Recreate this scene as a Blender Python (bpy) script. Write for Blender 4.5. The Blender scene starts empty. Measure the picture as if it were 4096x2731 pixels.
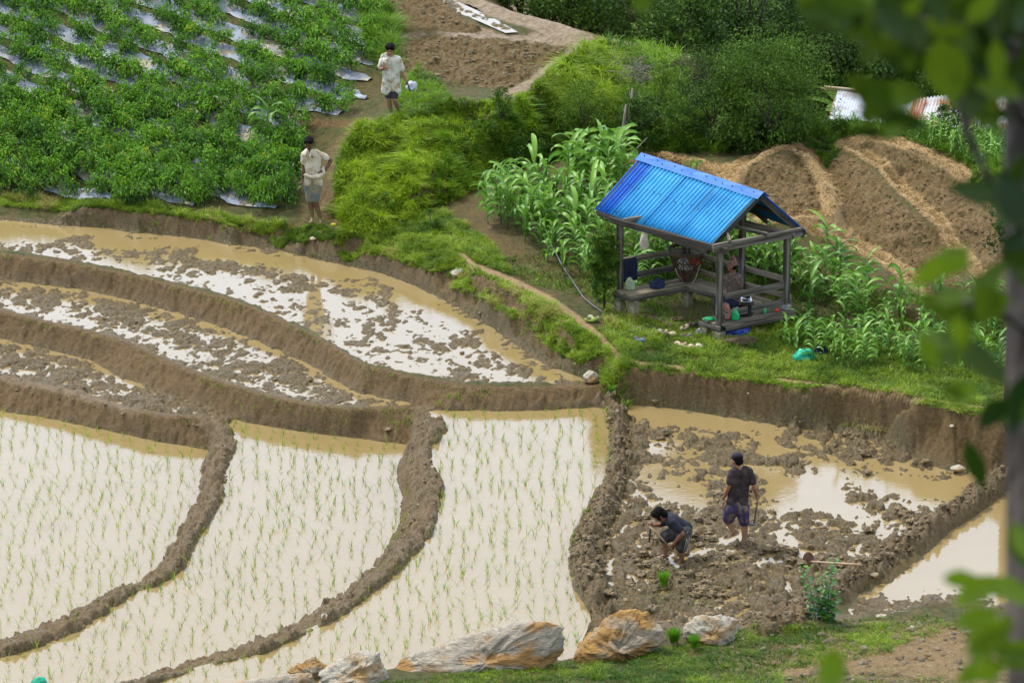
import bpy, bmesh, math, random
import numpy as np
from mathutils import Vector, Matrix, geometry, noise as mnoise
R = math.radians
random.seed(7); rng = np.random.default_rng(7)
SC = bpy.context.scene
COL = SC.collection

# ------------------------------------------------------------ camera
PITCH, FV, H = R(20.0), 12000.0, 32.3        # FV: focal length in units of a 2352 px wide picture
CX, CY = 1176.0, 784.0
cam_d = bpy.data.cameras.new("camera"); cam = bpy.data.objects.new("camera", cam_d); COL.objects.link(cam)
cam.location = (0, 0, H); cam.rotation_euler = (R(90) - PITCH, 0, 0)
cam_d.sensor_width = 36; cam_d.lens = FV / 2352 * 36
cam_d.clip_start = 0.5; cam_d.clip_end = 2000
cam_d.dof.use_dof = True; cam_d.dof.focus_distance = 90; cam_d.dof.aperture_fstop = 8.5
SC.camera = cam
# ------------------------------------------------------------ world, light, exposure
SUN_EL, SUN_AZ = R(56), R(312)               # azimuth measured from +Y clockwise
w = bpy.data.worlds.new("World"); SC.world = w; w.use_nodes = True
nt = w.node_tree; nt.nodes.clear()
def N(nt, t, **k):
    n = nt.nodes.new(t)
    for a, b in k.items():
        if a == 'i':
            for q, v in b.items(): n.inputs[q].default_value = v
        else: setattr(n, a, b)
    return n
sky = N(nt, 'ShaderNodeTexSky', sky_type='NISHITA', sun_disc=False, sun_elevation=SUN_EL, sun_rotation=SUN_AZ)
tc = N(nt, 'ShaderNodeTexCoord'); ns = N(nt, 'ShaderNodeTexNoise', i={'Scale': 2.2, 'Detail': 4, 'Roughness': .5})
mr = N(nt, 'ShaderNodeMapRange', i={1: .30, 2: .55, 3: .80, 4: 1.0})
mx = N(nt, 'ShaderNodeMix', data_type='RGBA'); 
sx = N(nt, 'ShaderNodeSeparateXYZ'); hr = N(nt, 'ShaderNodeMapRange', i={1: .30, 2: .62}); cm_ = N(nt, 'ShaderNodeMix', data_type='RGBA')
cm_.inputs[6].default_value = (30, 38.5, 53, 1); cm_.inputs[7].default_value = (16.0, 15.6, 14.4, 1)
nt.links.new(tc.outputs['Generated'], sx.inputs[0]); nt.links.new(sx.outputs[2], hr.inputs[0]); nt.links.new(hr.outputs[0], cm_.inputs[0]); nt.links.new(cm_.outputs[2], mx.inputs[7])
bg = N(nt, 'ShaderNodeBackground', i={1: .064}); wo = N(nt, 'ShaderNodeOutputWorld')
L = nt.links.new
L(tc.outputs['Generated'], ns.inputs['Vector']); L(ns.outputs[0], mr.inputs[0]); L(mr.outputs[0], mx.inputs[0])
L(sky.outputs[0], mx.inputs[6]); L(mx.outputs[2], bg.inputs[0]); L(bg.outputs[0], wo.inputs[0])
sd = bpy.data.lights.new("sun", 'SUN'); sd.energy = 3.9; sd.angle = R(10); sd.color = (1, .95, .86)
so = bpy.data.objects.new("sun", sd); COL.objects.link(so)
_d = Vector((math.sin(SUN_AZ) * math.cos(SUN_EL), math.cos(SUN_AZ) * math.cos(SUN_EL), math.sin(SUN_EL)))
so.rotation_euler = _d.to_track_quat('Z', 'Y').to_euler()
SC.view_settings.view_transform = 'Standard'; SC.view_settings.look = 'None'
SC.view_settings.exposure = 0.0; SC.view_settings.gamma = 1
SC.cycles.use_denoising = True
SC.cycles.max_bounces = 6; SC.cycles.transparent_max_bounces = 8; SC.cycles.caustics_reflective = False

# ------------------------------------------------------------ picture <-> world (for authoring positions)
cP, sP = math.cos(PITCH), math.sin(PITCH)
def P(x, y, z):
    """world point of picture position (x, y), 2352 wide, at height z"""
    u, v = (x - CX) / FV, (CY - y) / FV
    dy, dz = cP + v * sP, -sP + v * cP
    t = (z - H) / dz
    return (u * t, dy * t, z)
def proj(X, Y, Z):
    Zr = Z - H
    depth = Y * cP - Zr * sP
    upc = Y * sP + Zr * cP
    return CX + FV * X / depth, CY - FV * upc / depth

# ------------------------------------------------------------ numpy noise
_perm = np.arange(512); np.random.RandomState(3).shuffle(_perm)
_tab = np.random.RandomState(5).rand(4096)
def vnoise(x, y, seed=0):
    xi = np.floor(x).astype(np.int64); yi = np.floor(y).astype(np.int64)
    fx = x - xi; fy = y - yi
    fx = fx * fx * (3 - 2 * fx); fy = fy * fy * (3 - 2 * fy)
    def h(a, b): return _tab[((a * 73856093) ^ (b * 19349663) ^ (seed * 83492791)) & 4095]
    a, b, c, d = h(xi, yi), h(xi + 1, yi), h(xi, yi + 1), h(xi + 1, yi + 1)
    return (a + (b - a) * fx + (c - a) * fy + (a - b - c + d) * fx * fy) * 2 - 1
def fbm(x, y, f, o=4, seed=0, gain=.5):
    s = 0; a = 1; t = 0
    for k in range(o):
        ang = .6 * k + seed
        xr = x * math.cos(ang) - y * math.sin(ang); yr = x * math.sin(ang) + y * math.cos(ang)
        s = s + a * vnoise(xr * f + 17.3 * k, yr * f - 9.1 * k, seed + k); t += a; a *= gain; f *= 2.03
    return s / t

# ------------------------------------------------------------ tagging and mesh helpers
def tag(o, label=None, cat=None, group=None, kind=None):
    if label: o['label'] = label
    if cat: o['category'] = cat
    if group: o['group'] = group
    if kind: o['kind'] = kind
    return o
def empty(name, loc=(0, 0, 0), rz=0):
    o = bpy.data.objects.new(name, None); COL.objects.link(o); o.location = loc; o.rotation_euler = (0, 0, rz)
    o.empty_display_size = .1
    return o
def np_mesh(name, V, F, mats=(), midx=None, smooth=True, attrs=None):
    """V (n,3), F (m,k) or list of such arrays"""
    V = np.asarray(V, dtype=np.float32)
    Fs = F if isinstance(F, list) else [F]
    Fs = [np.asarray(f, dtype=np.int32) for f in Fs if len(f)]
    me = bpy.data.meshes.new(name)
    me.vertices.add(len(V)); me.vertices.foreach_set('co', V.ravel())
    nl = sum(f.size for f in Fs); nf = sum(len(f) for f in Fs)
    me.loops.add(nl); me.polygons.add(nf)
    me.loops.foreach_set('vertex_index', np.concatenate([f.ravel() for f in Fs]))
    tot = np.concatenate([np.full(len(f), f.shape[1]) for f in Fs])
    st = np.concatenate([[0], np.cumsum(tot)[:-1]])
    me.polygons.foreach_set('loop_start', st.astype(np.int32)); me.polygons.foreach_set('loop_total', tot.astype(np.int32))
    for m in mats: me.materials.append(m)
    if midx is not None: me.polygons.foreach_set('material_index', np.asarray(midx, dtype=np.int32))
    me.polygons.foreach_set('use_smooth', np.full(nf, smooth))
    if attrs:
        for k, a in attrs.items():
            at = me.attributes.new(k, 'FLOAT', 'POINT'); at.data.foreach_set('value', np.asarray(a, dtype=np.float32))
    me.update(calc_edges=True); me.validate()
    return me
def link(name, me, parent=None, loc=None):
    o = bpy.data.objects.new(name, me); COL.objects.link(o)
    if parent: o.parent = parent
    if loc is not None: o.location = loc
    return o

# ------------------------------------------------------------ material helpers
def mat(name):
    m = bpy.data.materials.new(name); m.use_nodes = True
    nt = m.node_tree; b = nt.nodes['Principled BSDF']
    return m, nt, b
def noise_mat(name, c1, c2, scale=6, rough=.8, bump=0, bscale=None, spec=.3, detail=4, c3=None, s3=1.3, sss=0, coord='Object', stretch=None, trans=0):
    m, nt, b = mat(name); L = nt.links.new
    tc = N(nt, 'ShaderNodeTexCoord'); src = tc.outputs[coord]
    if stretch:
        mp = N(nt, 'ShaderNodeMapping'); mp.inputs['Scale'].default_value = stretch; L(src, mp.inputs[0]); src = mp.outputs[0]
    n = N(nt, 'ShaderNodeTexNoise', i={'Scale': scale, 'Detail': detail, 'Roughness': .6}); L(src, n.inputs['Vector'])
    r = N(nt, 'ShaderNodeMapRange', i={1: .35, 2: .65}); L(n.outputs[0], r.inputs[0])
    x = N(nt, 'ShaderNodeMix', data_type='RGBA'); x.inputs[6].default_value = (*c1, 1); x.inputs[7].default_value = (*c2, 1)
    L(r.outputs[0], x.inputs[0]); out = x.outputs[2]
    if c3:
        n3 = N(nt, 'ShaderNodeTexNoise', i={'Scale': s3, 'Detail': 3}); L(src, n3.inputs['Vector'])
        r3 = N(nt, 'ShaderNodeMapRange', i={1: .5, 2: .62}); L(n3.outputs[0], r3.inputs[0])
        y = N(nt, 'ShaderNodeMix', data_type='RGBA'); y.inputs[7].default_value = (*c3, 1)
        L(r3.outputs[0], y.inputs[0]); L(out, y.inputs[6]); out = y.outputs[2]
    L(out, b.inputs['Base Color']); b.inputs['Roughness'].default_value = rough
    b.inputs['Specular IOR Level'].default_value = spec
    if bump:
        nb = N(nt, 'ShaderNodeTexNoise', i={'Scale': bscale or scale * 3, 'Detail': 5}); L(src, nb.inputs['Vector'])
        bp = N(nt, 'ShaderNodeBump', i={'Strength': bump, 'Distance': .02}); L(nb.outputs[0], bp.inputs['Height']); L(bp.outputs[0], b.inputs['Normal'])
    return m
def leaf_mat(name, c1, c2, rough=.55, spec=.3, trans=.25, yellow=None):
    """leaf colour varies from leaf to leaf with the mesh attribute 'v' and from plant to plant"""
    m, nt, b = mat(name); L = nt.links.new
    at = N(nt, 'ShaderNodeAttribute', attribute_name='v'); oi = N(nt, 'ShaderNodeObjectInfo')
    ad = N(nt, 'ShaderNodeMath', operation='MULTIPLY_ADD', i={1: .4}); ad.inputs[2].default_value = -.2
    L(oi.outputs['Random'], ad.inputs[0])
    a2 = N(nt, 'ShaderNodeMath', operation='ADD', use_clamp=True); L(at.outputs['Fac'], a2.inputs[0]); L(ad.outputs[0], a2.inputs[1])
    r = N(nt, 'ShaderNodeValToRGB'); e = r.color_ramp.elements
    e[0].position = 0; e[0].color = (*c1, 1); e[1].position = .9; e[1].color = (*c2, 1)
    if yellow: q = r.color_ramp.elements.new(1.0); q.color = (*yellow, 1)
    L(a2.outputs[0], r.inputs[0])
    L(r.outputs[0], b.inputs['Base Color']); b.inputs['Roughness'].default_value = rough; b.inputs['Specular IOR Level'].default_value = spec
    if trans:
        tr = N(nt, 'ShaderNodeBsdfTranslucent'); L(r.outputs[0], tr.inputs[0])
        ms = N(nt, 'ShaderNodeMixShader', i={0: trans}); L(b.outputs[0], ms.inputs[1]); L(tr.outputs[0], ms.inputs[2])
        L(ms.outputs[0], nt.nodes['Material Output'].inputs[0])
    return m
# ============================================================ TERRAIN
WA, WB, WC, WD, WE, WF, WR, WG, WU = .72, .42, .50, .05, -.20, .12, .50, .46, 2.36
BLS = []
def BL(pts, z, closed=False):
    zs = z if isinstance(z, (list, tuple)) else [z] * len(pts)
    BLS.append(([P(a, b, c) for (a, b), c in zip(pts, zs)], closed))
    return pts
def zi(pts, stops):
    """heights along x from stops [(x, z), ...]"""
    return [float(np.interp(p[0], [s[0] for s in stops], [s[1] for s in stops])) for p in pts]
A_foot = [(-400, 462), (0, 502), (110, 512), (240, 522), (330, 533), (480, 552), (560, 563), (640, 573), (700, 588), (800, 607), (880, 628), (960, 658), (1010, 680), (1075, 713), (1134, 752), (1185, 784), (1225, 812), (1271, 837), (1322, 861), (1362, 872)]
A_front = [(-400, 545), (0, 589), (68, 597), (164, 611), (308, 638), (410, 664), (513, 688), (588, 715), (649, 742), (711, 770), (775, 808), (844, 846), (946, 871), (1066, 891), (1151, 896), (1254, 895), (1339, 889), (1380, 884)]
BL(A_foot, WA); BL(A_front, WA + .06)
A_top = [(-400, 425), (0, 466), (51, 475), (75, 484), (92, 473), (154, 478), (290, 486), (303, 505), (328, 492), (410, 499), (506, 512), (523, 527), (547, 520), (632, 547), (667, 562), (704, 554), (752, 567), (804, 580), (844, 586), (905, 603), (967, 624), (985, 640), (1008, 646), (1066, 666), (1117, 690), (1151, 707), (1185, 731), (1220, 761), (1271, 801), (1305, 819), (1345, 843)]
BL(A_top, zi(A_top, [(-400, 1.05), (500, 1.05), (632, .96), (800, .97), (1000, 1.0), (1066, 1.13), (1185, 1.17), (1271, 1.03), (1345, .92)]))
t2f = [(1040, 628), (1103, 664), (1150, 694), (1185, 716), (1237, 750), (1288, 783), (1325, 808)]
t2t = [(1075, 622), (1134, 654), (1202, 690), (1254, 715), (1305, 758), (1335, 790)]
BL(t2f, [1.06, 1.10, 1.12, 1.14, 1.10, 1.05, 1.0]); BL(t2t, [1.22, 1.32, 1.34, 1.32, 1.25, 1.12])
path_l = [(1059, 585), (1100, 616), (1168, 642), (1254, 681), (1322, 730), (1373, 772), (1407, 806), (1430, 826), (1540, 843), (1650, 848), (1787, 866), (1958, 889), (2129, 916), (2317, 943), (2700, 980)]
BL(path_l, zi(path_l, [(1059, 1.3), (1254, 1.34), (1373, 1.25), (1430, 1.14), (1540, 1.12), (1787, 1.2), (1958, 1.24), (2129, 1.36), (2700, 1.5)]))
R_top = [(1440, 858), (1475, 857), (1579, 863), (1685, 874), (1821, 898), (1958, 915), (2095, 930), (2197, 941), (2317, 962), (2700, 990)]
BL(R_top, zi(R_top, [(1440, 1.0), (1579, 1.08), (1821, 1.12), (1958, 1.18), (2095, 1.3), (2700, 1.5)]))
R_foot = [(1432, 925), (1500, 932), (1579, 941), (1651, 954), (1787, 975), (1924, 990), (2035, 1012), (2090, 1045), (2163, 1077), (2266, 1086), (2330, 1085), (2700, 1060)]
BL(R_foot, WR)
# bank under A facing C / the strip B
B_foot = [(-400, 600), (0, 642), (85, 653), (188, 664), (256, 681), (342, 701), (403, 718), (461, 736), (530, 759), (598, 787), (667, 818), (735, 852), (769, 876), (826, 904), (895, 917), (939, 923)]
BL(B_foot, WB)
B_front = [(-400, 672), (0, 718), (68, 736), (120, 749), (188, 763), (290, 791), (376, 831), (444, 859), (513, 883), (615, 915), (718, 935), (804, 944), (880, 940), (960, 936)]
BL(B_front, WB + .05)
C_foot = [(985, 945), (1066, 943), (1168, 946), (1271, 942), (1373, 935), (1392, 941)]
BL(C_foot, WC)
D_foot = [(545, 962), (560, 970), (649, 985), (735, 998), (804, 1005), (878, 1016), (934, 1022)]
BL(D_foot, WD)
F_foot = [(-400, 735), (0, 778), (41, 790), (103, 800), (154, 814), (198, 824), (239, 848), (273, 867), (314, 878), (359, 902), (410, 915), (485, 938)]
BL(F_foot, WF)
F_front = [(-400, 810), (0, 867), (68, 884), (137, 897), (222, 921), (308, 947), (376, 960), (440, 961), (494, 960)]
BL(F_front, WF + .05)
E_foot = [(-400, 905), (0, 946), (68, 955), (154, 971), (256, 992), (359, 1014), (440, 1028), (476, 1036)]
BL(E_foot, WE)
# bund E / D
DEl = [(476, 1040), (459, 1067), (458, 1101), (449, 1159), (425, 1190), (402, 1231), (375, 1278), (357, 1306), (328, 1325), (312, 1345), (288, 1344), (265, 1347), (237, 1366), (203, 1393), (169, 1413), (118, 1433), (66, 1450), (0, 1471), (-250, 1530)]
DEc = [(497, 968), (515, 1010), (507, 1052), (497, 1090), (488, 1150), (462, 1195), (432, 1250), (405, 1292), (365, 1326), (314, 1349), (268, 1362), (205, 1409), (125, 1449), (30, 1482), (-250, 1552)]
DEr = [(523, 975), (549, 1009), (535, 1052), (528, 1084), (514, 1149), (494, 1183), (466, 1224), (442, 1265), (431, 1299), (403, 1323), (359, 1347), (314, 1359), (273, 1391), (205, 1439), (120, 1477), (34, 1503), (-250, 1580)]
BL(DEl, WE); BL(DEc, [.17] * 9 + [.08] + [.17] * 5); BL(DEr, WD)
# bund D / C
DCl = [(938, 1030), (912, 1067), (908, 1101), (921, 1145), (914, 1207), (887, 1251), (842, 1316), (794, 1364), (750, 1382), (700, 1421), (631, 1455), (529, 1492), (426, 1523), (288, 1567), (100, 1625)]
DCc = [(975, 960), (992, 1000), (966, 1040), (980, 1090), (995, 1128), (985, 1169), (960, 1217), (925, 1272), (873, 1319), (806, 1378), (760, 1410), (701, 1441), (590, 1486), (478, 1518), (330, 1560), (110, 1628)]
DCr = [(980, 947), (1021, 968), (1033, 985), (994, 1030), (995, 1060), (1021, 1118), (1014, 1159), (1001, 1210), (987, 1241), (946, 1285), (912, 1319), (860, 1360), (796, 1412), (718, 1448), (615, 1499), (478, 1530), (376, 1564), (130, 1640)]
BL(DCl, WD); BL(DCc, [.66] + [.62] * 15); BL(DCr, WC)
# bund C / R
CRl = [(1394, 941), (1396, 995), (1397, 1052), (1388, 1095), (1362, 1140), (1345, 1175), (1318, 1215), (1302, 1260), (1302, 1306), (1312, 1345), (1335, 1378)]
CRc = [(1415, 925), (1420, 990), (1425, 1052), (1412, 1110), (1388, 1160), (1366, 1205), (1350, 1254), (1342, 1306), (1362, 1357), (1380, 1385)]
CRr = [(1436, 930), (1440, 990), (1448, 1052), (1440, 1100), (1425, 1150), (1402, 1205), (1388, 1254), (1386, 1306), (1400, 1345)]
BL(CRl, WC); BL(CRc, WC + .17); BL(CRr, WR + .02)
# bund R / G
RGl = [(2259, 1101), (2215, 1132), (2163, 1169), (2095, 1207), (2030, 1255), (1960, 1300), (1900, 1335), (1840, 1370), (1760, 1415)]
RGc = [(2310, 1092), (2252, 1135), (2182, 1178), (2116, 1220), (2064, 1256), (1998, 1300), (1932, 1338), (1873, 1370), (1821, 1405), (1760, 1432)]
RGr = [(2345, 1110), (2310, 1135), (2266, 1166), (2215, 1203), (2174, 1226), (2129, 1272), (2095, 1306), (2061, 1330), (2010, 1350), (1975, 1363), (1955, 1390)]
BL(RGl, WR); BL(RGc, WR + .17); BL(RGr, WG)
G_bot = [(1958, 1418), (2061, 1404), (2146, 1396), (2249, 1407), (2400, 1400), (2700, 1400)]
BL(G_bot, WG)
G_out = [(1900, 1440), (1958, 1436), (2146, 1420), (2300, 1425), (2700, 1430)]
BL(G_out, .58)
# near edge of C and R, foreground ground
C_bot = [(480, 1670), (640, 1615), (740, 1565), (860, 1540), (905, 1532), (1060, 1508), (1200, 1498), (1290, 1515), (1325, 1505), (1340, 1460), (1358, 1420)]
BL(C_bot, WC)
C_out = [(560, 1700), (680, 1640), (760, 1600), (900, 1562), (1060, 1545), (1290, 1545), (1400, 1530), (1500, 1500), (1620, 1475), (1760, 1462), (1900, 1452)]
BL(C_out, [.7, .7, .7, .7, .68, .66, .66, .64, .62, .6, .6])
R_bot = [(1375, 1405), (1480, 1420), (1600, 1440), (1700, 1435)]
BL(R_bot, .54)
BL([(560, 1790), (1200, 1650), (1700, 1568), (2100, 1500), (2352, 1500), (2800, 1500)], [1.1, 1.0, .9, .82, .85, .9])
# pepper field
BL([(-400, 330), (0, 340), (300, 345), (560, 350), (690, 360)], [1.35, 1.35, 1.35, 1.35, 1.3])
BL([(-400, 180), (0, 200), (300, 215), (560, 235), (700, 262), (800, 270)], [1.85, 1.85, 1.85, 1.8, 1.75, 1.85])
BL([(-400, -40), (0, -20), (400, -20), (860, -20)], [2.6, 2.6, 2.6, 2.55])
BL([(905, 90), (885, 150), (880, 200), (895, 272)], [2.3, 2.15, 2.05, 2.0])
# ditch from the boy down to the man
BL([(895, 272), (830, 290), (790, 318), (760, 355), (748, 400), (735, 450), (720, 505), (712, 540)], [2.0, 1.85, 1.7, 1.52, 1.4, 1.28, 1.17, 1.08])
# mound
BL([(765, 455), (770, 400), (785, 345), (815, 305), (860, 283), (910, 276), (960, 268), (1010, 236), (1100, 213), (1180, 226)],
   [1.42, 1.72, 1.98, 2.05, 2.1, 2.1, 2.2, 2.25, 2.25, 2.28])
BL([(820, 440), (870, 420), (960, 405), (1060, 345), (1150, 320), (1260, 270), (1360, 240), (1400, 230)], [1.6, 1.72, 1.78, 1.85, 1.9, 1.95, 1.98, 1.98])
mound_base = [(770, 505), (800, 540), (850, 545), (900, 530), (980, 503), (1050, 458), (1100, 425), (1180, 380), (1280, 350), (1400, 352), (1500, 348), (1620, 356), (1700, 350)]
BL(mound_base, zi(mound_base, [(770, 1.15), (900, 1.24), (1050, 1.34), (1180, 1.45), (1400, 1.5), (1700, 1.7)]))
# upper terraces
BL([(1178, 222), (1219, 193), (1271, 156), (1339, 111), (1358, 88), (1330, 74), (1288, 55), (1202, 32), (1151, 15), (1100, -4), (1040, -30)], 2.42)
BL([(1172, 205), (1215, 180), (1260, 145), (1310, 118), (1240, 100), (1117, 90), (1000, 92), (925, 98), (915, 140), (980, 186), (1083, 196), (1165, 208)], 2.22, True)
BL([(850, -30), (880, 40), (930, 74), (1050, 74), (1130, 80), (1240, 88)], [2.5, 2.45, 2.38, 2.38, 2.38, 2.4])
BL([(985, -30), (1011, 0), (1049, 20), (1100, 44), (1154, 72), (1189, 68), (1120, 38), (1060, 8), (1020, -30)], 2.34)
BL([(1358, 100), (1385, 84), (1430, 92), (1493, 103), (1579, 128), (1640, 150)], [2.3, 2.3, 2.28, 2.25, 2.2, 2.1])
BL([(1385, 130), (1430, 150), (1500, 165), (1580, 175)], [2.15, 2.1, 2.1, 2.1])
BL([(1400, 185), (1450, 215), (1560, 230), (1700, 260), (1830, 300)], [2.1, 2.1, 2.1, 2.1, 2.05])
# ploughed terraces on the right
Pl = [(1690, 420), (1702, 378), (1753, 347), (1801, 333), (1832, 340), (1862, 367), (1890, 410), (1910, 446), (1917, 478), (1905, 492), (1839, 498), (1750, 505)]
BL(Pl, 2.02)
BL([(1712, 425), (1720, 395), (1760, 368), (1800, 356), (1822, 362), (1846, 385), (1868, 420), (1884, 452), (1885, 478), (1830, 486), (1760, 490)], 1.75, True)
BL([(1880, 370), (1908, 415), (1930, 455), (1942, 505), (1950, 540)], [1.7, 1.65, 1.6, 1.58, 1.55])
Lb = [(1830, 505), (1890, 535), (1958, 559), (2027, 593), (2078, 627), (2129, 668), (2180, 705)]
BL(Lb, 1.74)
BL([(1830, 530), (1885, 556), (1950, 582), (2015, 614), (2066, 648), (2110, 690)], 1.42)
BL([(1960, 545), (2030, 575), (2085, 605), (2140, 650)], 1.55)
Qc = [(1951, 338), (1985, 356), (2027, 380), (2061, 421), (2112, 469), (2163, 514), (2197, 568), (2218, 590), (2250, 630)]
BL(Qc, zi(Qc, [(1951, 2.06), (2061, 2.06), (2163, 1.97), (2250, 1.88)]))
BL([(1935, 352), (1965, 368), (2005, 395), (2040, 435), (2088, 485), (2140, 535), (2172, 580), (2195, 605)], [1.8, 1.76, 1.74, 1.72, 1.66, 1.62, 1.58, 1.56])
So_ = [(1930, 335), (1958, 326), (2000, 318), (2027, 317), (2061, 327), (2129, 355), (2197, 387), (2249, 418), (2259, 441), (2300, 478), (2420, 560)]
BL(So_, zi(So_, [(1930, 2.05), (2061, 2.22), (2259, 2.14), (2420, 2.02)]))
BL([(1985, 342), (2020, 335), (2060, 350), (2110, 378), (2160, 405), (2200, 430), (2225, 465), (2260, 520)], 1.97)
BL([(2090, 328), (2150, 342), (2230, 365), (2300, 385), (2500, 420)], 2.2)
BL([(2150, 365), (2205, 378), (2262, 402), (2320, 440), (2450, 520)], 2.05)
BL([(1860, 300), (1960, 275), (2100, 285), (2300, 300), (2600, 320)], [2.15, 2.2, 2.2, 2.2, 2.2])
# corn ground
BL([(1000, 560), (1050, 560), (1130, 560), (1250, 600), (1380, 660), (1423, 700)], [1.3, 1.32, 1.36, 1.32, 1.26, 1.22])
BL([(1100, 450), (1200, 430), (1300, 410), (1420, 400), (1560, 400), (1680, 410)], [1.42, 1.46, 1.5, 1.55, 1.62, 1.68])
BL([(1423, 700), (1651, 772), (1804, 722), (1577, 655)], 1.2, True)
BL([(1850, 790), (2000, 810), (2200, 850), (2500, 880)], [1.22, 1.26, 1.35, 1.5])
BL([(1850, 680), (2000, 720), (2200, 760), (2500, 790)], [1.28, 1.32, 1.42, 1.5])
# ---- far control points (world)
FAR = [(-20, 60, 2.5), (-60, 60, 6), (20, 60, 3.5), (60, 60, 6), (0, 62, 4.2), (-8, 66, 1.9), (8, 66, 2.6), (0, 40, 12.6), (-25, 40, 13), (25, 40, 13), (0, 12, 25), (-6, 0, 30), (6, 0, 30), (0, -30, 40),
       (-60, 0, 34), (60, 0, 34), (-150, -60, 45), (150, -60, 45), (-150, 75, 8), (150, 75, 8), (-30, 85, 1.6), (-30, 95, 2.2), (30, 85, 1.8), (30, 95, 2.6),
       (4.5, 98.2, .5), (6, 97.6, .3), (8, 97.6, .2), (10, 97.6, .2), (12.5, 97.6, .3), (16, 98, .5), (6, 101, -.8), (9, 101, -.9), (12, 101, -.9), (-16, 108, 3.4), (-5, 108, 3.0), (-2.0, 108.5, 2.2), (-30, 112, 3.5), (2.5, 107, -1.2), (7, 107, -1.6), (12, 107, -1.6), (25, 108, -2), (-12, 125, 3), (0, 125, -5), (12, 125, -6), (30, 125, -6), (-40, 150, 2), (0, 150, -10), (40, 150, -10), (-150, 150, 0), (150, 150, -8),
       (-150, 260, 10), (0, 260, 4), (150, 260, 10), (0, 420, 55), (-250, 420, 60), (250, 420, 60)]
verts, edges = [], []
for pts, closed in BLS:
    b = len(verts); verts += [(p[0], p[1], p[2]) for p in pts]; n = len(pts)
    edges += [(b + i, b + i + 1) for i in range(n - 1)] + ([(b + n - 1, b)] if closed else [])
verts += FAR
cv, ce, cf, ov, oe, of = geometry.delaunay_2d_cdt([Vector((a, b)) for a, b, c in verts], edges, [], 0, 1e-4, True)
cz = np.zeros(len(cv)); have = np.zeros(len(cv), bool)
for i, o in enumerate(ov):
    if o: cz[i] = sum(verts[k][2] for k in o) / len(o); have[i] = True
for i in range(len(cv)):
    if not have[i]:                      # a crossing: mean of the two input edges there
        zs = []
        for (a, b) in edges:
            A, B = np.array(verts[a]), np.array(verts[b]); p = np.array(cv[i][:])
            d = B[:2] - A[:2]; L2 = d @ d
            if L2 < 1e-9: continue
            t = (p - A[:2]) @ d / L2
            if 0 <= t <= 1 and np.hypot(*(A[:2] + t * d - p)) < 2e-3: zs.append(A[2] + t * (B[2] - A[2]))
        cz[i] = max(zs) if zs else 1.0
CV = np.array([v[:] for v in cv])
DX, DY = (.026, .040)
def coarse(a, b, first):
    out = []; s = first; p = a
    while abs(p - a) < abs(b - a):
        p += math.copysign(s, b - a); s *= 1.16; out.append(p)
    return out
xf = np.arange(-10.6, 10.6, DX)
yf = np.arange(69.5, 104.5, DY)
gx = np.array(coarse(-10.6, -245, .05)[::-1] + list(xf) + coarse(xf[-1], 245, .05))
gy = np.array(coarse(69.5, -55, .06)[::-1] + list(yf) + coarse(yf[-1], 415, .06))
NX, NY = len(gx), len(gy)
Zg = np.full((NY, NX), 1.0)
for f in cf:
    a, b, c = [CV[i] for i in f[:3]]; za, zb, zc = [cz[i] for i in f[:3]]
    x0, x1 = min(a[0], b[0], c[0]), max(a[0], b[0], c[0]); y0, y1 = min(a[1], b[1], c[1]), max(a[1], b[1], c[1])
    i0, i1 = np.searchsorted(gx, x0), np.searchsorted(gx, x1, 'right'); j0, j1 = np.searchsorted(gy, y0), np.searchsorted(gy, y1, 'right')
    if i1 <= i0 or j1 <= j0: continue
    X, Y = np.meshgrid(gx[i0:i1], gy[j0:j1])
    det = (b[1] - c[1]) * (a[0] - c[0]) + (c[0] - b[0]) * (a[1] - c[1])
    if abs(det) < 1e-12: continue
    l1 = ((b[1] - c[1]) * (X - c[0]) + (c[0] - b[0]) * (Y - c[1])) / det
    l2 = ((c[1] - a[1]) * (X - c[0]) + (a[0] - c[0]) * (Y - c[1])) / det
    l3 = 1 - l1 - l2; m = (l1 >= -1e-6) & (l2 >= -1e-6) & (l3 >= -1e-6)
    Zg[j0:j1, i0:i1][m] = (l1 * za + l2 * zb + l3 * zc)[m]
def blur(A, ry, rx, it=1):
    for _ in range(it):
        for ax, r in ((0, ry), (1, rx)):
            if r < 1: continue
            pad = [(0, 0), (0, 0)]; pad[ax] = (r + 1, r)
            c = np.cumsum(np.pad(A, pad, mode='edge'), axis=ax)
            A = (np.take(c, range(2 * r + 1, c.shape[ax]), ax) - np.take(c, range(0, c.shape[ax] - 2 * r - 1), ax)) / (2 * r + 1)
    return A
Zg = blur(Zg, 1, 1)
GX, GY = np.meshgrid(gx, gy)
def inpoly(px, py, poly):
    ins = np.zeros(px.shape, bool); n = len(poly)
    xs = [p[0] for p in poly]; ys = [p[1] for p in poly]
    sel = (px > min(xs)) & (px < max(xs)) & (py > min(ys)) & (py < max(ys))
    x, y = px[sel], py[sel]; r = np.zeros(x.shape, bool)
    for i in range(n):
        x1, y1 = poly[i][:2]; x2, y2 = poly[(i + 1) % n][:2]
        if y1 == y2: continue
        c = ((y1 > y) != (y2 > y)) & (x < (x2 - x1) * (y - y1) / (y2 - y1) + x1)
        r ^= c
    ins[sel] = r
    return ins
def wpoly(pts, z): return [P(a, b, z) for a, b in pts]
rv = lambda a: list(reversed(a))
up = lambda pts, d: [(a, b - d) for a, b in pts]
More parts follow.
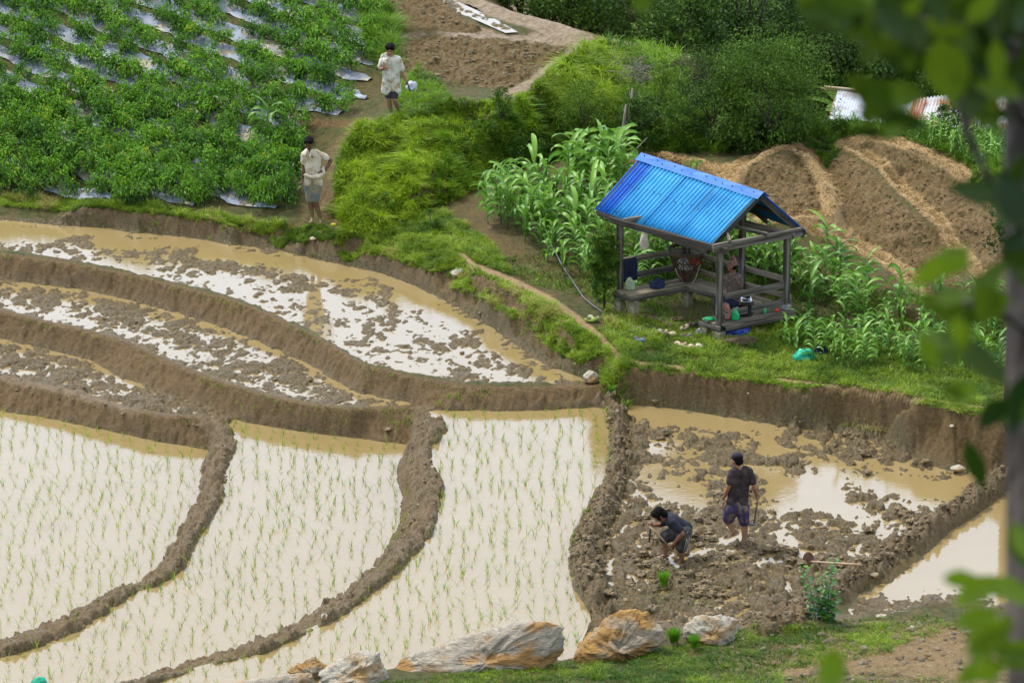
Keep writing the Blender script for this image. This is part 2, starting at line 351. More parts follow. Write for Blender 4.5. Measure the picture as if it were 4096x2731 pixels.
PAD = {  # bed outline (picture points at water height), water level
 'A': (A_foot + rv(up(A_front, 7)), WA), 'B': (B_foot + rv(up(B_front, 7)), WB), 'F': (F_foot + rv(up(F_front, 6)), WF),
 'C': (C_foot + rv(CRl)[::-1] + rv(C_bot) + rv(DCr), WC),
 'D': (D_foot + DCl + [(-300, 1750)] + rv(DEr), WD), 'E': (E_foot + DEl, WE),
 'R': (R_foot[:10] + RGl + rv(R_bot) + rv(CRr), WR), 'G': ([(2360, 1105)] + RGr + G_bot + [(2700, 1100)], WG),
 'U': ([(1008, 0), (1049, 20), (1100, 43), (1154, 69), (1180, 67), (1125, 46), (1068, 18), (1030, -4), (1012, -30), (985, -30)], WU)}
PW = {k: wpoly(v[0], v[1]) for k, v in PAD.items()}
masks = {k: inpoly(GX, GY, PW[k]) for k in PAD}
VX, VY = proj(GX, GY, Zg)
FRONT = (GY > 60)
def ell(cx, cy, rx, ry, ang=0, soft=1.0):
    a = R(ang); dx, dy = VX - cx, VY - cy
    u = (dx * math.cos(a) + dy * math.sin(a)) / rx; v = (-dx * math.sin(a) + dy * math.cos(a)) / ry
    return np.exp(-(u * u + v * v) * soft)
def band(pts, wd):
    """soft band round a picture polyline"""
    best = np.full(VX.shape, 1e9)
    for (x1, y1), (x2, y2) in zip(pts[:-1], pts[1:]):
        dx, dy = x2 - x1, y2 - y1; L2 = dx * dx + dy * dy
        t = np.clip(((VX - x1) * dx + (VY - y1) * dy) / L2, 0, 1)
        best = np.minimum(best, np.hypot(VX - x1 - t * dx, (VY - y1 - t * dy) * 1.6))
    return np.exp(-(best / wd) ** 2)
def lin(v, a, b): return np.clip((v - a) / (b - a), 0, 1)
n_big = fbm(GX, GY * .75, 1.5, 3, 1); n_mid = fbm(GX, GY * .8, 4.5, 3, 2); n_cl = fbm(GX, GY * .8, 10, 3, 4); n_fi = fbm(GX, GY * .8, 22, 2, 6)
wx, wy = GX + .05 * n_mid, GY + .05 * n_cl
clod = np.minimum(np.abs(fbm(wx, wy * .85, 3.6, 3, 8)) * 3.0, 1.1)
clod2 = np.minimum(np.abs(fbm(wx, wy * .85, 9, 2, 9)) * 2.6, 1.1)
# how far the bed lies below or above its water
LV = {}
LV['A'] = -.036 + .055 * lin(VX, 700, 1250) * lin(VY, 640, 860) + .02 * ell(350, 570, 350, 22, 8) + .015 * ell(150, 560, 200, 20) - .05 * ell(1180, 850, 90, 22, 12) - .05 * band(A_foot, 26) - .03 * ell(940, 850, 60, 12, 15) + .03 * ell(620, 610, 330, 28, 12)
LV['B'] = -.004 + .02 * ell(520, 830, 160, 30, 18) + .012 * ell(180, 700, 120, 22, 12) - .05 * band(B_foot, 13) - .05 * ell(130, 725, 120, 10, 12) - .05 * ell(400, 800, 110, 12, 18) - .04 * ell(680, 900, 70, 9, 12)
LV['F'] = .012 - .07 * band(F_foot[:10], 11) - .05 * ell(60, 850, 70, 8, 10) - .04 * ell(280, 930, 30, 7)
LV['C'] = LV['D'] = LV['E'] = np.full(GX.shape, -.22)
LV['R'] = .002 - .12 * ell(1600, 965, 150, 30, 6) - .10 * band([(1450, 945), (1560, 960), (1700, 975), (1850, 995)], 16) - .16 * ell(1855, 1125, 90, 42, -10) - .13 * ell(1905, 1155, 160, 22, 25) \
    - .15 * ell(2090, 1120, 140, 34, 8) - .05 * ell(1980, 1050, 190, 16, 12) - .07 * ell(2200, 1085, 60, 14, 12) - .11 * ell(1560, 1130, 70, 24, 10) - .08 * ell(1500, 1080, 40, 14) - .05 * ell(1560, 1200, 40, 12) - .05 * ell(1680, 1235, 50, 10, -20) - .06 * ell(1640, 1060, 110, 22, 10) \
    - .11 * ell(1610, 1268, 60, 10, -22) - .10 * ell(1375, 1400, 20, 40, 20) - .08 * ell(1400, 1310, 12, 26) - .08 * ell(1750, 1290, 40, 8) - .08 * ell(1810, 1340, 14, 20, 30) - .05 * ell(2030, 1215, 60, 14, -30) - .05 * ell(1975, 1255, 30, 10, -35) - .05 * ell(1790, 1245, 60, 7, 8) + .04 * ell(1560, 1360, 150, 50) + .03 * ell(1700, 1330, 120, 30) + .02 * ell(1640, 1185, 80, 20)
LV['G'] = -.09 + .11 * lin(VY, 1340, 1400) + .03 * ell(2150, 1385, 80, 10)
LV['U'] = np.full(GX.shape, -.018)
AMP = dict(A=.9, B=1.0, F=1.2, R=1.7, G=1.0, C=.3, D=.3, E=.3, U=1.0)
padm = np.zeros(GX.shape)
for k, m in masks.items():
    s = lin(blur(m.astype(float), 2, 2), .3, 1.0); padm = np.maximum(padm, s)
    bed = PAD[k][1] + LV[k] + AMP[k] * (.024 * n_big + .022 * n_mid + .055 * (clod - .42) + .032 * (clod2 - .42) + .022 * n_fi)
    Zg = Zg * (1 - s) + bed * s
    if k == 'A': padA = s
    if k == 'R': padR = s
VX, VY = proj(GX, GY, Zg)
# slope
gzy, gzx = np.gradient(Zg, gy, gx); slope = np.hypot(gzx, gzy)
slope = blur(slope, 1, 1)
near = ((VY > 430) & (VY < 1500) & FRONT).astype(float)
bank = lin(slope, .35, .8) * (1 - padm) * near
# bunds of mud
bund = np.maximum.reduce([band(DEc, 42), band(DCc, 46), band(CRc, 52), band(RGc, 40)]) * (1 - padm) * FRONT
bund = lin(bund, .25, .5)
# ploughed ground
plough_polys = [[(912, 99), (1000, 88), (1117, 90), (1219, 101), (1312, 116), (1260, 148), (1178, 208), (1083, 198), (980, 190), (922, 150)],
                [(845, -40), (880, 40), (930, 74), (1050, 74), (1120, 78), (1060, 40), (980, -40)],
                [(1712, 425), (1720, 395), (1760, 368), (1800, 356), (1822, 362), (1846, 385), (1868, 420), (1884, 452), (1885, 478), (1830, 490), (1740, 500), (1690, 480)],
                [(1900, 380), (1935, 352), (1965, 368), (2005, 395), (2040, 435), (2088, 485), (2140, 535), (2172, 580), (2230, 680), (2140, 660), (2085, 608), (2030, 577), (1960, 550), (1925, 470)],
                [(1985, 342), (2020, 333), (2060, 345), (2110, 373), (2165, 400), (2215, 430), (2240, 465), (2420, 620), (2300, 680), (2240, 610), (2200, 545), (2120, 470), (2061, 410), (2020, 365)],
                [(1425, 345), (1480, 340), (1560, 365), (1680, 380), (1700, 430), (1600, 430), (1450, 395)]]
pl = np.zeros(GX.shape)
for q in plough_polys: pl = np.maximum(pl, inpoly(VX, VY, q).astype(float))
pl = blur(pl, 2, 3) * FRONT
pale = np.maximum.reduce([band([(1178, 215), (1219, 190), (1271, 154), (1339, 109), (1340, 92), (1288, 70), (1202, 45), (1151, 30), (1080, 5), (1000, -30)], 26), band([(920, 84), (1050, 80), (1200, 90), (1300, 98)], 14),
    band([(1230, 85), (1330, 88)], 18), band([(1400, 100), (1493, 118), (1579, 140)], 26), band([(985, 20), (1050, 60), (1120, 78)], 16)]) * FRONT * (1 - pl)
pale = lin(pale, .2, .45)
tanb = np.maximum.reduce([band(Pl, 21), band(Lb, 24), band(Qc, 19), band(So_, 21), band([(2129, 358), (2197, 395), (2249, 430)], 20), band([(1441, 350), (1500, 340), (1537, 365)], 14), band([(1558, 364), (1600, 370), (1640, 390), (1660, 412)], 14), ell(1672, 400, 26, 26), band([(1890, 440), (1915, 500), (1940, 535)], 20)]) * FRONT
tanb = lin(tanb, .25, .5)
path = np.maximum.reduce([band([(1059, 588), (1083, 610), (1168, 642), (1254, 683), (1322, 731), (1373, 772), (1405, 806), (1425, 830)], 15),
    band([(1425, 830), (1480, 838), (1560, 846)], 12), band([(1787, 872), (1958, 893), (2129, 920), (2317, 945), (2600, 970)], 7)]) * FRONT
path = lin(path, .3, .55)
ditch = lin(np.maximum(band([(880, 285), (830, 292), (790, 320), (760, 355), (750, 400), (742, 450), (745, 490), (790, 515)], 17), band([(700, 280), (780, 285), (850, 280)], 16)) * FRONT, .3, .6)
# roughness of the dry ground
Zg += pl * (.07 * (clod - .3) + .045 * (clod2 - .3) + .03 * n_mid)
hoe = np.abs(fbm(GX * 1.0, GY * .6, 5.5, 2, 12))
groove = np.abs(fbm(GX + .06 * n_cl, GY * .25 + .05 * n_mid, 5.0, 3, 14))
Zg += bank * (.05 * n_cl + .12 * (groove - .25) + .035 * n_fi + .04 * n_mid) + bund * (.05 * (clod2 - .4) + .03 * n_cl + .05 * n_mid + .02 * n_fi)
crb = lin(band(CRc, 48) * (1 - padm), .3, .6); Zg += crb * (.09 * (clod - .4) + .05 * (clod2 - .3))
rgb_ = lin(band(RGc, 44) * (1 - padm), .3, .6); Zg += rgb_ * (.10 * (clod - .4) + .05 * (clod2 - .3))
Zg += tanb * (.02 * n_cl + .03 * np.abs(n_mid)) + pale * (.018 * n_mid + .012 * n_cl) + .012 * n_mid * (1 - padm) * FRONT
fg = (VY > 1395) & (VX > 1350) & FRONT & (padm < .5)
Zg += fg * (.03 * n_mid + .018 * n_cl)
mound = inpoly(VX, VY, [(765, 470), (775, 400), (790, 330), (830, 290), (960, 262), (1010, 236), (1180, 228), (1240, 190), (1330, 120), (1390, 110), (1420, 230), (1500, 240), (1700, 280), (1850, 320), (1700, 350), (1500, 348), (1280, 350), (1180, 380), (1050, 458), (900, 530), (800, 520)]).astype(float) * FRONT
moundb = blur(mound, 6, 8)
Zg += moundb * (.26 * n_big + .11 * n_mid)
def hz(x, y):
    """ground height under world points"""
    x = np.asarray(x, float); y = np.asarray(y, float)
    i = np.clip(np.searchsorted(gx, x) - 1, 0, NX - 2); j = np.clip(np.searchsorted(gy, y) - 1, 0, NY - 2)
    fx = np.clip((x - gx[i]) / (gx[i + 1] - gx[i]), 0, 1); fy = np.clip((y - gy[j]) / (gy[j + 1] - gy[j]), 0, 1)
    return (Zg[j, i] * (1 - fx) + Zg[j, i + 1] * fx) * (1 - fy) + (Zg[j + 1, i] * (1 - fx) + Zg[j + 1, i + 1] * fx) * fy
_gw, _gh = np.meshgrid(np.arange(-60, 2480, 5.0), np.arange(-70, 1700, 5.0)); _zs = np.full(_gw.shape, -12.0); _open = np.ones(_gw.shape, bool)
for _z in list(np.arange(4.0, -1.2, -.09)) + [-2, -3, -4, -5, -6, -8, -10]:       # first ground met by each line of sight
    _X, _Y, _q = P(_gw[_open], _gh[_open], float(_z)); _hit = hz(_X, _Y) >= _z; _ii = np.flatnonzero(_open.ravel())[_hit]; _zs.ravel()[_ii] = _z + .045; _open.ravel()[_ii] = False
def Gv(vx, vy, z0=1.2):
    """ground points seen at picture positions"""
    vx = np.asarray(vx, float); vy = np.asarray(vy, float)
    i = np.clip(np.rint((vx + 60) / 5).astype(int), 0, _gw.shape[1] - 1); j = np.clip(np.rint((vy + 70) / 5).astype(int), 0, _gw.shape[0] - 1); z = _zs[j, i].copy(); s0 = z.copy()
    for _ in range(6):
        X, Y, _z = P(vx, vy, z); z = np.clip(.5 * z + .5 * hz(X, Y), s0 - .3, s0 + .3)
    X, Y, _z = P(vx, vy, z); return X, Y, hz(X, Y)
def G(vx, vy, z0=1.2):
    X, Y, Z = Gv([vx], [vy]); return Vector((float(X[0]), float(Y[0]), float(Z[0])))
def mlook(M, x, y):
    i = np.clip(np.searchsorted(gx, x) - 1, 0, NX - 1); j = np.clip(np.searchsorted(gy, y) - 1, 0, NY - 1)
    return M[j, i]
VX, VY = proj(GX, GY, Zg)
# ---- cover weights
green = np.ones(GX.shape)
green = green * (1 - np.maximum.reduce([padm, bank * .95, bund, pl, pale, tanb, path, ditch * .9]))
cornsoil = (band([(1090, 480), (1150, 540), (1230, 600), (1330, 640)], 60) + ell(1300, 400, 130, 40) + ell(1950, 650, 140, 80, 30) + ell(1100, 560, 60, 40)) * FRONT
cornsoil = np.clip(cornsoil * (.7 + .9 * n_mid), 0, 1)
fgsoil = lin((ell(2100, 1500, 330, 75, 5) + ell(1800, 1530, 120, 20)) * (1 + .8 * n_mid), .25, .6) * FRONT
fgmud = lin(band([(1400, 1410), (1560, 1440), (1700, 1440), (1850, 1420), (1960, 1425)], 22), .2, .5) * FRONT
pav = ell(1620, 725, 130, 36, 8) * FRONT
green = green * (1 - .75 * cornsoil) * (1 - .85 * fgsoil) * (1 - fgmud) * (1 - .6 * lin(pav, .3, .7))
green *= np.clip(.9 + .8 * n_mid, .3, 1)
open_ = (1 - np.maximum.reduce([padm, path, lin(slope, .9, 1.5) * near, bund * .8])) * np.clip(.85 + .9 * n_mid, .2, 1)
lowl = ((VX < 1392) & (VY > np.interp(VX, [p[0] for p in A_front], [p[1] for p in A_front]) - 9) & (VY < 1470)).astype(float) * FRONT
green *= 1 - .93 * lowl
wetband = lin(blur(padm, 4, 6), .02, .45) * FRONT
wet = np.clip(padm + .75 * wetband + .6 * bund * lin(n_big, -.6, .2) + fgmud * .8 + lin(pav, .3, .7) * .5, 0, 1)
drymud = np.clip(pl * .75 + bank * .35 + fgsoil * .5 + cornsoil * .5, 0, 1)
paleW = np.clip(pale + .3 * path + .38 * bund + .12 * bank * (VX < 1400) + .5 * lin(band(F_front[:6], 18), .4, .8) * (1 - padm), 0, 1)
tanW = np.clip(tanb + .8 * path + .12 * pl * (VX > 1600) + .4 * fgsoil + .5 * lin(ell(1900, 1370, 190, 22, -30), .3, .7) * (1 - padm), 0, 1)
# ============================================================ GROUND MATERIAL AND SHEETS
def ground_mat():
    m, nt, b = mat("earth"); L = nt.links.new
    tc = N(nt, 'ShaderNodeTexCoord')
    def at(n): return N(nt, 'ShaderNodeAttribute', attribute_name=n).outputs['Fac']
    def col(c1, c2, sc, det=5, lo=.35, hi=.65):
        n = N(nt, 'ShaderNodeTexNoise', i={'Scale': sc, 'Detail': det, 'Roughness': .65}); L(tc.outputs['Object'], n.inputs['Vector'])
        r = N(nt, 'ShaderNodeMapRange', i={1: lo, 2: hi}); L(n.outputs[0], r.inputs[0])
        x = N(nt, 'ShaderNodeMix', data_type='RGBA'); x.inputs[6].default_value = (*c1, 1); x.inputs[7].default_value = (*c2, 1); L(r.outputs[0], x.inputs[0])
        return x.outputs[2]
    def mix(a, b_, f):
        x = N(nt, 'ShaderNodeMix', data_type='RGBA'); L(a, x.inputs[6]); L(b_, x.inputs[7]); L(f, x.inputs[0]); return x.outputs[2]
    c = col((.064, .038, .015), (.24, .152, .068), 14, 8, .3, .7)
    c = mix(c, col((.072, .046, .019), (.28, .19, .09), 16, 8, .3, .7), at('dry'))
    c = mix(c, col((.24, .15, .065), (.60, .42, .21), 14, 8, .3, .7), at('tan'))
    c = mix(c, col((.20, .15, .10), (.38, .30, .21), 9), at('pale'))
    c = mix(c, col((.062, .044, .020), (.265, .197, .098), 20, 8, .32, .68), at('wet'))
    c = mix(c, col((.035, .055, .010), (.12, .11, .035), 9), at('green'))
    L(c, b.inputs['Base Color'])
    rr = N(nt, 'ShaderNodeMapRange', i={3: .92, 4: .32}); L(at('wet'), rr.inputs[0]); L(rr.outputs[0], b.inputs['Roughness'])
    b.inputs['Specular IOR Level'].default_value = .35
    n1 = N(nt, 'ShaderNodeTexNoise', i={'Scale': 24, 'Detail': 8, 'Roughness': .75}); L(tc.outputs['Object'], n1.inputs['Vector'])
    bp = N(nt, 'ShaderNodeBump', i={'Strength': 1.0, 'Distance': .06}); L(n1.outputs[0], bp.inputs['Height']); L(bp.outputs[0], b.inputs['Normal'])
    return m
M_earth = ground_mat()
idx = np.arange(NX * NY).reshape(NY, NX)
Q = np.stack([idx[:-1, :-1], idx[:-1, 1:], idx[1:, 1:], idx[1:, :-1]], -1).reshape(-1, 4)
def cell(M): return ((M[:-1, :-1] + M[1:, 1:]) * .5).ravel()
lab = np.zeros(len(Q), int)
lab[cell(np.maximum(pl, tanb)) > .5] = 4
lab[cell(np.maximum(bank, bund)) > .5] = 1
lab[cell(pale) > .5] = 1
lab[cell(np.maximum(path, ditch)) > .5] = 2
lab[cell(padm) > .5] = 3
cover = dict(green=green, wet=wet, dry=drymud, pale=paleW, tan=tanW)
PTS = np.stack([GX, GY, Zg], -1).reshape(-1, 3)
for k, nm in enumerate(['ground', 'earth_bank', 'dirt_path', 'paddy_bed', 'ploughed_terrain']):
    q = Q[lab == k]; u, inv = np.unique(q, return_inverse=True)
    me = np_mesh(nm, PTS[u], inv.reshape(-1, 4), [M_earth], attrs={a: v.ravel()[u] for a, v in cover.items()})
    tag(link(nm, me), kind='structure')
# ---- water
def water_mat():
    m, nt, b = mat("muddy_water"); L = nt.links.new
    tc = N(nt, 'ShaderNodeTexCoord')
    n = N(nt, 'ShaderNodeTexNoise', i={'Scale': 1.2, 'Detail': 3}); L(tc.outputs['Object'], n.inputs['Vector'])
    x = N(nt, 'ShaderNodeMix', data_type='RGBA'); x.inputs[6].default_value = (.255, .188, .080, 1); x.inputs[7].default_value = (.30, .226, .104, 1)
    L(n.outputs[0], x.inputs[0]); L(x.outputs[2], b.inputs['Base Color'])
    b.inputs['Roughness'].default_value = .03; b.inputs['IOR'].default_value = 1.6
    mp = N(nt, 'ShaderNodeMapping'); mp.inputs['Scale'].default_value = (1, 2.2, 1); L(tc.outputs['Object'], mp.inputs[0])
    n2 = N(nt, 'ShaderNodeTexNoise', i={'Scale': 7, 'Detail': 3}); L(mp.outputs[0], n2.inputs['Vector'])
    bp = N(nt, 'ShaderNodeBump', i={'Strength': .16, 'Distance': .012}); L(n2.outputs[0], bp.inputs['Height']); L(bp.outputs[0], b.inputs['Normal'])
    return m
M_water = water_mat()
def water(k, pts, z, crest=None, cz_=0):
    w_ = [P(a, b, z) for a, b in pts] + ([P(a, b, cz_) for a, b in crest] if crest else [])
    bm = bmesh.new(); vs = [bm.verts.new((p[0], p[1], z)) for p in w_]; f = bm.faces.new(vs)
    bmesh.ops.triangulate(bm, faces=[f], ngon_method='EAR_CLIP'); bmesh.ops.recalc_face_normals(bm, faces=bm.faces)
    if sum(f.normal.z for f in bm.faces) < 0: bmesh.ops.reverse_faces(bm, faces=bm.faces)
    me = bpy.data.meshes.new('paddy_water'); bm.to_mesh(me); bm.free(); me.materials.append(M_water)
    tag(link('paddy_water', me), kind='structure')
water('A', up(A_foot, 3), WA, rv(up(A_front, 1)), WA + .06)
water('B', up(B_foot, 3), WB, rv(up(B_front, 1)), WB + .05)
water('F', up(F_foot, 3), WF, rv(up(F_front, 1)), WF + .05)
water('C', up(C_foot, 3) + [(a + 16, b) for a, b in CRl] + [(a, b + 6) for a, b in rv(C_bot)] + [(a - 15, b - 3) for a, b in rv(DCr)], WC)
water('D', up(D_foot, 3) + [(a + 14, b + 4) for a, b in DCl] + [(-300, 1750)] + [(a - 12, b - 4) for a, b in rv(DEr)], WD)
water('E', up(E_foot, 3) + [(a + 12, b + 4) for a, b in DEl] + [(-400, 1540)], WE)
water('R', up(R_foot[:10], 4) + [(a + 16, b + 8) for a, b in RGl] + [(1700, 1440), (1600, 1445), (1480, 1428), (1375, 1412)] + [(a - 16, b) for a, b in rv(CRr)], WR)
water('G', [(2370, 1085)] + [(a - 14, b - 6) for a, b in RGr] + [(a, b + 6) for a, b in G_bot] + [(2700, 1085)], WG)
_u = PAD['U'][0]; _cx, _cy = 1085, 22
water('U', [(_cx + (a - _cx) * 1.1 + 0, b + (7 if i < 5 else -7)) for i, (a, b) in enumerate(_u)], WU - .014)
# ============================================================ VEGETATION
def blades(px, py, pz, h, wd, lean_dir, lean, v, seg=2):
    """curved tapering grass blades; all arguments are arrays. returns verts, tris+quads, attribute"""
    n = len(px); ang = rng.uniform(0, np.pi * 2, n)
    sx, sy = np.cos(ang) * wd * .5, np.sin(ang) * wd * .5
    lx, ly = np.cos(lean_dir) * lean * h, np.sin(lean_dir) * lean * h
    V = []; 
    for k in range(seg + 1):
        t = k / seg; zz = pz + h * (t - .35 * np.minimum(lean, 1.6) * t * t); ox, oy = lx * t * t, ly * t * t
        wk = (1 - t * .35) if k < seg else 0
        if k < seg:
            V.append(np.stack([px + ox - sx * wk, py + oy - sy * wk, zz], -1)); V.append(np.stack([px + ox + sx * wk, py + oy + sy * wk, zz], -1))
        else: V.append(np.stack([px + ox, py + oy, zz], -1))
    V = np.stack(V, 1); m = V.shape[1]; b = np.arange(n)[:, None] * m
    q = np.concatenate([b + np.array([[2 * k, 2 * k + 1, 2 * k + 3, 2 * k + 2]]) for k in range(seg - 1)], 0) if seg > 1 else np.zeros((0, 4), int)
    t3 = b + np.array([[2 * seg - 2, 2 * seg - 1, 2 * seg]])
    return V.reshape(-1, 3), [q, t3], np.repeat(v, m)
def leaves_geo(p, d, ln, wd, v, droop=.25):
    """folded leaves: p base (n,3), d direction (n,3), ln length, wd width, v attribute"""
    n = len(p); d = d / np.linalg.norm(d, axis=1, keepdims=True)
    upv = np.tile([0, 0, 1.], (n, 1)) + rng.normal(0, .45, (n, 3)); s = np.cross(d, upv); s /= np.linalg.norm(s, axis=1, keepdims=True) + 1e-9
    nn = np.cross(s, d); ln = np.asarray(ln)[:, None] if np.ndim(ln) else ln; wd = np.asarray(wd)[:, None] if np.ndim(wd) else wd
    mid = p + d * ln * .45; tip = p + d * ln - np.array([0, 0, 1.]) * ln * droop
    l = mid + s * wd * .5 + nn * wd * .18; r = mid - s * wd * .5 + nn * wd * .18
    V = np.stack([p, l, tip, r], 1).reshape(-1, 3); b = np.arange(n)[:, None] * 4
    return V, np.concatenate([b + [[0, 1, 2]], b + [[0, 2, 3]]], 0), np.repeat(v, 4)
class Acc:
    def __init__(s): s.V = []; s.F = []; s.A = []; s.n = 0
    def add(s, V, F, a):
        Fs = F if isinstance(F, list) else [F]
        s.V.append(V); s.F += [f + s.n for f in Fs if len(f)]; s.A.append(a); s.n += len(V)
    def mesh(s, name, mats, smooth=False):
        return np_mesh(name, np.concatenate(s.V), s.F, mats, smooth=smooth, attrs={'v': np.concatenate(s.A)})
def tube_geo(pts, rad, k=6):
    """tube through points with radii; returns V, quads"""
    pts = np.asarray(pts, float); n = len(pts); rad = np.broadcast_to(rad, (n,)); t = np.gradient(pts, axis=0)
    t /= np.linalg.norm(t, axis=1, keepdims=True) + 1e-9
    ref = np.array([0, 0, 1.]) if abs(t[0][2]) < .9 else np.array([1., 0, 0])
    V = []
    for i in range(n):
        a = np.cross(t[i], ref); a /= np.linalg.norm(a) + 1e-9; b = np.cross(t[i], a)
        th = np.arange(k) / k * 2 * np.pi
        V.append(pts[i] + rad[i] * (np.cos(th)[:, None] * a + np.sin(th)[:, None] * b))
    V = np.concatenate(V); F = []
    for i in range(n - 1):
        for j in range(k): F.append([i * k + j, i * k + (j + 1) % k, (i + 1) * k + (j + 1) % k, (i + 1) * k + j])
    c0, c1 = len(V), len(V) + 1; V = np.vstack([V, pts[0], pts[-1]])
    T = [[c0, (j + 1) % k, j] for j in range(k)] + [[c1, (n - 1) * k + j, (n - 1) * k + (j + 1) % k] for j in range(k)]
    return V, [np.array(F), np.array(T)]
M_grass_y = leaf_mat('grass_yellow_green', (.035, .115, .006), (.38, .53, .03), trans=.3)
M_grass_d = leaf_mat('grass_deep_green', (.020, .085, .006), (.24, .42, .025), trans=.3)
M_grass_s = leaf_mat('grass_short', (.045, .125, .008), (.34, .48, .04), trans=.3, yellow=(.42, .36, .14))
M_rice = leaf_mat('rice_leaf', (.12, .25, .02), (.36, .50, .05), trans=.4)
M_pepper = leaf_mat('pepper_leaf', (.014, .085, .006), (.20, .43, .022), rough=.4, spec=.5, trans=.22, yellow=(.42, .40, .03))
M_corn = leaf_mat('corn_leaf', (.022, .13, .012), (.24, .46, .06), rough=.42, spec=.45, trans=.3)
M_stalk = noise_mat('stalk', (.09, .18, .04), (.2, .26, .08), 8, .6)
M_shrub = leaf_mat('shrub_leaf', (.014, .05, .006), (.12, .23, .02), trans=.2)
M_shrub_l = leaf_mat('shrub_light_leaf', (.03, .10, .006), (.28, .42, .035), trans=.25)
M_tree_dk = leaf_mat('dark_tree_leaf', (.012, .045, .008), (.10, .20, .025), trans=.15)
M_bark = noise_mat('bark', (.045, .033, .025), (.13, .10, .075), 9, .9, bump=.8, stretch=(1, 1, .3))
M_dead = noise_mat('dead_twig', (.16, .13, .11), (.30, .26, .22), 9, .9)
def vpts(n, poly):
    xs = [p[0] for p in poly]; ys = [p[1] for p in poly]; ox = []; oy = []
    while sum(map(len, ox)) < n:
        x = rng.uniform(min(xs), max(xs), n * 2); y = rng.uniform(min(ys), max(ys), n * 2); k = inpoly(x, y, poly); ox.append(x[k]); oy.append(y[k])
    return np.concatenate(ox)[:n], np.concatenate(oy)[:n]
def grass(poly, n, h, wd, m, lean=.5, dirn=None, thr=.3, z0=1.2, vfun=None, msk=True, M_=None):
    x, y = vpts(n, poly); X, Y, Z = Gv(x, y, z0)
    if msk:
        g = mlook(green if M_ is None else M_, X, Y); k = rng.uniform(0, 1, n) < np.clip((g - thr) / .4, 0, 1); X, Y, Z = X[k], Y[k], Z[k]
    n = len(X); nb = fbm(X, Y, .9, 3, 21); nm = fbm(X, Y, 3, 2, 22); cs = .13 + h * .35
    wj = fbm(X, Y, 2.3, 2, 41) * cs * 2.5; ci, cj = np.floor((X + wj) / cs), np.floor((Y - wj * .8) / (cs * 1.3)); hsh = _tab[(np.abs(ci * 7349 + cj * 9151).astype(np.int64)) & 4095]; hs2 = _tab[(np.abs(ci * 1201 + cj * 7919).astype(np.int64)) & 4095]; hs3 = _tab[(np.abs(ci * 3301 + cj * 4409).astype(np.int64)) & 4095]
    ccx, ccy = (ci + .2 + .6 * hs2) * cs - wj, (cj + .2 + .6 * hs3) * cs * 1.3 + wj * .8; X = X + (ccx - X) * .3; Y = Y + (ccy - Y) * .3; Z = hz(X, Y)
    hh = h * rng.uniform(.45, 1.25, n) * (1 + .5 * nm) * (.55 + .9 * hsh)
    d = np.arctan2(Y - ccy, X - ccx) + rng.normal(0, .9, n) if dirn is None else dirn + rng.normal(0, .6, n) + (hs2 - .5) * 2.2
    v = np.clip(.42 + .55 * nb + .3 * nm + .5 * (hs3 - .5) + rng.normal(0, .14, n), 0, 1)
    if vfun is not None: v = np.clip(v + vfun(X, Y), 0, 1)
    return blades(X, Y, Z - .01, hh, wd * rng.uniform(.6, 1.4, n), d, lean * rng.uniform(.3, 1.7, n), v, 3)
def grass_obj(parts, m, name='grass', label=None):
    a = Acc()
    for p in parts: a.add(*p)
    o = link(name, a.mesh(name, [m])); tag(o, label, 'grass', kind='stuff'); return o
# the grassy mound under the upper terraces
mpoly = [(765, 490), (775, 400), (790, 330), (830, 285), (960, 262), (1010, 236), (1180, 232), (1240, 190), (1330, 120), (1390, 100), (1430, 230), (1400, 352), (1280, 350), (1180, 380), (1050, 458), (900, 535), (800, 540)]
grass_obj([grass(mpoly, 60000, .16, .013, 0, .9, -1.6, msk=False, vfun=lambda X, Y: .1),
           grass([(765, 490), (775, 400), (790, 330), (830, 285), (960, 266), (1090, 300), (960, 430), (870, 530), (800, 540)], 26000, .19, .012, 0, 1.0, -1.9, msk=False, vfun=lambda X, Y: .22),
           grass([(1230, 200), (1330, 115), (1395, 100), (1425, 160), (1400, 250), (1290, 260)], 14000, .28, .014, 0, 1.1, -1.5, msk=False, vfun=lambda X, Y: .25)],
          M_grass_y, label='long yellow green grass covering the bulging bank below the upper terraces')
grass_obj([grass([(1000, 330), (1200, 240), (1420, 240), (1700, 300), (1860, 320), (1700, 352), (1400, 352), (1180, 385), (1000, 480)], 34000, .22, .016, 0, .8, -1.6, msk=False, vfun=lambda X, Y: -.15),
           grass([(1390, 90), (1500, 60), (1700, 90), (1850, 200), (1880, 300), (1750, 340), (1560, 345), (1420, 300), (1400, 160)], 16000, .3, .016, 0, .8, msk=False, vfun=lambda X, Y: -.1),
           grass([(1120, -20), (1300, 40), (1400, 78), (1700, 130), (1850, 130), (2400, 180), (2400, -30)], 26000, .4, .022, 0, .6, msk=False, vfun=lambda X, Y: -.2)],
          M_grass_d, label='deep green grass and weeds on the bank behind the corn')
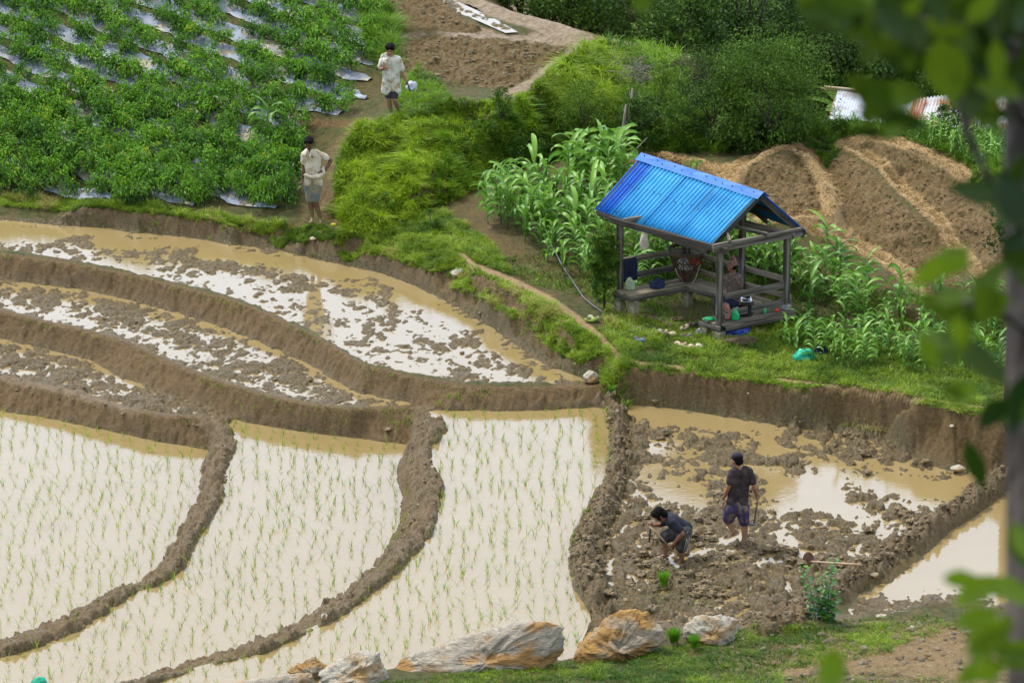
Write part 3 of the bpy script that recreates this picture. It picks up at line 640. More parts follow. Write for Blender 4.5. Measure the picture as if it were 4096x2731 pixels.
grass_obj([grass([(780, 545), (900, 525), (1010, 480), (1130, 560), (1180, 640), (1330, 740), (1440, 780), (1440, 850), (1330, 830), (1250, 760), (1180, 690), (1050, 640), (930, 615), (780, 590)], 60000, .12, .011, 0, .9, M_=open_, thr=.1, vfun=lambda X, Y: .08),
           grass([(640, 545), (720, 520), (800, 545), (900, 590), (780, 575), (690, 560)], 9000, .13, .010, 0, .9, M_=open_, thr=.1),
           grass([(1060, 650), (1117, 682), (1190, 725), (1220, 752), (1345, 838), (1350, 852), (1290, 815), (1215, 755), (1170, 722), (1100, 685), (1040, 660)], 12000, .09, .010, 0, 1.2, M_=open_, thr=-.1),
           grass([(0, 452), (300, 470), (520, 495), (700, 540), (700, 560), (520, 525), (300, 502), (0, 474)], 18000, .14, .011, 0, .8, M_=open_, thr=0, vfun=lambda X, Y: .1),
           grass([(1380, 700), (1640, 770), (1830, 730), (2300, 880), (2352, 950), (1900, 905), (1450, 862), (1400, 800)], 46000, .11, .011, 0, .9, thr=.12),
           grass([(1440, 850), (1700, 865), (2350, 945), (2352, 965), (2100, 938), (1820, 905), (1580, 872), (1440, 866)], 16000, .08, .010, 0, 1.4, M_=open_, thr=.0, vfun=lambda X, Y: .1),
           grass([(1375, 850), (1445, 850), (1450, 890), (1385, 900)], 1400, .16, .010, 0, .8, msk=False),
           ], M_grass_s, label='short trodden grass on the paddy banks and around the shelter')
grass_obj([grass([(860, 1568), (1130, 1540), (1480, 1500), (1700, 1445), (1900, 1440), (2050, 1430), (2050, 1500), (1800, 1540), (1800, 1600), (800, 1600)], 40000, .075, .008, 0, .9, M_=open_, thr=.15, z0=.7, vfun=lambda X, Y: -.08),
           grass([(1900, 1440), (2352, 1430), (2352, 1600), (1700, 1600)], 12000, .06, .008, 0, .9, thr=.15, z0=.7), grass([(1780, 1440), (1900, 1425), (2130, 1410), (2200, 1440), (2050, 1490), (1850, 1470)], 5000, .06, .009, 0, .9, M_=open_, thr=.25, z0=.7, vfun=lambda X, Y: -.15)],
          M_grass_s, label='short green grass around the boulders at the near edge')
grass_obj([grass([(840, -20), (900, 30), (912, 120), (905, 200), (860, 150), (830, 40)], 9000, .32, .014, 0, .8, msk=False),
           grass([(1830, 310), (1900, 250), (2050, 270), (2352, 260), (2352, 420), (2260, 400), (2130, 350), (2020, 312), (1950, 325), (1890, 400), (1860, 350)], 24000, .14, .014, 0, .8, thr=.1),
           grass([(1100, 600), (1400, 560), (1850, 640), (2300, 700), (2340, 880), (1900, 800), (1640, 770), (1380, 690), (1200, 650)], 22000, .12, .013, 0, .8, thr=.25, vfun=lambda X, Y: -.1),
           grass([(920, 195), (960, 150), (1010, 190), (1040, 230), (960, 262), (905, 272)], 5000, .12, .010, 0, .9, msk=False, vfun=lambda X, Y: .2)],
          M_grass_d, label='green grass along the terrace edges and among the corn')
# weeds in the drained mud: many tiny tufts
def mudweeds(poly, n, wz, v0):
    x, y = vpts(n, poly); X, Y, Z = P(x, y, wz)[0], P(x, y, wz)[1], None
    X = np.asarray(X); Y = np.asarray(Y); Z = hz(X, Y); k = (Z > wz - .01) & (rng.uniform(0, 1, n) < np.clip(.4 + 1.2 * fbm(X, Y, 2.2, 2, 31), 0, 1)); X, Y, Z = X[k], Y[k], Z[k]; n = len(X)
    rep = 3; X = np.repeat(X, rep) + rng.normal(0, .015, n * rep); Y = np.repeat(Y, rep) + rng.normal(0, .015, n * rep); Z = np.repeat(Z, rep); n *= rep
    return blades(X, Y, Z - .005, rng.uniform(.02, .055, n), rng.uniform(.006, .013, n), rng.uniform(0, 6.3, n), rng.uniform(.4, 1.8, n), np.clip(v0 + rng.normal(0, .25, n), 0, 1), 2)
M_weed = leaf_mat('mud_weed', (.10, .09, .05), (.17, .22, .05), trans=.1)
grass_obj([mudweeds(PAD['A'][0], 2200, WA, .55), mudweeds(PAD['B'][0], 1800, WB, .5), mudweeds(PAD['F'][0], 500, WF, .2), mudweeds(PAD['R'][0], 2600, WR, .2), mudweeds([(1390, 1290), (1640, 1300), (1700, 1400), (1600, 1440), (1390, 1400)], 1800, WR, .5)],
          M_weed, name='weeds', label='small weeds and rice stubble turned into the wet mud')
def chaff(poly, n, v0=.3):
    x, y = vpts(n, poly); X, Y, Z = Gv(x, y, 1.7); n = len(X)
    return blades(X, Y, Z - .003, rng.uniform(.03, .10, n), rng.uniform(.006, .012, n), rng.uniform(0, 6.3, n), rng.uniform(.8, 2.2, n), np.clip(v0 + rng.normal(0, .3, n), 0, 1), 2)
grass_obj([chaff(plough_polys[0], 1500, .5), chaff(plough_polys[1], 400), chaff(plough_polys[2], 900), chaff(plough_polys[3], 1700), chaff(plough_polys[4], 1500), chaff([(1100, 460), (1300, 420), (1420, 640), (1200, 640)], 1200, .6)],
          M_weed, name='weeds', label='dry weeds strewn over the ploughed terraces')
# tufts on bund faces
def bund_tufts(line, n, off, h, spread=5):
    pts = np.array(line, float); seg = rng.integers(0, len(pts) - 1, n); t = rng.uniform(0, 1, n)[:, None]; p = pts[seg] * (1 - t) + pts[seg + 1] * t
    x = p[:, 0] + off[0] + rng.normal(0, spread, n); y = p[:, 1] + off[1] + rng.normal(0, spread * .6, n)
    X, Y, Z = Gv(x, y, .6); k = fbm(X, Y, 2.5, 2, 33) > -.1; X, Y, Z = X[k], Y[k], Z[k]; n = len(X)
    X = np.repeat(X, 3) + rng.normal(0, .02, n * 3); Y = np.repeat(Y, 3) + rng.normal(0, .02, n * 3); Z = np.repeat(Z, 3); n *= 3
    return blades(X, Y, Z - .005, h * rng.uniform(.5, 1.3, n), rng.uniform(.006, .011, n), rng.uniform(0, 6.3, n), rng.uniform(.3, 1.2, n), np.clip(.5 + rng.normal(0, .25, n), 0, 1), 2)
grass_obj([bund_tufts(DEr, 170, (-2, 0), .11, 3), bund_tufts(DEl, 60, (4, 0), .08, 3), bund_tufts(DCr, 200, (-2, -2), .11, 3), bund_tufts(DCl[:7], 420, (12, 0), .06, 9), bund_tufts(CRl, 190, (3, 0), .12, 3),
           bund_tufts([(900, 975), (960, 960)], 60, (0, 0), .06, 8), bund_tufts(F_front, 60, (0, 14), .05, 8), bund_tufts(B_front[4:], 160, (0, 14), .05, 10), bund_tufts(A_front, 420, (0, 4), .05, 5), bund_tufts(A_front, 200, (0, 26), .05, 14), bund_tufts(B_front, 200, (0, 4), .05, 5), bund_tufts(R_top, 260, (0, 4), .09, 6), bund_tufts(R_top, 90, (0, 30), .06, 16), bund_tufts(C_foot, 80, (0, 0), .12, 2), bund_tufts(E_foot, 60, (0, 0), .12, 2), bund_tufts(D_foot, 50, (0, 0), .12, 2)],
          M_grass_s, label='sparse green tufts sprouting along the mud bunds')

M_straw = leaf_mat('dry_straw', (.32, .22, .09), (.72, .56, .30), trans=.15)
def straw(line, n, spread, h):
    pts = np.array(line, float); L_ = np.hypot(*(pts[1:] - pts[:-1]).T); seg = rng.choice(len(pts) - 1, n, p=L_ / L_.sum()); t = rng.uniform(0, 1, n)[:, None]; p = pts[seg] * (1 - t) + pts[seg + 1] * t
    X, Y, Z = Gv(p[:, 0] + rng.normal(0, spread, n), p[:, 1] + rng.normal(0, spread * .6, n)); nm = fbm(X, Y, 3, 2, 61)
    return blades(X, Y, Z - .003, h * rng.uniform(.4, 1.2, n), rng.uniform(.007, .013, n), -1.5 + rng.normal(0, .8, n), rng.uniform(.8, 2.2, n), np.clip(.5 + .5 * nm + rng.normal(0, .2, n), 0, 1), 2)
grass_obj([straw(Pl, 3600, 9, .09), straw(Lb, 3200, 10, .09), straw(Qc, 2600, 8, .08), straw(So_, 3000, 10, .09), straw([(1441, 350), (1500, 345), (1558, 364), (1640, 390), (1672, 400)], 1500, 10, .08)], M_straw, name='straw', label='dry straw coloured grass cut back along the rims of the ploughed terraces')

grass_obj([bund_tufts(A_front, 300, (0, 2), .05, 6), bund_tufts(B_front, 240, (0, 2), .05, 6), bund_tufts(F_front, 120, (0, 2), .05, 6), bund_tufts(DCc, 160, (0, 0), .05, 10), bund_tufts(DEc, 90, (0, 0), .05, 8), bund_tufts(R_top, 200, (0, 22), .06, 18), bund_tufts(CRc, 120, (0, 0), .05, 12)], M_weed, name='weeds', label='dead weeds and roots hanging from the mud banks')
# ---------------- rice seedlings
def tuft_geo(seed):
    r = np.random.default_rng(seed); n = int(r.integers(5, 8)); a = Acc()
    V, F, A_ = blades(r.normal(0, .008, n), r.normal(0, .008, n), np.full(n, -.04), r.uniform(.12, .24, n), r.uniform(.006, .010, n), r.uniform(0, 6.3, n), r.uniform(.15, .8, n), np.clip(r.normal(.55, .2, n), 0, 1), 3)
    return V, F, A_
tufts = [tuft_geo(100 + i) for i in range(8)]
tuft_me = [np_mesh('rice_seedling', t[0], t[1], [M_rice], smooth=False, attrs={'v': t[2]}) for t in tufts]
seeds = []
for k, wz, desc in (('E', WE, 'leftmost flooded paddy'), ('D', WD, 'middle flooded paddy'), ('C', WC, 'right flooded paddy above the boulders')):
    poly = PW[k]; xs = [p[0] for p in poly]; ys = [p[1] for p in poly]
    for j, yy in enumerate(np.arange(max(min(ys), 70.5), max(ys), .27)):
        for xx in np.arange(max(min(xs), -9.5), max(xs), .215):
            x, y = xx + random.gauss(0, .034) + .05 * math.sin(yy * 1.3 + xx * .7), yy + random.gauss(0, .05)
            if random.random() < .10: continue
            vx, vy = proj(x, y, wz)
            if -10 < vx < 2400 and vy < 1590 and inpoly(np.array([x]), np.array([y]), poly)[0] and hz(x, y) < wz - .05:
                seeds.append((y, x, wz, k, desc))
seeds.sort()
acc = {}
for i, (y, x, wz, k, desc) in enumerate(seeds):
    t = random.randrange(8); rz = random.uniform(0, 6.28); s = random.uniform(.75, 1.25)
    if i < 300:
        o = link('rice_seedling', tuft_me[t], loc=(x, y, wz)); o.rotation_euler = (random.gauss(0, .12), random.gauss(0, .12), rz); o.scale = (s, s, s)
        tag(o, 'young green rice seedling standing in the ' + desc, 'rice seedling', 'rice seedlings in the ' + desc)
    else:
        V, F, A_ = tufts[t]; c, q = math.cos(rz), math.sin(rz)
        V2 = np.stack([V[:, 0] * c - V[:, 1] * q, V[:, 0] * q + V[:, 1] * c, V[:, 2]], -1) * s + np.array([x, y, wz])
        acc.setdefault(k, (Acc(), desc))[0].add(V2, F, A_)
for k, (a, desc) in acc.items():
    tag(link('rice_seedlings', a.mesh('rice_seedlings', [M_rice])), 'rows of farther rice seedlings in the ' + desc, 'rice seedlings', kind='stuff')
# ---------------- pepper plants on plastic mulch
M_plastic = noise_mat('mulch_film', (.15, .18, .26), (.28, .33, .44), 3, .5, bump=.5, bscale=9, spec=.4, c3=(.28, .25, .2), s3=2.5)
M_plastic.node_tree.nodes['Principled BSDF'].inputs['Metallic'].default_value = .0
def pepper_geo(seed, h, wide, n):
    r = np.random.default_rng(seed); a = Acc()
    nst = 5; cl = []
    for i in range(nst * 3):
        an = r.uniform(0, 6.28); rad = wide * math.sqrt(r.uniform(0, 1)); z = h * r.uniform(.35, 1.0) * (1 - .3 * (rad / wide) ** 2)
        cl.append((rad * math.cos(an), rad * math.sin(an), z, r.uniform(-.18, .3)))
    cl = np.array(cl); k = r.integers(0, len(cl), n); base = cl[k, :3] + r.normal(0, .045, (n, 3))
    d = base - np.array([0, 0, h * .4]); d[:, 2] = d[:, 2] * .3 - .05; d += r.normal(0, .12, (n, 3))
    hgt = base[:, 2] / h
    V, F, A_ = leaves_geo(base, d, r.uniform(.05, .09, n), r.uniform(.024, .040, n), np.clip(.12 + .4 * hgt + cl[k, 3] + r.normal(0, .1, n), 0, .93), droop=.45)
    A_[:8] = 1 if r.random() < .3 else A_[:8]
    a.add(V, F, A_)
    return a
def stem_geo(h, seed, wide):
    r = np.random.default_rng(seed); a = Acc()
    for i in range(4):
        an = r.uniform(0, 6.28); q = wide * .6
        V, F = tube_geo([(0, 0, -.03), (0, 0, h * .3), (q * .5 * math.cos(an), q * .5 * math.sin(an), h * .6), (q * math.cos(an), q * math.sin(an), h * .9)], [.007, .006, .004, .002], 4)
        a.add(V, F, np.zeros(len(V)))
    return a
pep = []
for i in range(8):
    h = [.42, .5, .46, .38, .52, .44, .34, .48][i]; wd_ = h * .48
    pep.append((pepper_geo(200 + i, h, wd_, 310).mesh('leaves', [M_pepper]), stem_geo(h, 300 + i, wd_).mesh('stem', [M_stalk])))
rows_dir = np.array(P(600, 330, 1.5)[:2]) - np.array(P(100, 190, 1.5)[:2]); rows_dir /= np.linalg.norm(rows_dir); rows_n = np.array([-rows_dir[1], rows_dir[0]])
pfield = [(-60, -40), (835, -40), (868, 30), (890, 110), (880, 150), (872, 190), (860, 240), (800, 262), (730, 262), (705, 330), (690, 400), (672, 470), (655, 520), (520, 492), (300, 472), (0, 455), (-60, 452)]
O0 = np.array(P(400, 300, 1.5)[:2])
plants = []
ROWS = np.arange(-9, 12) * .72
for ri, off in enumerate(ROWS):
    pts_row = []
    for s in np.arange(-14, 14, .315):
        p = O0 + rows_n * (off + random.gauss(0, .07)) + rows_dir * (s + random.gauss(0, .08))
        z = float(hz(p[0], p[1])); vx, vy = proj(p[0], p[1], z)
        if inpoly(np.array([vx]), np.array([vy]), pfield)[0]:
            dens = .92 if vy > 230 else .80
            if vx > 600 and 200 < vy < 300: dens = .7
            if random.random() < dens: plants.append((p[0], p[1], z, vx, vy))
            if vy > 235 and vx < 640 and random.random() < .62:
                q = p + rows_n * .36 + rows_dir * random.uniform(-.1, .1); plants.append((q[0], q[1], float(hz(q[0], q[1])), *proj(q[0], q[1], z)))
# the film strips
film_lines = []
for ri, off in enumerate(ROWS):
    ss = np.arange(-14, 14, .12); p = O0[None] + rows_n[None] * off + rows_dir[None] * ss[:, None]
    z = hz(p[:, 0], p[:, 1]); vx, vy = proj(p[:, 0], p[:, 1], z); k = inpoly(vx, vy, [(-80, -60), (842, -60), (872, 30), (895, 110), (890, 150), (850, 190), (845, 250), (770, 268), (700, 285), (680, 350), (660, 420), (640, 490), (520, 478), (300, 460), (0, 440), (-80, 434)])
    p = p[k]
    if len(p) < 12: continue
    a = np.linspace(-.28, .28, 9); Pp = p[:, None, :] + rows_n[None, None, :] * a[None, :, None]
    sq = np.arange(len(p)); jag = .05 * vnoise(sq * .5, np.full(len(p), ri * 3.1)); wf_ = np.clip(.85 + .35 * vnoise(sq * .35, np.full(len(p), ri * 5.3)), .3, 1.1) * np.clip(np.minimum(sq + 1, len(p) - sq) / 5, .35, 1); Pp = p[:, None, :] + rows_n[None, None, :] * (a[None, :] * wf_[:, None] + jag[:, None])[..., None]
    Zz = blur(hz(Pp[..., 0], Pp[..., 1]), 2, 3) + .045 * (1 - (a / .30) ** 2)[None] + .012 + .022 * vnoise(Pp[..., 0] * 7, Pp[..., 1] * 7, 4)
    Vv = np.concatenate([Pp, Zz[..., None]], -1).reshape(-1, 3); ii = np.arange(len(p) * 9).reshape(len(p), 9)
    me = np_mesh('plastic_mulch_sheet', Vv, np.stack([ii[:-1, :-1], ii[:-1, 1:], ii[1:, 1:], ii[1:, :-1]], -1).reshape(-1, 4), [M_plastic])
    tag(link('plastic_mulch_sheet', me), 'strip of silvery grey plastic film laid on a row of the pepper field', 'plastic mulch', 'plastic film strips in the pepper field')
plants.sort(key=lambda p: p[1])
a_rest = Acc()
print('pepper', len(plants), 'seedlings', len(seeds))
for i, (x, y, z, vx, vy) in enumerate(plants):
    k = random.randrange(8); s = random.uniform(.8, 1.25) * (1.05 if vy > 235 else 1.0); rz = random.uniform(0, 6.28)
    if i < 300:
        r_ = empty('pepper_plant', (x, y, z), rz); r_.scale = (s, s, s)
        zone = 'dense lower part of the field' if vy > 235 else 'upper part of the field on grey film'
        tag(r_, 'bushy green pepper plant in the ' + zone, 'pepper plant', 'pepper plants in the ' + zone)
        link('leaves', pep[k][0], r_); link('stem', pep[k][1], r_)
    else:
        me = pep[k][0]; n = len(me.vertices); V = np.empty(n * 3, np.float32); me.vertices.foreach_get('co', V); V = V.reshape(-1, 3)
        c, q = math.cos(rz), math.sin(rz); V2 = np.stack([V[:, 0] * c - V[:, 1] * q, V[:, 0] * q + V[:, 1] * c, V[:, 2]], -1) * s + np.array([x, y, z])
        A_ = np.empty(n, np.float32); me.attributes['v'].data.foreach_get('value', A_)
        b = np.arange(n // 4)[:, None] * 4; a_rest.add(V2, np.concatenate([b + [[0, 1, 2]], b + [[0, 2, 3]]], 0), A_)
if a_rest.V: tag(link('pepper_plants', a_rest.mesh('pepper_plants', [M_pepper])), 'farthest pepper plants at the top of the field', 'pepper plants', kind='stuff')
# ---------------- corn
def corn_geo(seed, h, nl=11, dry=False):
    r = np.random.default_rng(seed); a = Acc(); lean = r.normal(0, .05, 2)
    for i in range(nl):
        t = .12 + .82 * i / nl; z0 = h * t * .86; an = (i % 2) * math.pi + r.normal(0, .35) + seed
        ln = h * r.uniform(.40, .60) * (1 - .35 * abs(t - .55)); w0 = r.uniform(.07, .10)
        dirv = np.array([math.cos(an), math.sin(an), 0]); side = np.array([-math.sin(an), math.cos(an), 0]); m = 9
        el = r.uniform(1.0, 1.3) - .1 * i / nl; pos = np.array([lean[0] * z0, lean[1] * z0, z0]); V = []
        droop = r.uniform(.20, .34) * (1.0 if t < .8 else .55); tw = r.normal(0, .12)
        for j in range(m + 1):
            u = j / m; w_ = w0 * (math.sin(math.pi * min(1, (u * .85 + .15))) ** .7) * (1 if j < m else .02)
            upn = np.array([-dirv[0] * math.sin(el), -dirv[1] * math.sin(el), math.cos(el)])
            sd_ = side * math.cos(tw * j) + upn * math.sin(tw * j)
            ww = .008 * math.sin(j * 2.1 + i)
            V += [pos - sd_ * w_ * .5 + upn * (w_ * .22 + ww), pos, pos + sd_ * w_ * .5 + upn * (w_ * .22 - ww)]
            pos = pos + (dirv * math.cos(el) + np.array([0, 0, math.sin(el)])) * ln / m; el -= droop * (.6 + u)
        V = np.array(V); ii = np.arange((m + 1) * 3).reshape(m + 1, 3)
        F = np.stack([ii[:-1, :-1], ii[:-1, 1:], ii[1:, 1:], ii[1:, :-1]], -1).reshape(-1, 4)
        vv = np.tile([.35, .75, .35], m + 1) + r.normal(0, .12); a.add(V, F, np.clip(vv, 0, 1))
    b = Acc(); V, F = tube_geo([(0, 0, -.04), (lean[0] * h * .4, lean[1] * h * .4, h * .4), (lean[0] * h * .84, lean[1] * h * .84, h * .84)], [.014, .012, .006], 6); b.add(V, F, np.zeros(len(V)))
    return a, b
corn_me = []
for i in range(9):
    a, b = corn_geo(400 + i, 1.0, 9 + i % 4); corn_me.append((a.mesh('leaves', [M_corn], True), b.mesh('stalk', [M_stalk], True)))
def corn(vx, vy, h, label, group, z0=1.3):
    p = G(vx, vy, z0); k = random.randrange(9); r_ = empty('corn_plant', p, random.uniform(0, 6.28)); r_.scale = (h * random.uniform(.85, 1.1),) * 2 + (h,)
    tag(r_, label, 'corn plant', group); link('leaves', corn_me[k][0], r_); link('stalk', corn_me[k][1], r_)
    return r_
def corn_patch(poly, sx, sy, h, label, group, hfun=None, skip=.1):
    xs = [p[0] for p in poly]; ys = [p[1] for p in poly]; c = 0
    for j, y in enumerate(np.arange(min(ys), max(ys), sy)):
        for x in np.arange(min(xs) + (j % 2) * sx * .5, max(xs), sx):
            xx, yy = x + random.gauss(0, sx * .18), y + random.gauss(0, sy * .2)
            if random.random() < skip or not inpoly(np.array([xx]), np.array([yy]), poly)[0]: continue
            hh = (hfun(xx, yy) if hfun else h) * random.uniform(.82, 1.15)
            corn(xx, yy, hh, label, group); c += 1
    return c
nc = 0
nc += corn_patch([(1110, 510), (1130, 455), (1230, 445), (1400, 480), (1420, 600), (1370, 660), (1300, 630), (1200, 570)], 27, 22, .72, 'green corn plant in the patch left of the blue roofed shelter', 'corn left of the shelter', lambda x, y: .68 + .25 * (y < 560), .04)
nc += corn_patch([(1290, 440), (1320, 395), (1440, 395), (1450, 440), (1400, 460), (1310, 460)], 24, 18, 1.1, 'tall dark corn plant in the clump behind the left end of the roof', 'tall corn behind the shelter', None, .05)
nc += corn_patch([(1440, 700), (1450, 560), (1560, 545), (1700, 560), (1800, 600), (1840, 660), (1800, 690), (1700, 640), (1590, 620)], 27, 20, .85, 'corn plant seen through the open sides of the shelter', 'corn right behind the shelter', None, .1)
nc += corn_patch([(1830, 700), (1850, 640), (1900, 620), (1990, 650), (2010, 720), (1960, 760), (1860, 740)], 31, 26, .86, 'tall corn plant just right of the shelter', 'corn right of the shelter', None, .15)
nc += corn_patch([(1790, 800), (1850, 765), (2000, 775), (2200, 800), (2330, 830), (2330, 875), (2150, 862), (1950, 845), (1860, 840)], 34, 22, .64, 'corn plant in the near row above the right bank', 'corn above the right bank', None, .12)
nc += corn_patch([(2040, 720), (2200, 680), (2330, 700), (2330, 800), (2160, 790), (2020, 770)], 36, 26, .68, 'corn plant behind the near row at the right edge', 'corn at the right edge', None, .2)
for x, y, h in ((1905, 600, .9), (2065, 730, 1.05), (1600, 400, .35), (1586, 408, .4)):
    corn(x, y, h, {1905: 'corn plant beside the lower tan terrace bund', 2065: 'lone dark corn plant standing on bare soil below the tan bund', 1600: 'corn top poking up right behind the blue ridge', 1586: 'smaller corn top behind the blue ridge'}[x], None)
nc += corn_patch([(2000, 300), (2100, 288), (2330, 320), (2340, 400), (2250, 385), (2150, 345), (2060, 315)], 20, 13, .42, 'small bright corn plant in the band below the metal roofs', 'small corn below the metal roofs', None, .08)
nc += corn_patch([(1870, 290), (1960, 265), (1990, 285), (1900, 310)], 26, 14, .34, 'small corn plant right of the big dark bush', 'small corn beside the bush', None, .2)
print('corn', nc)
cm = corn(615, 335, 1.0, 'lone corn stalk with dry tassel standing among the pepper plants', None, 1.4)
# ---------------- shrubs and trees
def crown_geo(cen, rad, ncl, per, lsz, seed, sig=.16, up_=.2, v0=.4, shape=None, vert=.5):
    r = np.random.default_rng(seed); u = r.normal(0, 1, (ncl, 3)); u /= np.linalg.norm(u, axis=1, keepdims=True); u[:, 2] = np.abs(u[:, 2]) * 1.0 - .7 * (r.random(ncl) < .45)
    c = np.array(cen) + u * np.array(rad) * (r.uniform(.35, 1, ncl) ** .5)[:, None]
    k = np.repeat(np.arange(ncl), per); n = len(k); s = sig * min(rad) * r.uniform(.6, 1.5, ncl)
    p = c[k] + r.normal(0, 1, (n, 3)) * s[k][:, None] * np.array([1, 1, .75])
    d = (c - np.array(cen))[k] / max(rad) + r.normal(0, .7, (n, 3)); d[:, 2] += up_
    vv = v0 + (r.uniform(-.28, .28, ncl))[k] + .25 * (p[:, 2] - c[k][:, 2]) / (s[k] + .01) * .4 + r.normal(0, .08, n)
    return leaves_geo(p, d, r.uniform(.6, 1.4, n) * lsz, r.uniform(.6, 1.4, n) * lsz * vert, np.clip(vv, 0, 1), droop=.15), c
def shrub(name, vx, vy, hgt, wid, ncl, per, lsz, m, label, cat, seed, z0=1.8, group=None, trunk=True, dep=None, cz0=.5, v0=.4, vert=.5, pos=None, base=None):
    p = Vector(pos) if pos else G(vx, vy, z0); o = empty(name, p)
    if name == 'bush': cz0 = .42
    (V, F, A_), c = crown_geo((0, 0, hgt * cz0), (wid / 2, (dep or wid) / 2, hgt * (1 - cz0)), ncl, per, lsz, seed, v0=v0, vert=vert)
    a = Acc(); a.add(V, F, A_); link('crown', a.mesh('crown', [m]), o)
    b = Acc(); r = np.random.default_rng(seed)
    for i in r.choice(len(c), min(9, len(c)), replace=False):
        q = c[i]; t = hgt * (.011 if name == 'tree' else .008) + .006
        V, F = tube_geo([(0, 0, -.1), (q[0] * .15, q[1] * .15, q[2] * .35), tuple(q * .6 + [0, 0, .1 * hgt]), tuple(q)], [t, t * .8, t * .45, t * .15], 6); b.add(V, F, np.zeros(len(V)))
    link('trunk', b.mesh('trunk', [M_bark], True), o)
    tag(o, label, cat, group); return o
# shrubs between mound and terraces (position on the ground in the picture)
shrub('bush', 1770, 320, 2.25, 2.2, 150, 120, .07, M_shrub, 'largest dark green bush with feathery twigs right of the mound', 'bush', 51, dep=1.6, v0=.5, vert=.35)
shrub('bush', 1640, 300, 1.7, 1.2, 70, 110, .06, M_shrub, 'dark bush with dead undergrowth on the left flank of the big bush', 'bush', 52, v0=.4, vert=.35)
shrub('bush', 1860, 250, 1.5, 1.4, 60, 110, .06, M_shrub, 'grey green bush spreading toward the metal roofs', 'bush', 53, v0=.45, vert=.35)
shrub('bush', 1700, 350, .9, .8, 40, 90, .06, M_shrub, 'low broad leaved bush at the foot of the big bush', 'bush', 54, v0=.5, vert=.75)
shrub('bush', 1470, 320, 1.0, .8, 40, 90, .06, M_tree_dk, 'dark shaded bush under the dead branches', 'bush', 55, v0=.5, vert=.6)
shrub('bush', 1550, 330, .8, .75, 30, 90, .05, M_shrub_l, 'light green bush below the dead branches', 'bush', 56, v0=.3)
shrub('bush', 1520, 240, 1.0, .45, 30, 80, .045, M_shrub_l, 'slender light green bush rising above the dead branches', 'bush', 57, v0=.35)
shrub('bush', 1340, 300, .95, 1.0, 50, 90, .05, M_shrub_l, 'rounded leafy bush on the grassy bank', 'bush', 58, v0=.25, vert=.35)
shrub('bush', 1150, 290, .8, .45, 30, 80, .045, M_shrub_l, 'narrow dark weed bush at the mound crest', 'bush', 59, v0=.2, vert=.35)
shrub('bush', 1210, 340, .6, .8, 30, 80, .045, M_shrub_l, 'low dark bush in the hollow of the grassy bank', 'bush', 60, v0=.1, vert=.35)
shrub('bush', 990, 530, .42, .36, 22, 80, .035, M_shrub_l, 'small round bush at the foot of the mound', 'bush', 61, v0=.3, vert=.35)
shrub('bush', 880, 475, .3, .4, 14, 70, .035, M_shrub_l, 'small bush half sunk in the mound grass', 'bush', 62, v0=.45, vert=.5)
shrub('bush', 1580, 118, .75, .8, 40, 90, .055, M_shrub_l, 'light green bush behind the pale bund', 'bush', 63, v0=.55, vert=.35)
shrub('bush', 1690, 130, .8, .7, 34, 90, .055, M_shrub_l, 'bright upright bush between pale bund and big bush', 'bush', 64, v0=.5, vert=.35)
shrub('bush', 1230, 28, .35, .8, 22, 70, .05, M_shrub_l, 'low green bush just behind the upper bund', 'bush', 65, v0=.45)
shrub('bush', 1400, 66, .5, .8, 26, 70, .05, M_shrub_l, 'low bush with grass behind the corner of the pale bund', 'bush', 66, v0=.4)
shrub('bush', 2130, 255, .9, .7, 30, 80, .05, M_shrub_l, 'weed bush growing in front of the silver roof', 'bush', 67, v0=.25, vert=.4)
shrub('bush', 1985, 265, .55, .45, 22, 80, .045, M_shrub_l, 'thin weed bush in front of the bamboo poles', 'bush', 68, v0=.35, vert=.4)
shrub('bush', 2180, 300, .6, .5, 20, 80, .05, M_shrub, 'small dark bush before the rusty roof', 'bush', 69, v0=.35)
shrub('bush', 2250, 430, .35, .45, 18, 70, .05, M_shrub_l, 'small bush on the outer terrace bund at the right', 'bush', 70, v0=.35)
# climbing shrub round the left front post of the shelter
shrub('climbing_shrub', 1388, 712, 1.66, .50, 130, 110, .036, M_shrub_l, 'tall narrow shrub wrapped round the left post of the shelter', 'shrub', 71, z0=1.2, dep=.40, cz0=.48, v0=.22, vert=.6)
# forest beyond the ridge
TR = [(1.5, 106, 3.6, 3), (3.2, 105, 4.2, 3.2), (5, 106, 4.4, 3.4), (3.6, 103.3, 2.6, 2.0), (7, 105, 3.6, 3.2), (9, 106, 4.2, 3.4), (11, 107.5, 4.4, 3.6), (0.6, 109.5, 4.4, 3), (2.6, 110.5, 6, 3.6), (6, 111, 6.4, 4), (9, 112, 7, 4.2), (12.5, 112, 7, 4.4), (-1.2, 109.5, 3.4, 2.6), (8.6, 109, 4.6, 3.4)]
TR += [(6.6, 104.4, 1.6, 1.8), (7.8, 104.6, 1.3, 1.6), (9.2, 104.4, 1.7, 2.0), (10.6, 104.6, 1.8, 2.0), (4.6, 102.6, 1.8, 1.6), (8.4, 106, 2.6, 3), (6.2, 107, 2.8, 3), (10.4, 106, 2.8, 3), (12, 105, 2.4, 2.6), (3.9, 108, 3.2, 3.2), (1.8, 108, 2.6, 2.6), (.2, 107.6, 2.2, 2.2)]
for i, (x, y, h, w_) in enumerate(TR):
    shrub('tree', 0, 0, h, w_, 100, 90, .10, M_tree_dk if i % 3 else M_shrub, ['dark leafy tree in the wood behind the upper terraces', 'dark tree with lighter leaves in the wood behind the upper terraces'][0 if i % 3 else 1], 'tree', 80 + i,
          group='trees in the wood behind the terraces', dep=w_ * .7, v0=.5 - .015 * (i % 7), pos=(x, y, float(hz(x, y))), cz0=.40)
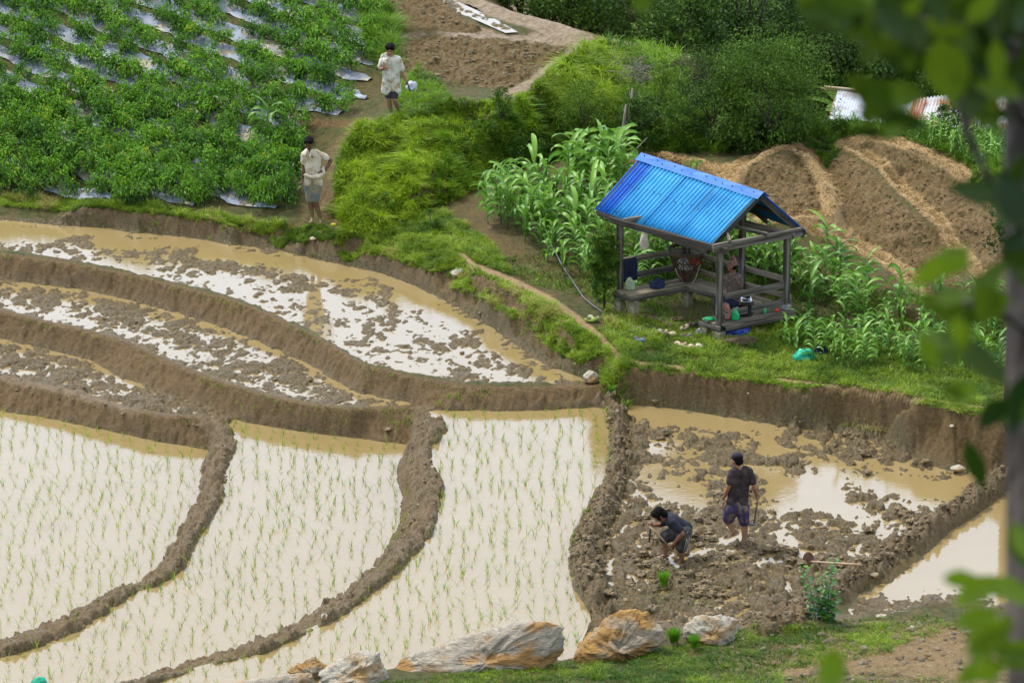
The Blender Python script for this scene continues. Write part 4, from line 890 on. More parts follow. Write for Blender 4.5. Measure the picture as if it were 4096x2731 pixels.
# ============================================================ OBJECT BUILDERS
DG = None
def bake(o):
    """evaluate the modifiers of o into its mesh"""
    bpy.context.view_layer.update(); dg = bpy.context.evaluated_depsgraph_get(); ev = o.evaluated_get(dg)
    me = bpy.data.meshes.new_from_object(ev); old = o.data; o.modifiers.clear(); o.data = me; bpy.data.meshes.remove(old)
    return o
def add_caps(bm, caps):
    for c in caps:
        if c[0] == 'e':                                   # ellipsoid: centre, radii, rotation
            _, p, r_, rot = c; M = Matrix.Translation(Vector(p)) @ rot.to_4x4() @ Matrix.Diagonal((*r_, 1))
            bmesh.ops.create_icosphere(bm, subdivisions=3, radius=1, matrix=M)
        else:                                             # tapered capsule
            p0, r0, p1, r1 = c; p0, p1 = Vector(p0), Vector(p1); d = p1 - p0; ln = d.length
            for p, r_ in ((p0, r0), (p1, r1)): bmesh.ops.create_icosphere(bm, subdivisions=2, radius=r_, matrix=Matrix.Translation(p))
            if ln > 1e-4:
                q = d.to_track_quat('Z', 'Y').to_matrix().to_4x4()
                bmesh.ops.create_cone(bm, cap_ends=True, segments=16, radius1=r0, radius2=r1, depth=ln, matrix=Matrix.Translation((p0 + p1) / 2) @ q)
def blob(name, caps, m, parent=None, voxel=.012, smooth=3, wrinkle=0, wf=14, seed=0, mats=None):
    bm = bmesh.new(); add_caps(bm, caps); me = bpy.data.meshes.new(name); bm.to_mesh(me); bm.free()
    o = link(name, me, parent); md = o.modifiers.new('r', 'REMESH'); md.mode = 'VOXEL'; md.voxel_size = voxel; md.use_smooth_shade = True
    if smooth: s = o.modifiers.new('s', 'SMOOTH'); s.iterations = smooth; s.factor = .5
    bake(o); me = o.data
    if wrinkle:
        n = len(me.vertices); V = np.empty(n * 3, np.float32); me.vertices.foreach_get('co', V); V = V.reshape(-1, 3); Nn = np.empty(n * 3, np.float32); me.vertices.foreach_get('normal', Nn); Nn = Nn.reshape(-1, 3)
        a = np.abs(fbm(V[:, 0] + V[:, 1] * .6, V[:, 2] * .55 + V[:, 1] * .3, wf, 2, seed)); V += Nn * (wrinkle * (.35 - a))[:, None]; me.vertices.foreach_set('co', V.ravel()); me.update()
    me.materials.clear(); me.materials.append(m)
    me.polygons.foreach_set('use_smooth', np.ones(len(me.polygons), bool))
    return o
def bm_obj(name, fn, m, parent=None, smooth=False, bevel=0):
    bm = bmesh.new(); fn(bm)
    if bevel: bmesh.ops.bevel(bm, geom=bm.edges[:], offset=bevel, segments=1, affect='EDGES')
    me = bpy.data.meshes.new(name); bm.to_mesh(me); bm.free(); me.materials.append(m)
    if smooth: me.polygons.foreach_set('use_smooth', np.ones(len(me.polygons), bool))
    return link(name, me, parent)
def board(name, p0, p1, hgt, thk, m, parent=None, upv=(0, 0, 1), bev=.004, off=None, jit=0):
    """timber from p0 to p1, local X along the length so that the grain runs with it"""
    p0, p1 = Vector(p0), Vector(p1); d = p1 - p0; ln = d.length; x = d.normalized(); u = Vector(upv); y = u.cross(x).normalized(); z = x.cross(y)
    def f(bm):
        bmesh.ops.create_cube(bm, size=1, matrix=Matrix.Diagonal((ln, thk, hgt, 1)))
        bmesh.ops.subdivide_edges(bm, edges=[e for e in bm.edges if abs((e.verts[0].co - e.verts[1].co).x) > ln * .9], cuts=5)
        for v in bm.verts: v.co.y += random.gauss(0, .0022); v.co.z += random.gauss(0, .0035 + jit)
    o = bm_obj(name, f, m, parent); M = Matrix((x, y, z)).transposed().to_4x4(); M.translation = (p0 + p1) / 2
    if parent: M = parent.matrix_basis.inverted() @ M
    o.matrix_basis = M
    if bev: b = o.modifiers.new('b', 'BEVEL'); b.width = bev; b.segments = 1
    return o
def tube_obj(name, pts, rad, m, parent=None, k=8):
    V, F = tube_geo(pts, rad, k); return link(name, np_mesh(name, V, F, [m]), parent)
def lathe_geo(prof, n=24):
    V = []; F = []
    for r_, z in prof:
        for j in range(n): V.append((r_ * math.cos(j / n * 2 * math.pi), r_ * math.sin(j / n * 2 * math.pi), z))
    for i in range(len(prof) - 1):
        for j in range(n): F.append([i * n + j, i * n + (j + 1) % n, (i + 1) * n + (j + 1) % n, (i + 1) * n + j])
    return np.array(V), np.array(F)
def lathe(name, prof, m, parent=None, n=24, loc=None):
    V, F = lathe_geo(prof, n); return link(name, np_mesh(name, V, F, [m]), parent, loc)
def crumple(name, size, m, loc, label, cat, seed, rot=0, sub=3, amp=.3, group=None):
    """crumpled cloth or bag"""
    def f(bm):
        bmesh.ops.create_icosphere(bm, subdivisions=sub + 1, radius=1)
        for v in bm.verts:
            n1 = mnoise.noise(v.co * 1.7 + Vector((seed, 0, 0))); n2 = abs(mnoise.noise(v.co * 4.2 + Vector((0, seed, 0))))
            v.co *= 1 + amp * n1 + amp * .9 * (n2 - .25); v.co.z = max(v.co.z, -.55)
            v.co = Vector((v.co.x * size[0], v.co.y * size[1], (v.co.z + .55) * size[2]))
    o = bm_obj(name, f, m, smooth=True); o.location = loc; o.rotation_euler = (0, 0, rot); tag(o, label, cat, group); return o
M_wood = noise_mat('weathered_wood', (.085, .075, .062), (.26, .235, .20), 5, .85, bump=.7, bscale=30, stretch=(.35, 6, 6), c3=(.05, .045, .04), s3=2.2)
M_wood_l = noise_mat('worn_bench_wood', (.20, .165, .115), (.40, .34, .25), 4, .85, bump=.6, bscale=24, stretch=(.35, 6, 6), c3=(.12, .10, .075), s3=2.0)
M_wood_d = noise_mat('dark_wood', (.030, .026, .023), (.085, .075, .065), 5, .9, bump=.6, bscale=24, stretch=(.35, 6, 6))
M_conc = noise_mat('rough_concrete', (.20, .18, .13), (.38, .33, .22), 7, .9, bump=.5, c3=(.14, .15, .08), s3=4)
def roof_mat(name, c1, c2):
    return noise_mat(name, c1, c2, 2.2, .45, bump=.08, bscale=14, spec=.25)
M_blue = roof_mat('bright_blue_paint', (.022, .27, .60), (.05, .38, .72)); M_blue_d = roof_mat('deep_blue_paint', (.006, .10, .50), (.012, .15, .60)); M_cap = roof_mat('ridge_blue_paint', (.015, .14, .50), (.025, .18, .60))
M_dark = noise_mat('dark_iron', (.02, .02, .022), (.05, .048, .045), 9, .5)
def plain(name, c, rough=.7, spec=.3, var=.25, sc=9, bump=.3, metal=0, trans=0):
    m = noise_mat(name, tuple(x * (1 - var) for x in c), tuple(min(1, x * (1 + var)) for x in c), sc, rough, bump=bump, spec=spec)
    if metal: m.node_tree.nodes['Principled BSDF'].inputs['Metallic'].default_value = metal
    if trans: m.node_tree.nodes['Principled BSDF'].inputs['Transmission Weight'].default_value = trans
    return m
# ------------------------------------------------------------ the shelter
GZ = 1.2
B1, B2, B3 = Vector(P(1423, 713, GZ)), Vector(P(1651, 777, GZ)), Vector(P(1804, 746, GZ)); B4 = B1 + B3 - B2
av, bv = B1 - B2, B3 - B2; LA, LB = av.length, bv.length; av, bv = av / LA, bv / LB
def W(i, j, k): return B2 + av * i + bv * j + Vector((0, 0, k))
sh = empty('open_shelter', B2); sh.location = B2
tag(sh, 'open timber shelter with a bright blue corrugated gable roof', 'shelter')
TOP = 1.66
PT = {'1': (LA, 0), '2': (0, 0), '3': (0, LB), '4': (LA, LB), '5': (LA * .44, LB)}
for k, (i, j) in PT.items():
    board('post', W(i, j, .12 if k == '2' else .02), W(i, j, TOP + (.3 if k in '5' else .0)), .095, .095, M_wood, sh, upv=av)
for k, (i, j, w_, h0, h1) in {'a': (0, 0, .19, -.25, .14), 'b': (LA, .0, .16, -.35, .15), 'c': (LA, -.0, 0, 0, 0)}.items():
    if w_: board('footing', W(i, j, h0), W(i, j, h1), w_, w_, M_conc, sh, upv=av, bev=.012)
# rails
board('rail', W(.0, -.065, .43), W(-.0, LB + .12, .43), .115, .03, M_wood, sh, jit=.003)
board('rail', W(.0, -.065, .75) - bv * 0 + bv * .18, W(.0, -.065, .75) + bv * (LB + .02), .115, .03, M_wood, sh, jit=.003)
for o_, dz in ((sh, 0),): pass
for z_ in (.60, .90): board('rail', W(LA + .06, -.02, z_), W(LA + .06, LB + .02, z_ - .03), .11, .03, M_wood_l if z_ > .7 else M_wood, sh)
for z_ in (.53, .83): board('rail', W(LA + .02, LB + .065, z_), W(-.04, LB + .065, z_ - .02), .10, .03, M_wood_l, sh)
# beams under the eaves and across
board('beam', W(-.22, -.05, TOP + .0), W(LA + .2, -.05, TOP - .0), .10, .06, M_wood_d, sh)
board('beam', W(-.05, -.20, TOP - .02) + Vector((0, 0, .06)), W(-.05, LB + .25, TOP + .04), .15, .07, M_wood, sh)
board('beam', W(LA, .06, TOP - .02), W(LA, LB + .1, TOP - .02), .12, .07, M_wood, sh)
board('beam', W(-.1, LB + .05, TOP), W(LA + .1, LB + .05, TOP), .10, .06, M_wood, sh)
# roof
EL, ER, BR, BLc = Vector(P(1367, 481, 2.78)), Vector(P(1627, 573, 2.78)), Vector(P(1852, 533, 2.78)), Vector(P(1592, 444, 2.78))
RL, RR = Vector(P(1477, 356, 3.62)), Vector(P(1750, 444, 3.62))
def sheet(name, a, b, c, d, n, m, parent, amp=.014, lift=0, mul=8):
    """corrugated sheet: a-b along the eave, d-c along the ridge, n waves"""
    nu = n * mul + 1; nv = 5; nrm = ((b - a).cross(d - a)).normalized(); nrm = nrm if nrm.z > 0 else -nrm; V = []
    for v in range(nv):
        t = v / (nv - 1)
        for u in range(nu):
            s_ = u / (nu - 1); p = (a.lerp(b, s_)).lerp(d.lerp(c, s_), t); V.append(p + nrm * (amp * math.cos(2 * math.pi * n * s_) + lift) - parent.location)
    ii = np.arange(nu * nv).reshape(nv, nu); F = np.stack([ii[:-1, :-1], ii[:-1, 1:], ii[1:, 1:], ii[1:, :-1]], -1).reshape(-1, 4)
    o = link(name, np_mesh(name, V, F, [m]), parent); s_ = o.modifiers.new('s', 'SOLIDIFY'); s_.thickness = .004; s_.offset = -1; return o
cuts = [0, .135, .405, .70, 1.0]; nw = [5, 9, 10, 10]
for q in range(4):
    u0, u1 = cuts[q], cuts[q + 1] + (.012 if q < 3 else 0)
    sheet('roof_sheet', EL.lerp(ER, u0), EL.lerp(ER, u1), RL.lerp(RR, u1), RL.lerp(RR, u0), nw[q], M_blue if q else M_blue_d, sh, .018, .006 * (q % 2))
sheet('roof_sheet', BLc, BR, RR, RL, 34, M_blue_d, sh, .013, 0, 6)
dn = (EL - RL).normalized(); dn2 = (BLc - RL).normalized(); rx = (RR - RL).normalized()
def capf(bm):
    for s_ in range(13):
        t = s_ / 12; p = (RL - rx * .05).lerp(RR + rx * .05, t); j = .006 * math.sin(s_ * 2.3)
        for q, (dd, ln) in enumerate(((dn, .17), (dn, .085), (dn, .0), (dn2, .085), (dn2, .17))):
            bm.verts.new(p + dd * ln + Vector((0, 0, .032 + j * (q != 2))) - sh.location)
    bm.verts.ensure_lookup_table()
    for s_ in range(12):
        for q in range(4): bm.faces.new([bm.verts[s_ * 5 + q], bm.verts[s_ * 5 + q + 1], bm.verts[s_ * 5 + q + 6], bm.verts[s_ * 5 + q + 5]])
rc = bm_obj('ridge_cap', capf, M_cap, sh); s_ = rc.modifiers.new('s', 'SOLIDIFY'); s_.thickness = .004
nr = (ER - EL).cross(RL - EL).normalized(); nr = nr if nr.z > 0 else -nr; nail_me = None
for t in (.045, .50, .965):
    for k in range(15 if t < .9 else 12):
        u = (k + .5 + random.uniform(-.2, .2)) / (15 if t < .9 else 12)
        if t == .5 and k > 11: continue
        p = EL.lerp(ER, u).lerp(RL.lerp(RR, u), t + random.uniform(-.02, .02)) + nr * (.026 if t < .9 else .042) - sh.location
        if nail_me is None: nl_ = bm_obj('roofing_nail', lambda bm: bmesh.ops.create_uvsphere(bm, u_segments=8, v_segments=5, radius=.011), M_dark, sh); nail_me = nl_.data
        else: nl_ = link('roofing_nail', nail_me, sh)
        nl_.location = p
# timber under the roof
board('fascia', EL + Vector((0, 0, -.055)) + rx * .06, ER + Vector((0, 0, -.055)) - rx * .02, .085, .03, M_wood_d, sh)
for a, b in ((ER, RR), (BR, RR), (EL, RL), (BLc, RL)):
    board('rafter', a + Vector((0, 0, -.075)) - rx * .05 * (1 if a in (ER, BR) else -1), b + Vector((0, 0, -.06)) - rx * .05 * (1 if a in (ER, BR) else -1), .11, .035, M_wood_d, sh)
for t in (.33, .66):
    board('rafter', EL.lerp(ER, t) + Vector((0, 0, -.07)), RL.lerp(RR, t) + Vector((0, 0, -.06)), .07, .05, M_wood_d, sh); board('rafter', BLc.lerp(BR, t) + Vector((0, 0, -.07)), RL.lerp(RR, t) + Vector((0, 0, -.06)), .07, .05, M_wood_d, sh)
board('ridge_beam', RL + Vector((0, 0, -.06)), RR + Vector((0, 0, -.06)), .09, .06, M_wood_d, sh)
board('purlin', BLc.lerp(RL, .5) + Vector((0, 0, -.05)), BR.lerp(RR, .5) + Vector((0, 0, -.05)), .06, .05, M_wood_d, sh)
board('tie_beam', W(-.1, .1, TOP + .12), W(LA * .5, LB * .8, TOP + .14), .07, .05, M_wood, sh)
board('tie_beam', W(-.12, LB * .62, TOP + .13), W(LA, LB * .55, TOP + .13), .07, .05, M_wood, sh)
# benches: L shaped seat and the low table by the front rail
BH = .40
bl = empty('bench', (0, 0, 0)); bl.parent = sh
def bboard(p0, p1, h_, t_, m_, up=(0, 0, 1), nm='plank', par=None, **k):
    o = board(nm, p0, p1, h_, t_, m_, None, upv=up, **k); o.parent = par or bl; o.matrix_basis = Matrix.Translation(-sh.location) @ o.matrix_basis; return o
for q in range(2):
    o_ = LA - .05 - .20 * q - .10
    bboard(W(o_, -.16, BH), W(o_, LB + .02, BH), .03, .195, M_wood_l, (0, 0, 1), jit=.001)
    bboard(W(LA - .42, LB - .02 - .20 * q - .08, BH - .002), W(.25, LB - .02 - .20 * q - .08, BH - .002), .03, .195, M_wood_l, (0, 0, 1), jit=.001)
bboard(W(LA - .46, -.16, BH - .06), W(LA - .46, LB - .40, BH - .06), .085, .03, M_wood)
bboard(W(LA - .03, -.165, BH - .06), W(LA - .47, -.165, BH - .06), .085, .03, M_wood)
bboard(W(LA - .46, LB - .41, BH - .06), W(.25, LB - .41, BH - .06), .085, .03, M_wood)
for i, j in ((LA - .40, -.08), (LA - .08, LB - .05), (LA - .40, LB - .34), (.4, LB - .3), (LA - .08, -.08)):
    bboard(W(i, j, -.35), W(i, j, BH - .10), .15, .15, M_conc, av, 'leg', bev=.012)
tb = empty('low_table', (0, 0, 0)); tb.parent = sh
for q in range(3): bboard(W(-.07 + .165 * q + .0, -.06 if q else -.02, .27 + .002 * q), W(-.07 + .165 * q, LB + .10, .27 + .004 * q), .035, .16, M_wood_l if q else M_wood, (0, 0, 1), par=tb, jit=.002)
bboard(W(-.12, -.08, .215), W(.36, -.08, .215), .08, .03, M_wood, par=tb); bboard(W(-.15, -.0, .205), W(-.15, LB + .06, .205), .075, .03, M_wood, par=tb)
for i, j in ((.30, .0), (.2, LB - .1)): bboard(W(i, j, -.35), W(i, j, .20), .14, .14, M_conc, av, 'leg', par=tb, bev=.012)
# ------------------------------------------------------------ things in and around the shelter
M_cane = noise_mat('basket_cane', (.035, .022, .015), (.15, .09, .05), 12, .7, bump=.4); M_cane_l = noise_mat('pale_rope', (.3, .26, .18), (.45, .40, .3), 12, .8)
bkp = W(LA - .24, LB - .22, BH + .017); bk = empty('cane_basket', bkp); tag(bk, 'dark conical cane basket standing in the corner of the bench', 'basket')
def bprof(t): return .10 + .23 * t ** .85
BHh = .56
def weave(bm_unused=None):
    a = Acc()
    for s_ in (1, -1):
        for k in range(26):
            pts = []
            for q in range(15):
                t = q / 14; th = k / 26 * 2 * math.pi + s_ * t * 1.15 if t > .0 else k / 26 * 2 * math.pi
                r_ = bprof(t) + .004 * s_ * (-1) ** q; pts.append((r_ * math.cos(th), r_ * math.sin(th), t * BHh))
            V, F = tube_geo(pts, .0065, 4); a.add(V, F, np.zeros(len(V)))
    return a
link('weave', weave().mesh('weave', [M_cane]), bk)
ra = Acc()
for k in range(14):
    th = k / 14 * 2 * math.pi; V, F = tube_geo([((bprof(q / 6) + .008) * math.cos(th), (bprof(q / 6) + .008) * math.sin(th), q / 6 * BHh) for q in range(7)], .009, 5); ra.add(V, F, np.zeros(len(V)))
for t in [.03, .08, .13, .18, .23, .28, .33, .38, .43, .7]:
    V, F = tube_geo([(bprof(t) * math.cos(q / 24 * 2 * math.pi) * 1.02, bprof(t) * math.sin(q / 24 * 2 * math.pi) * 1.02, t * BHh) for q in range(25)], .009, 4); ra.add(V, F, np.zeros(len(V)))
link('ribs', ra.mesh('ribs', [M_cane]), bk)
ra = Acc()
for dz, dr in ((0, 0), (.02, .012), (-.02, .008)):
    V, F = tube_geo([((bprof(1) + dr) * math.cos(q / 28 * 2 * math.pi), (bprof(1) + dr) * math.sin(q / 28 * 2 * math.pi), BHh + dz) for q in range(29)], .015, 6); ra.add(V, F, np.zeros(len(V)))
link('rim', ra.mesh('rim', [M_cane], True), bk)
lathe('base', [(0, .01), (.10, .01), (.105, .03)], M_cane, bk)
for s_ in (-1, 1):
    pts = [(s_ * .05, -.11, .0), (s_ * .15, -.20, .16), (s_ * .20, -.23, .30)] if s_ < 0 else [(.06, -.12, -.0), (.12, -.20, .02), (.17, -.25, .16), (.21, -.26, .33), (.24, -.22, .36)]
    tube_obj('rope', pts, .010, M_cane_l, bk, 6)
M_white = plain('white_cloth', (.62, .60, .56), .8); M_redc = plain('red_cloth', (.62, .05, .03), .6); M_navy = plain('navy_cloth', (.012, .016, .045), .85, bump=.6); M_bluec = plain('blue_cloth', (.02, .035, .085), .85, bump=.6)
crumple('white_cloth', (.14, .14, .14), M_white, bkp + Vector((-.03, 0, .20)), 'crumpled white cloth stuffed inside the cane basket', 'cloth', 1)
crumple('red_bag', (.09, .07, .08), M_redc, bkp + Vector((.14, -.13, .34)), 'red bag showing through the weave of the cane basket', 'bag', 2)
# jacket hanging over the left rail
def hang(bm):
    for iu in range(13):
        for iv in range(17):
            t = iv / 16; u = iu / 12; sd = -1 if t < .5 else 1; dd = abs(t - .5) * 2
            bm.verts.new(W(LA + .06, .10 + .27 * u, .93) + Vector((0, 0, -.42 * dd * (1 if sd < 0 else .6))) - av * (.03 if sd < 0 else -.03) * (1 + .3 * math.sin(u * 9)) * min(1, dd * 6))
    bm.verts.ensure_lookup_table()
    for iu in range(12):
        for iv in range(16): bm.faces.new([bm.verts[iu * 17 + iv], bm.verts[iu * 17 + iv + 1], bm.verts[(iu + 1) * 17 + iv + 1], bm.verts[(iu + 1) * 17 + iv]])
jk = bm_obj('jacket', hang, M_navy, smooth=True); s_ = jk.modifiers.new('s', 'SOLIDIFY'); s_.thickness = .02; tag(jk, 'dark navy jacket hung over the side rail of the shelter', 'jacket')
crumple('cloth_bundle', (.16, .09, .10), M_bluec, W(LA - .30, LB * .36, BH + .018), 'dark blue cloth bundle lying on the side bench', 'cloth', 3, rot=.5)
crumple('cloth_bundle', (.09, .07, .13), plain('pale_green_cloth', (.33, .42, .28), .7), W(LA - .14, .08, BH + .018), 'pale green cloth tucked in the bench corner against the left post', 'cloth', 4)
crumple('cloth_bag', (.075, .05, .21), plain('dusty_cloth', (.45, .40, .34), .85), W(LA * .73, -.05, TOP - .37), 'off white cloth bag hanging under the eave', 'bag', 5, amp=.15)
# bag on the front rail, pots, bottle, plates
bgp = W(.02, .20, .46)
M_floral = noise_mat('floral_cloth', (.02, .02, .025), (.30, .24, .22), 38, .8, detail=2, c3=(.45, .12, .08), s3=30)
o = crumple('shoulder_bag', (.10, .07, .19), M_floral, W(.04, .16, .33), 'floral patterned black bag hung beside the front middle post', 'bag', 6, amp=.12)
M_steel = plain('polished_steel', (.65, .66, .68), .16, .5, .08, metal=1, bump=.1); M_black = plain('sooty_pot', (.03, .03, .03), .5, bump=.3)
pz = .30
def pot(name, prof, m, i, j, label, cat, z=None):
    o = lathe(name, prof, m, n=28); o.location = W(i, j, pz if z is None else z); tag(o, label, cat); return o
pot('cooking_pot', [(0, .0), (.10, .0), (.125, .025), (.105, .075), (.075, .105), (.085, .125), (.082, .125), (.07, .105), (0, .09)], M_steel, .06, .36, 'shiny steel cooking pot with a dark base on the low table', 'pot')
pot('black_pot', [(0, .0), (.12, .0), (.135, .02), (.135, .21), (.145, .215), (.14, .225), (.12, .215), (0, .20)], M_black, .12, .66, 'sooty black pot behind the lower front rail', 'pot')
for q in range(3): pot('steel_plate', [(0, .0), (.07, .0), (.11 - .01 * q, .03), (.115 - .01 * q, .032), (.11 - .01 * q, .036), (.065, .008), (0, .008)], M_steel, .12, .66, ['lowest', 'middle', 'topmost'][q] + ' steel plate stacked on the sooty black pot', 'plate', pz + .227 + .028 * q)
bt = empty('bottle', W(.14, .44, pz)); tag(bt, 'clear bottle with a pointed red cap on the low table', 'bottle')
lathe('bottle_body', [(0, 0), (.075, 0), (.08, .02), (.075, .17), (.03, .30), (.02, .32)], plain('milky_plastic', (.55, .55, .52), .25, trans=.3), bt); lathe('bottle_cap', [(.022, .31), (.022, .345), (0, .35)], M_redc, bt)
M_green = plain('green_plastic', (.01, .38, .13), .4, spec=.5)
crumple('green_cup', (.07, .055, .12), M_green, W(-.03, .30, pz), 'bright green cup hanging low beside the steel pot', 'cup', 7, amp=.1)
crumple('green_cloth', (.11, .06, .035), M_green, W(.20, -.02, pz), 'green cloth lying flat at the left end of the low table', 'cloth', 8)
crumple('green_mug', (.035, .035, .07), M_green, W(.0, LB * .68, pz), 'small green mug right of the black pot', 'mug', 9, amp=.08)
crumple('water_bottle', (.10, .05, .07), plain('clear_plastic', (.45, .45, .46), .2, trans=.5), W(-.02, LB - .02, pz), 'crumpled clear plastic bag at the right end of the low table', 'plastic bag', 10)
o = lathe('red_bottle_cap', [(0, 0), (.032, 0), (.032, .045), (0, .05)], M_redc, loc=W(-.04, LB - .22, pz)); tag(o, 'red bottle cap standing on the low table', 'bottle cap')
M_tarp = plain('blue_tarp', (.01, .04, .33), .4, spec=.5)
crumple('blue_tarp', (.24, .12, .14), M_tarp, G(1690, 768) + Vector((0, 0, -.02)), 'crumpled blue tarpaulin under the low table', 'tarpaulin', 11)
M_teal = plain('teal_plastic', (.01, .42, .26), .35, spec=.5)
crumple('teal_bag', (.20, .10, .13), M_teal, G(1847, 828), 'teal green plastic bag lying in the grass before the corn', 'plastic bag', 12, amp=.35)
crumple('dark_bag', (.12, .08, .12), M_navy, G(1885, 815), 'dark bag half hidden in the corn beside the teal bag', 'bag', 13)
crumple('blue_wrapper', (.05, .03, .02), plain('light_blue_foil', (.08, .35, .6), .4), G(1453, 760), 'small light blue wrapper in the grass near the path', 'wrapper', 14)
crumple('clear_bottle', (.07, .045, .07), plain('crushed_plastic', (.5, .5, .5), .15, trans=.6), G(1606, 768), 'crushed clear plastic bottle left of the front footing', 'plastic bottle', 15)
crumple('white_paper', (.06, .05, .06), M_white, G(1605, 800), 'crumpled white paper in the grass before the shelter', 'paper', 16)
crumple('yellow_wrapper', (.06, .03, .03), plain('yellow_foil', (.75, .62, .03), .4), G(767, 518), 'yellow wrapper beside the ditch below the standing man', 'wrapper', 17)
# shoes
M_cream = plain('cream_rubber', (.55, .46, .30), .5); M_shoe_d = plain('dark_shoe', (.05, .045, .045), .6); M_insole = plain('insole', (.12, .06, .04), .8); M_bshoe = plain('blue_grey_canvas', (.12, .17, .24), .8)
def shoe(vx, vy, rot, m, label, tip=0, z0=1.2):
    p = G(vx, vy, z0); o = empty('shoe', p + Vector((0, 0, .01)), rot); tag(o, label, 'shoe')
    blob('upper', [('e', (0, 0, .03), (.125, .045, .032), Matrix.Identity(3)), ('e', (.055, 0, .045), (.06, .04, .032), Matrix.Identity(3)), ('e', (-.09, 0, .05), (.03, .034, .03), Matrix.Identity(3))], m, o, .008, 2)
    blob('opening', [('e', (-.03, 0, .062), (.05, .026, .012), Matrix.Identity(3))], M_insole, o, .006, 1)
    if tip: o.rotation_euler = (tip, 0, rot)
for a_ in ((1580, 800, -.3, M_cream, 'cream rubber shoe lying nearest to the white paper'), (1563, 795, 2.7, M_cream, 'cream rubber shoe pointing left beside its mate'), (1573, 757, .9, M_cream, 'cream shoe standing askew under the shelter edge'),
           (1540, 770, -.7, M_cream, 'cream shoe in the trodden grass between the two pairs'), (1521, 768, 2.2, plain('grey_canvas', (.30, .29, .24), .8), 'grey green shoe left of the cream shoe'), (1588, 751, .2, M_shoe_d, 'black sandal beside the askew cream shoe'),
           (1470, 785, -.7, M_bshoe, 'blue grey shoe alone in the grass near the path'), (1557, 738, 0.1, plain('brown_leather', (.13, .08, .05), .6), 'brown shoe deep in the shade under the shelter'), (1577, 776, .3, plain('olive_canvas', (.16, .17, .11), .8), 'olive shoe between the cream pairs'),
           (1357, 740, .3, plain('lime_sandal', (.30, .42, .08), .6), 'lime green sandal lying at the edge of the dirt path'), (1363, 735, 2.6, plain('pale_sandal', (.38, .42, .22), .6), 'pale green sandal pointing away at the edge of the dirt path')):
    shoe(*a_)
# hose and poles
M_hose = plain('grey_hose', (.10, .105, .12), .45, spec=.5)
def draped(name, pts, rad, m, label, cat, lift=.02, z0=1.3, hs=None):
    Pp = [G(a, b, z0) + Vector((0, 0, (hs[i] if hs else lift))) for i, (a, b) in enumerate(pts)]
    out = []
    for i in range(len(Pp) - 1):
        for t in np.linspace(0, 1, 7)[:-1]: out.append(Pp[i].lerp(Pp[i + 1], t))
    out.append(Pp[-1]); o = tube_obj(name, [tuple(p) for p in out], rad, m); tag(o, label, cat); return o
draped('hose', [(1266, 578), (1269, 592), (1290, 622), (1315, 655), (1340, 688), (1365, 708), (1390, 722)], .014, M_hose, 'grey water hose curving down from the corn to the path', 'hose', hs=[.3, .22, .12, .08, .04, .03, .02])
draped('hose_end', [(1412, 735), (1450, 748), (1482, 761)], .013, M_hose, 'short grey pipe end lying in the grass before the bench leg', 'pipe')
draped('stick', [(1445, 362), (1465, 348), (1487, 342)], .012, M_cane_l, 'pale stick leaning behind the left end of the blue ridge', 'stick', hs=[.05, .12, .22], z0=1.6)
draped('fallen_log', [(1480, 730), (1510, 735), (1545, 752)], .035, M_bark, 'old grey log lying under the shelter', 'log', z0=1.2)
crumple('brown_sack', (.30, .10, .10), plain('dry_leaf_heap', (.10, .075, .05), .95), G(1700, 790) + Vector((0, 0, -.02)), 'brown sack half hidden in tall grass under the low table', 'sack', 18)
# ------------------------------------------------------------ people
def skin(name, c, mud, z0, z1):
    m, nt, b = mat(name); L = nt.links.new; tc = N(nt, 'ShaderNodeTexCoord'); sx = N(nt, 'ShaderNodeSeparateXYZ'); L(tc.outputs['Object'], sx.inputs[0])
    n = N(nt, 'ShaderNodeTexNoise', i={'Scale': 9, 'Detail': 4}); L(tc.outputs['Object'], n.inputs['Vector'])
    ad = N(nt, 'ShaderNodeMath', operation='MULTIPLY_ADD', i={1: .35}); L(n.outputs[0], ad.inputs[0]); L(sx.outputs[2], ad.inputs[2])
    r = N(nt, 'ShaderNodeMapRange', i={1: z0 + .17, 2: z1 + .17, 3: 1, 4: 0}); L(ad.outputs[0], r.inputs[0])
    x = N(nt, 'ShaderNodeMix', data_type='RGBA'); x.inputs[6].default_value = (*c, 1); x.inputs[7].default_value = (*mud, 1); L(r.outputs[0], x.inputs[0])
    n2 = N(nt, 'ShaderNodeTexNoise', i={'Scale': 22, 'Detail': 3}); L(tc.outputs['Object'], n2.inputs['Vector']); mr = N(nt, 'ShaderNodeMapRange', i={1: .3, 2: .7, 3: .72, 4: 1.2}); L(n2.outputs[0], mr.inputs[0])
    y = N(nt, 'ShaderNodeMix', data_type='RGBA', blend_type='MULTIPLY'); y.inputs[0].default_value = 1; L(x.outputs[2], y.inputs[6]); L(mr.outputs[0], y.inputs[7])
    L(y.outputs[2], b.inputs['Base Color']); b.inputs['Roughness'].default_value = .5; return m
M_hair = plain('black_hair', (.005, .0045, .0045), .8, spec=.12, bump=.5, sc=30)
I3 = Matrix.Identity(3)
def rotv(d): return Vector(d).to_track_quat('Y', 'Z').to_matrix()
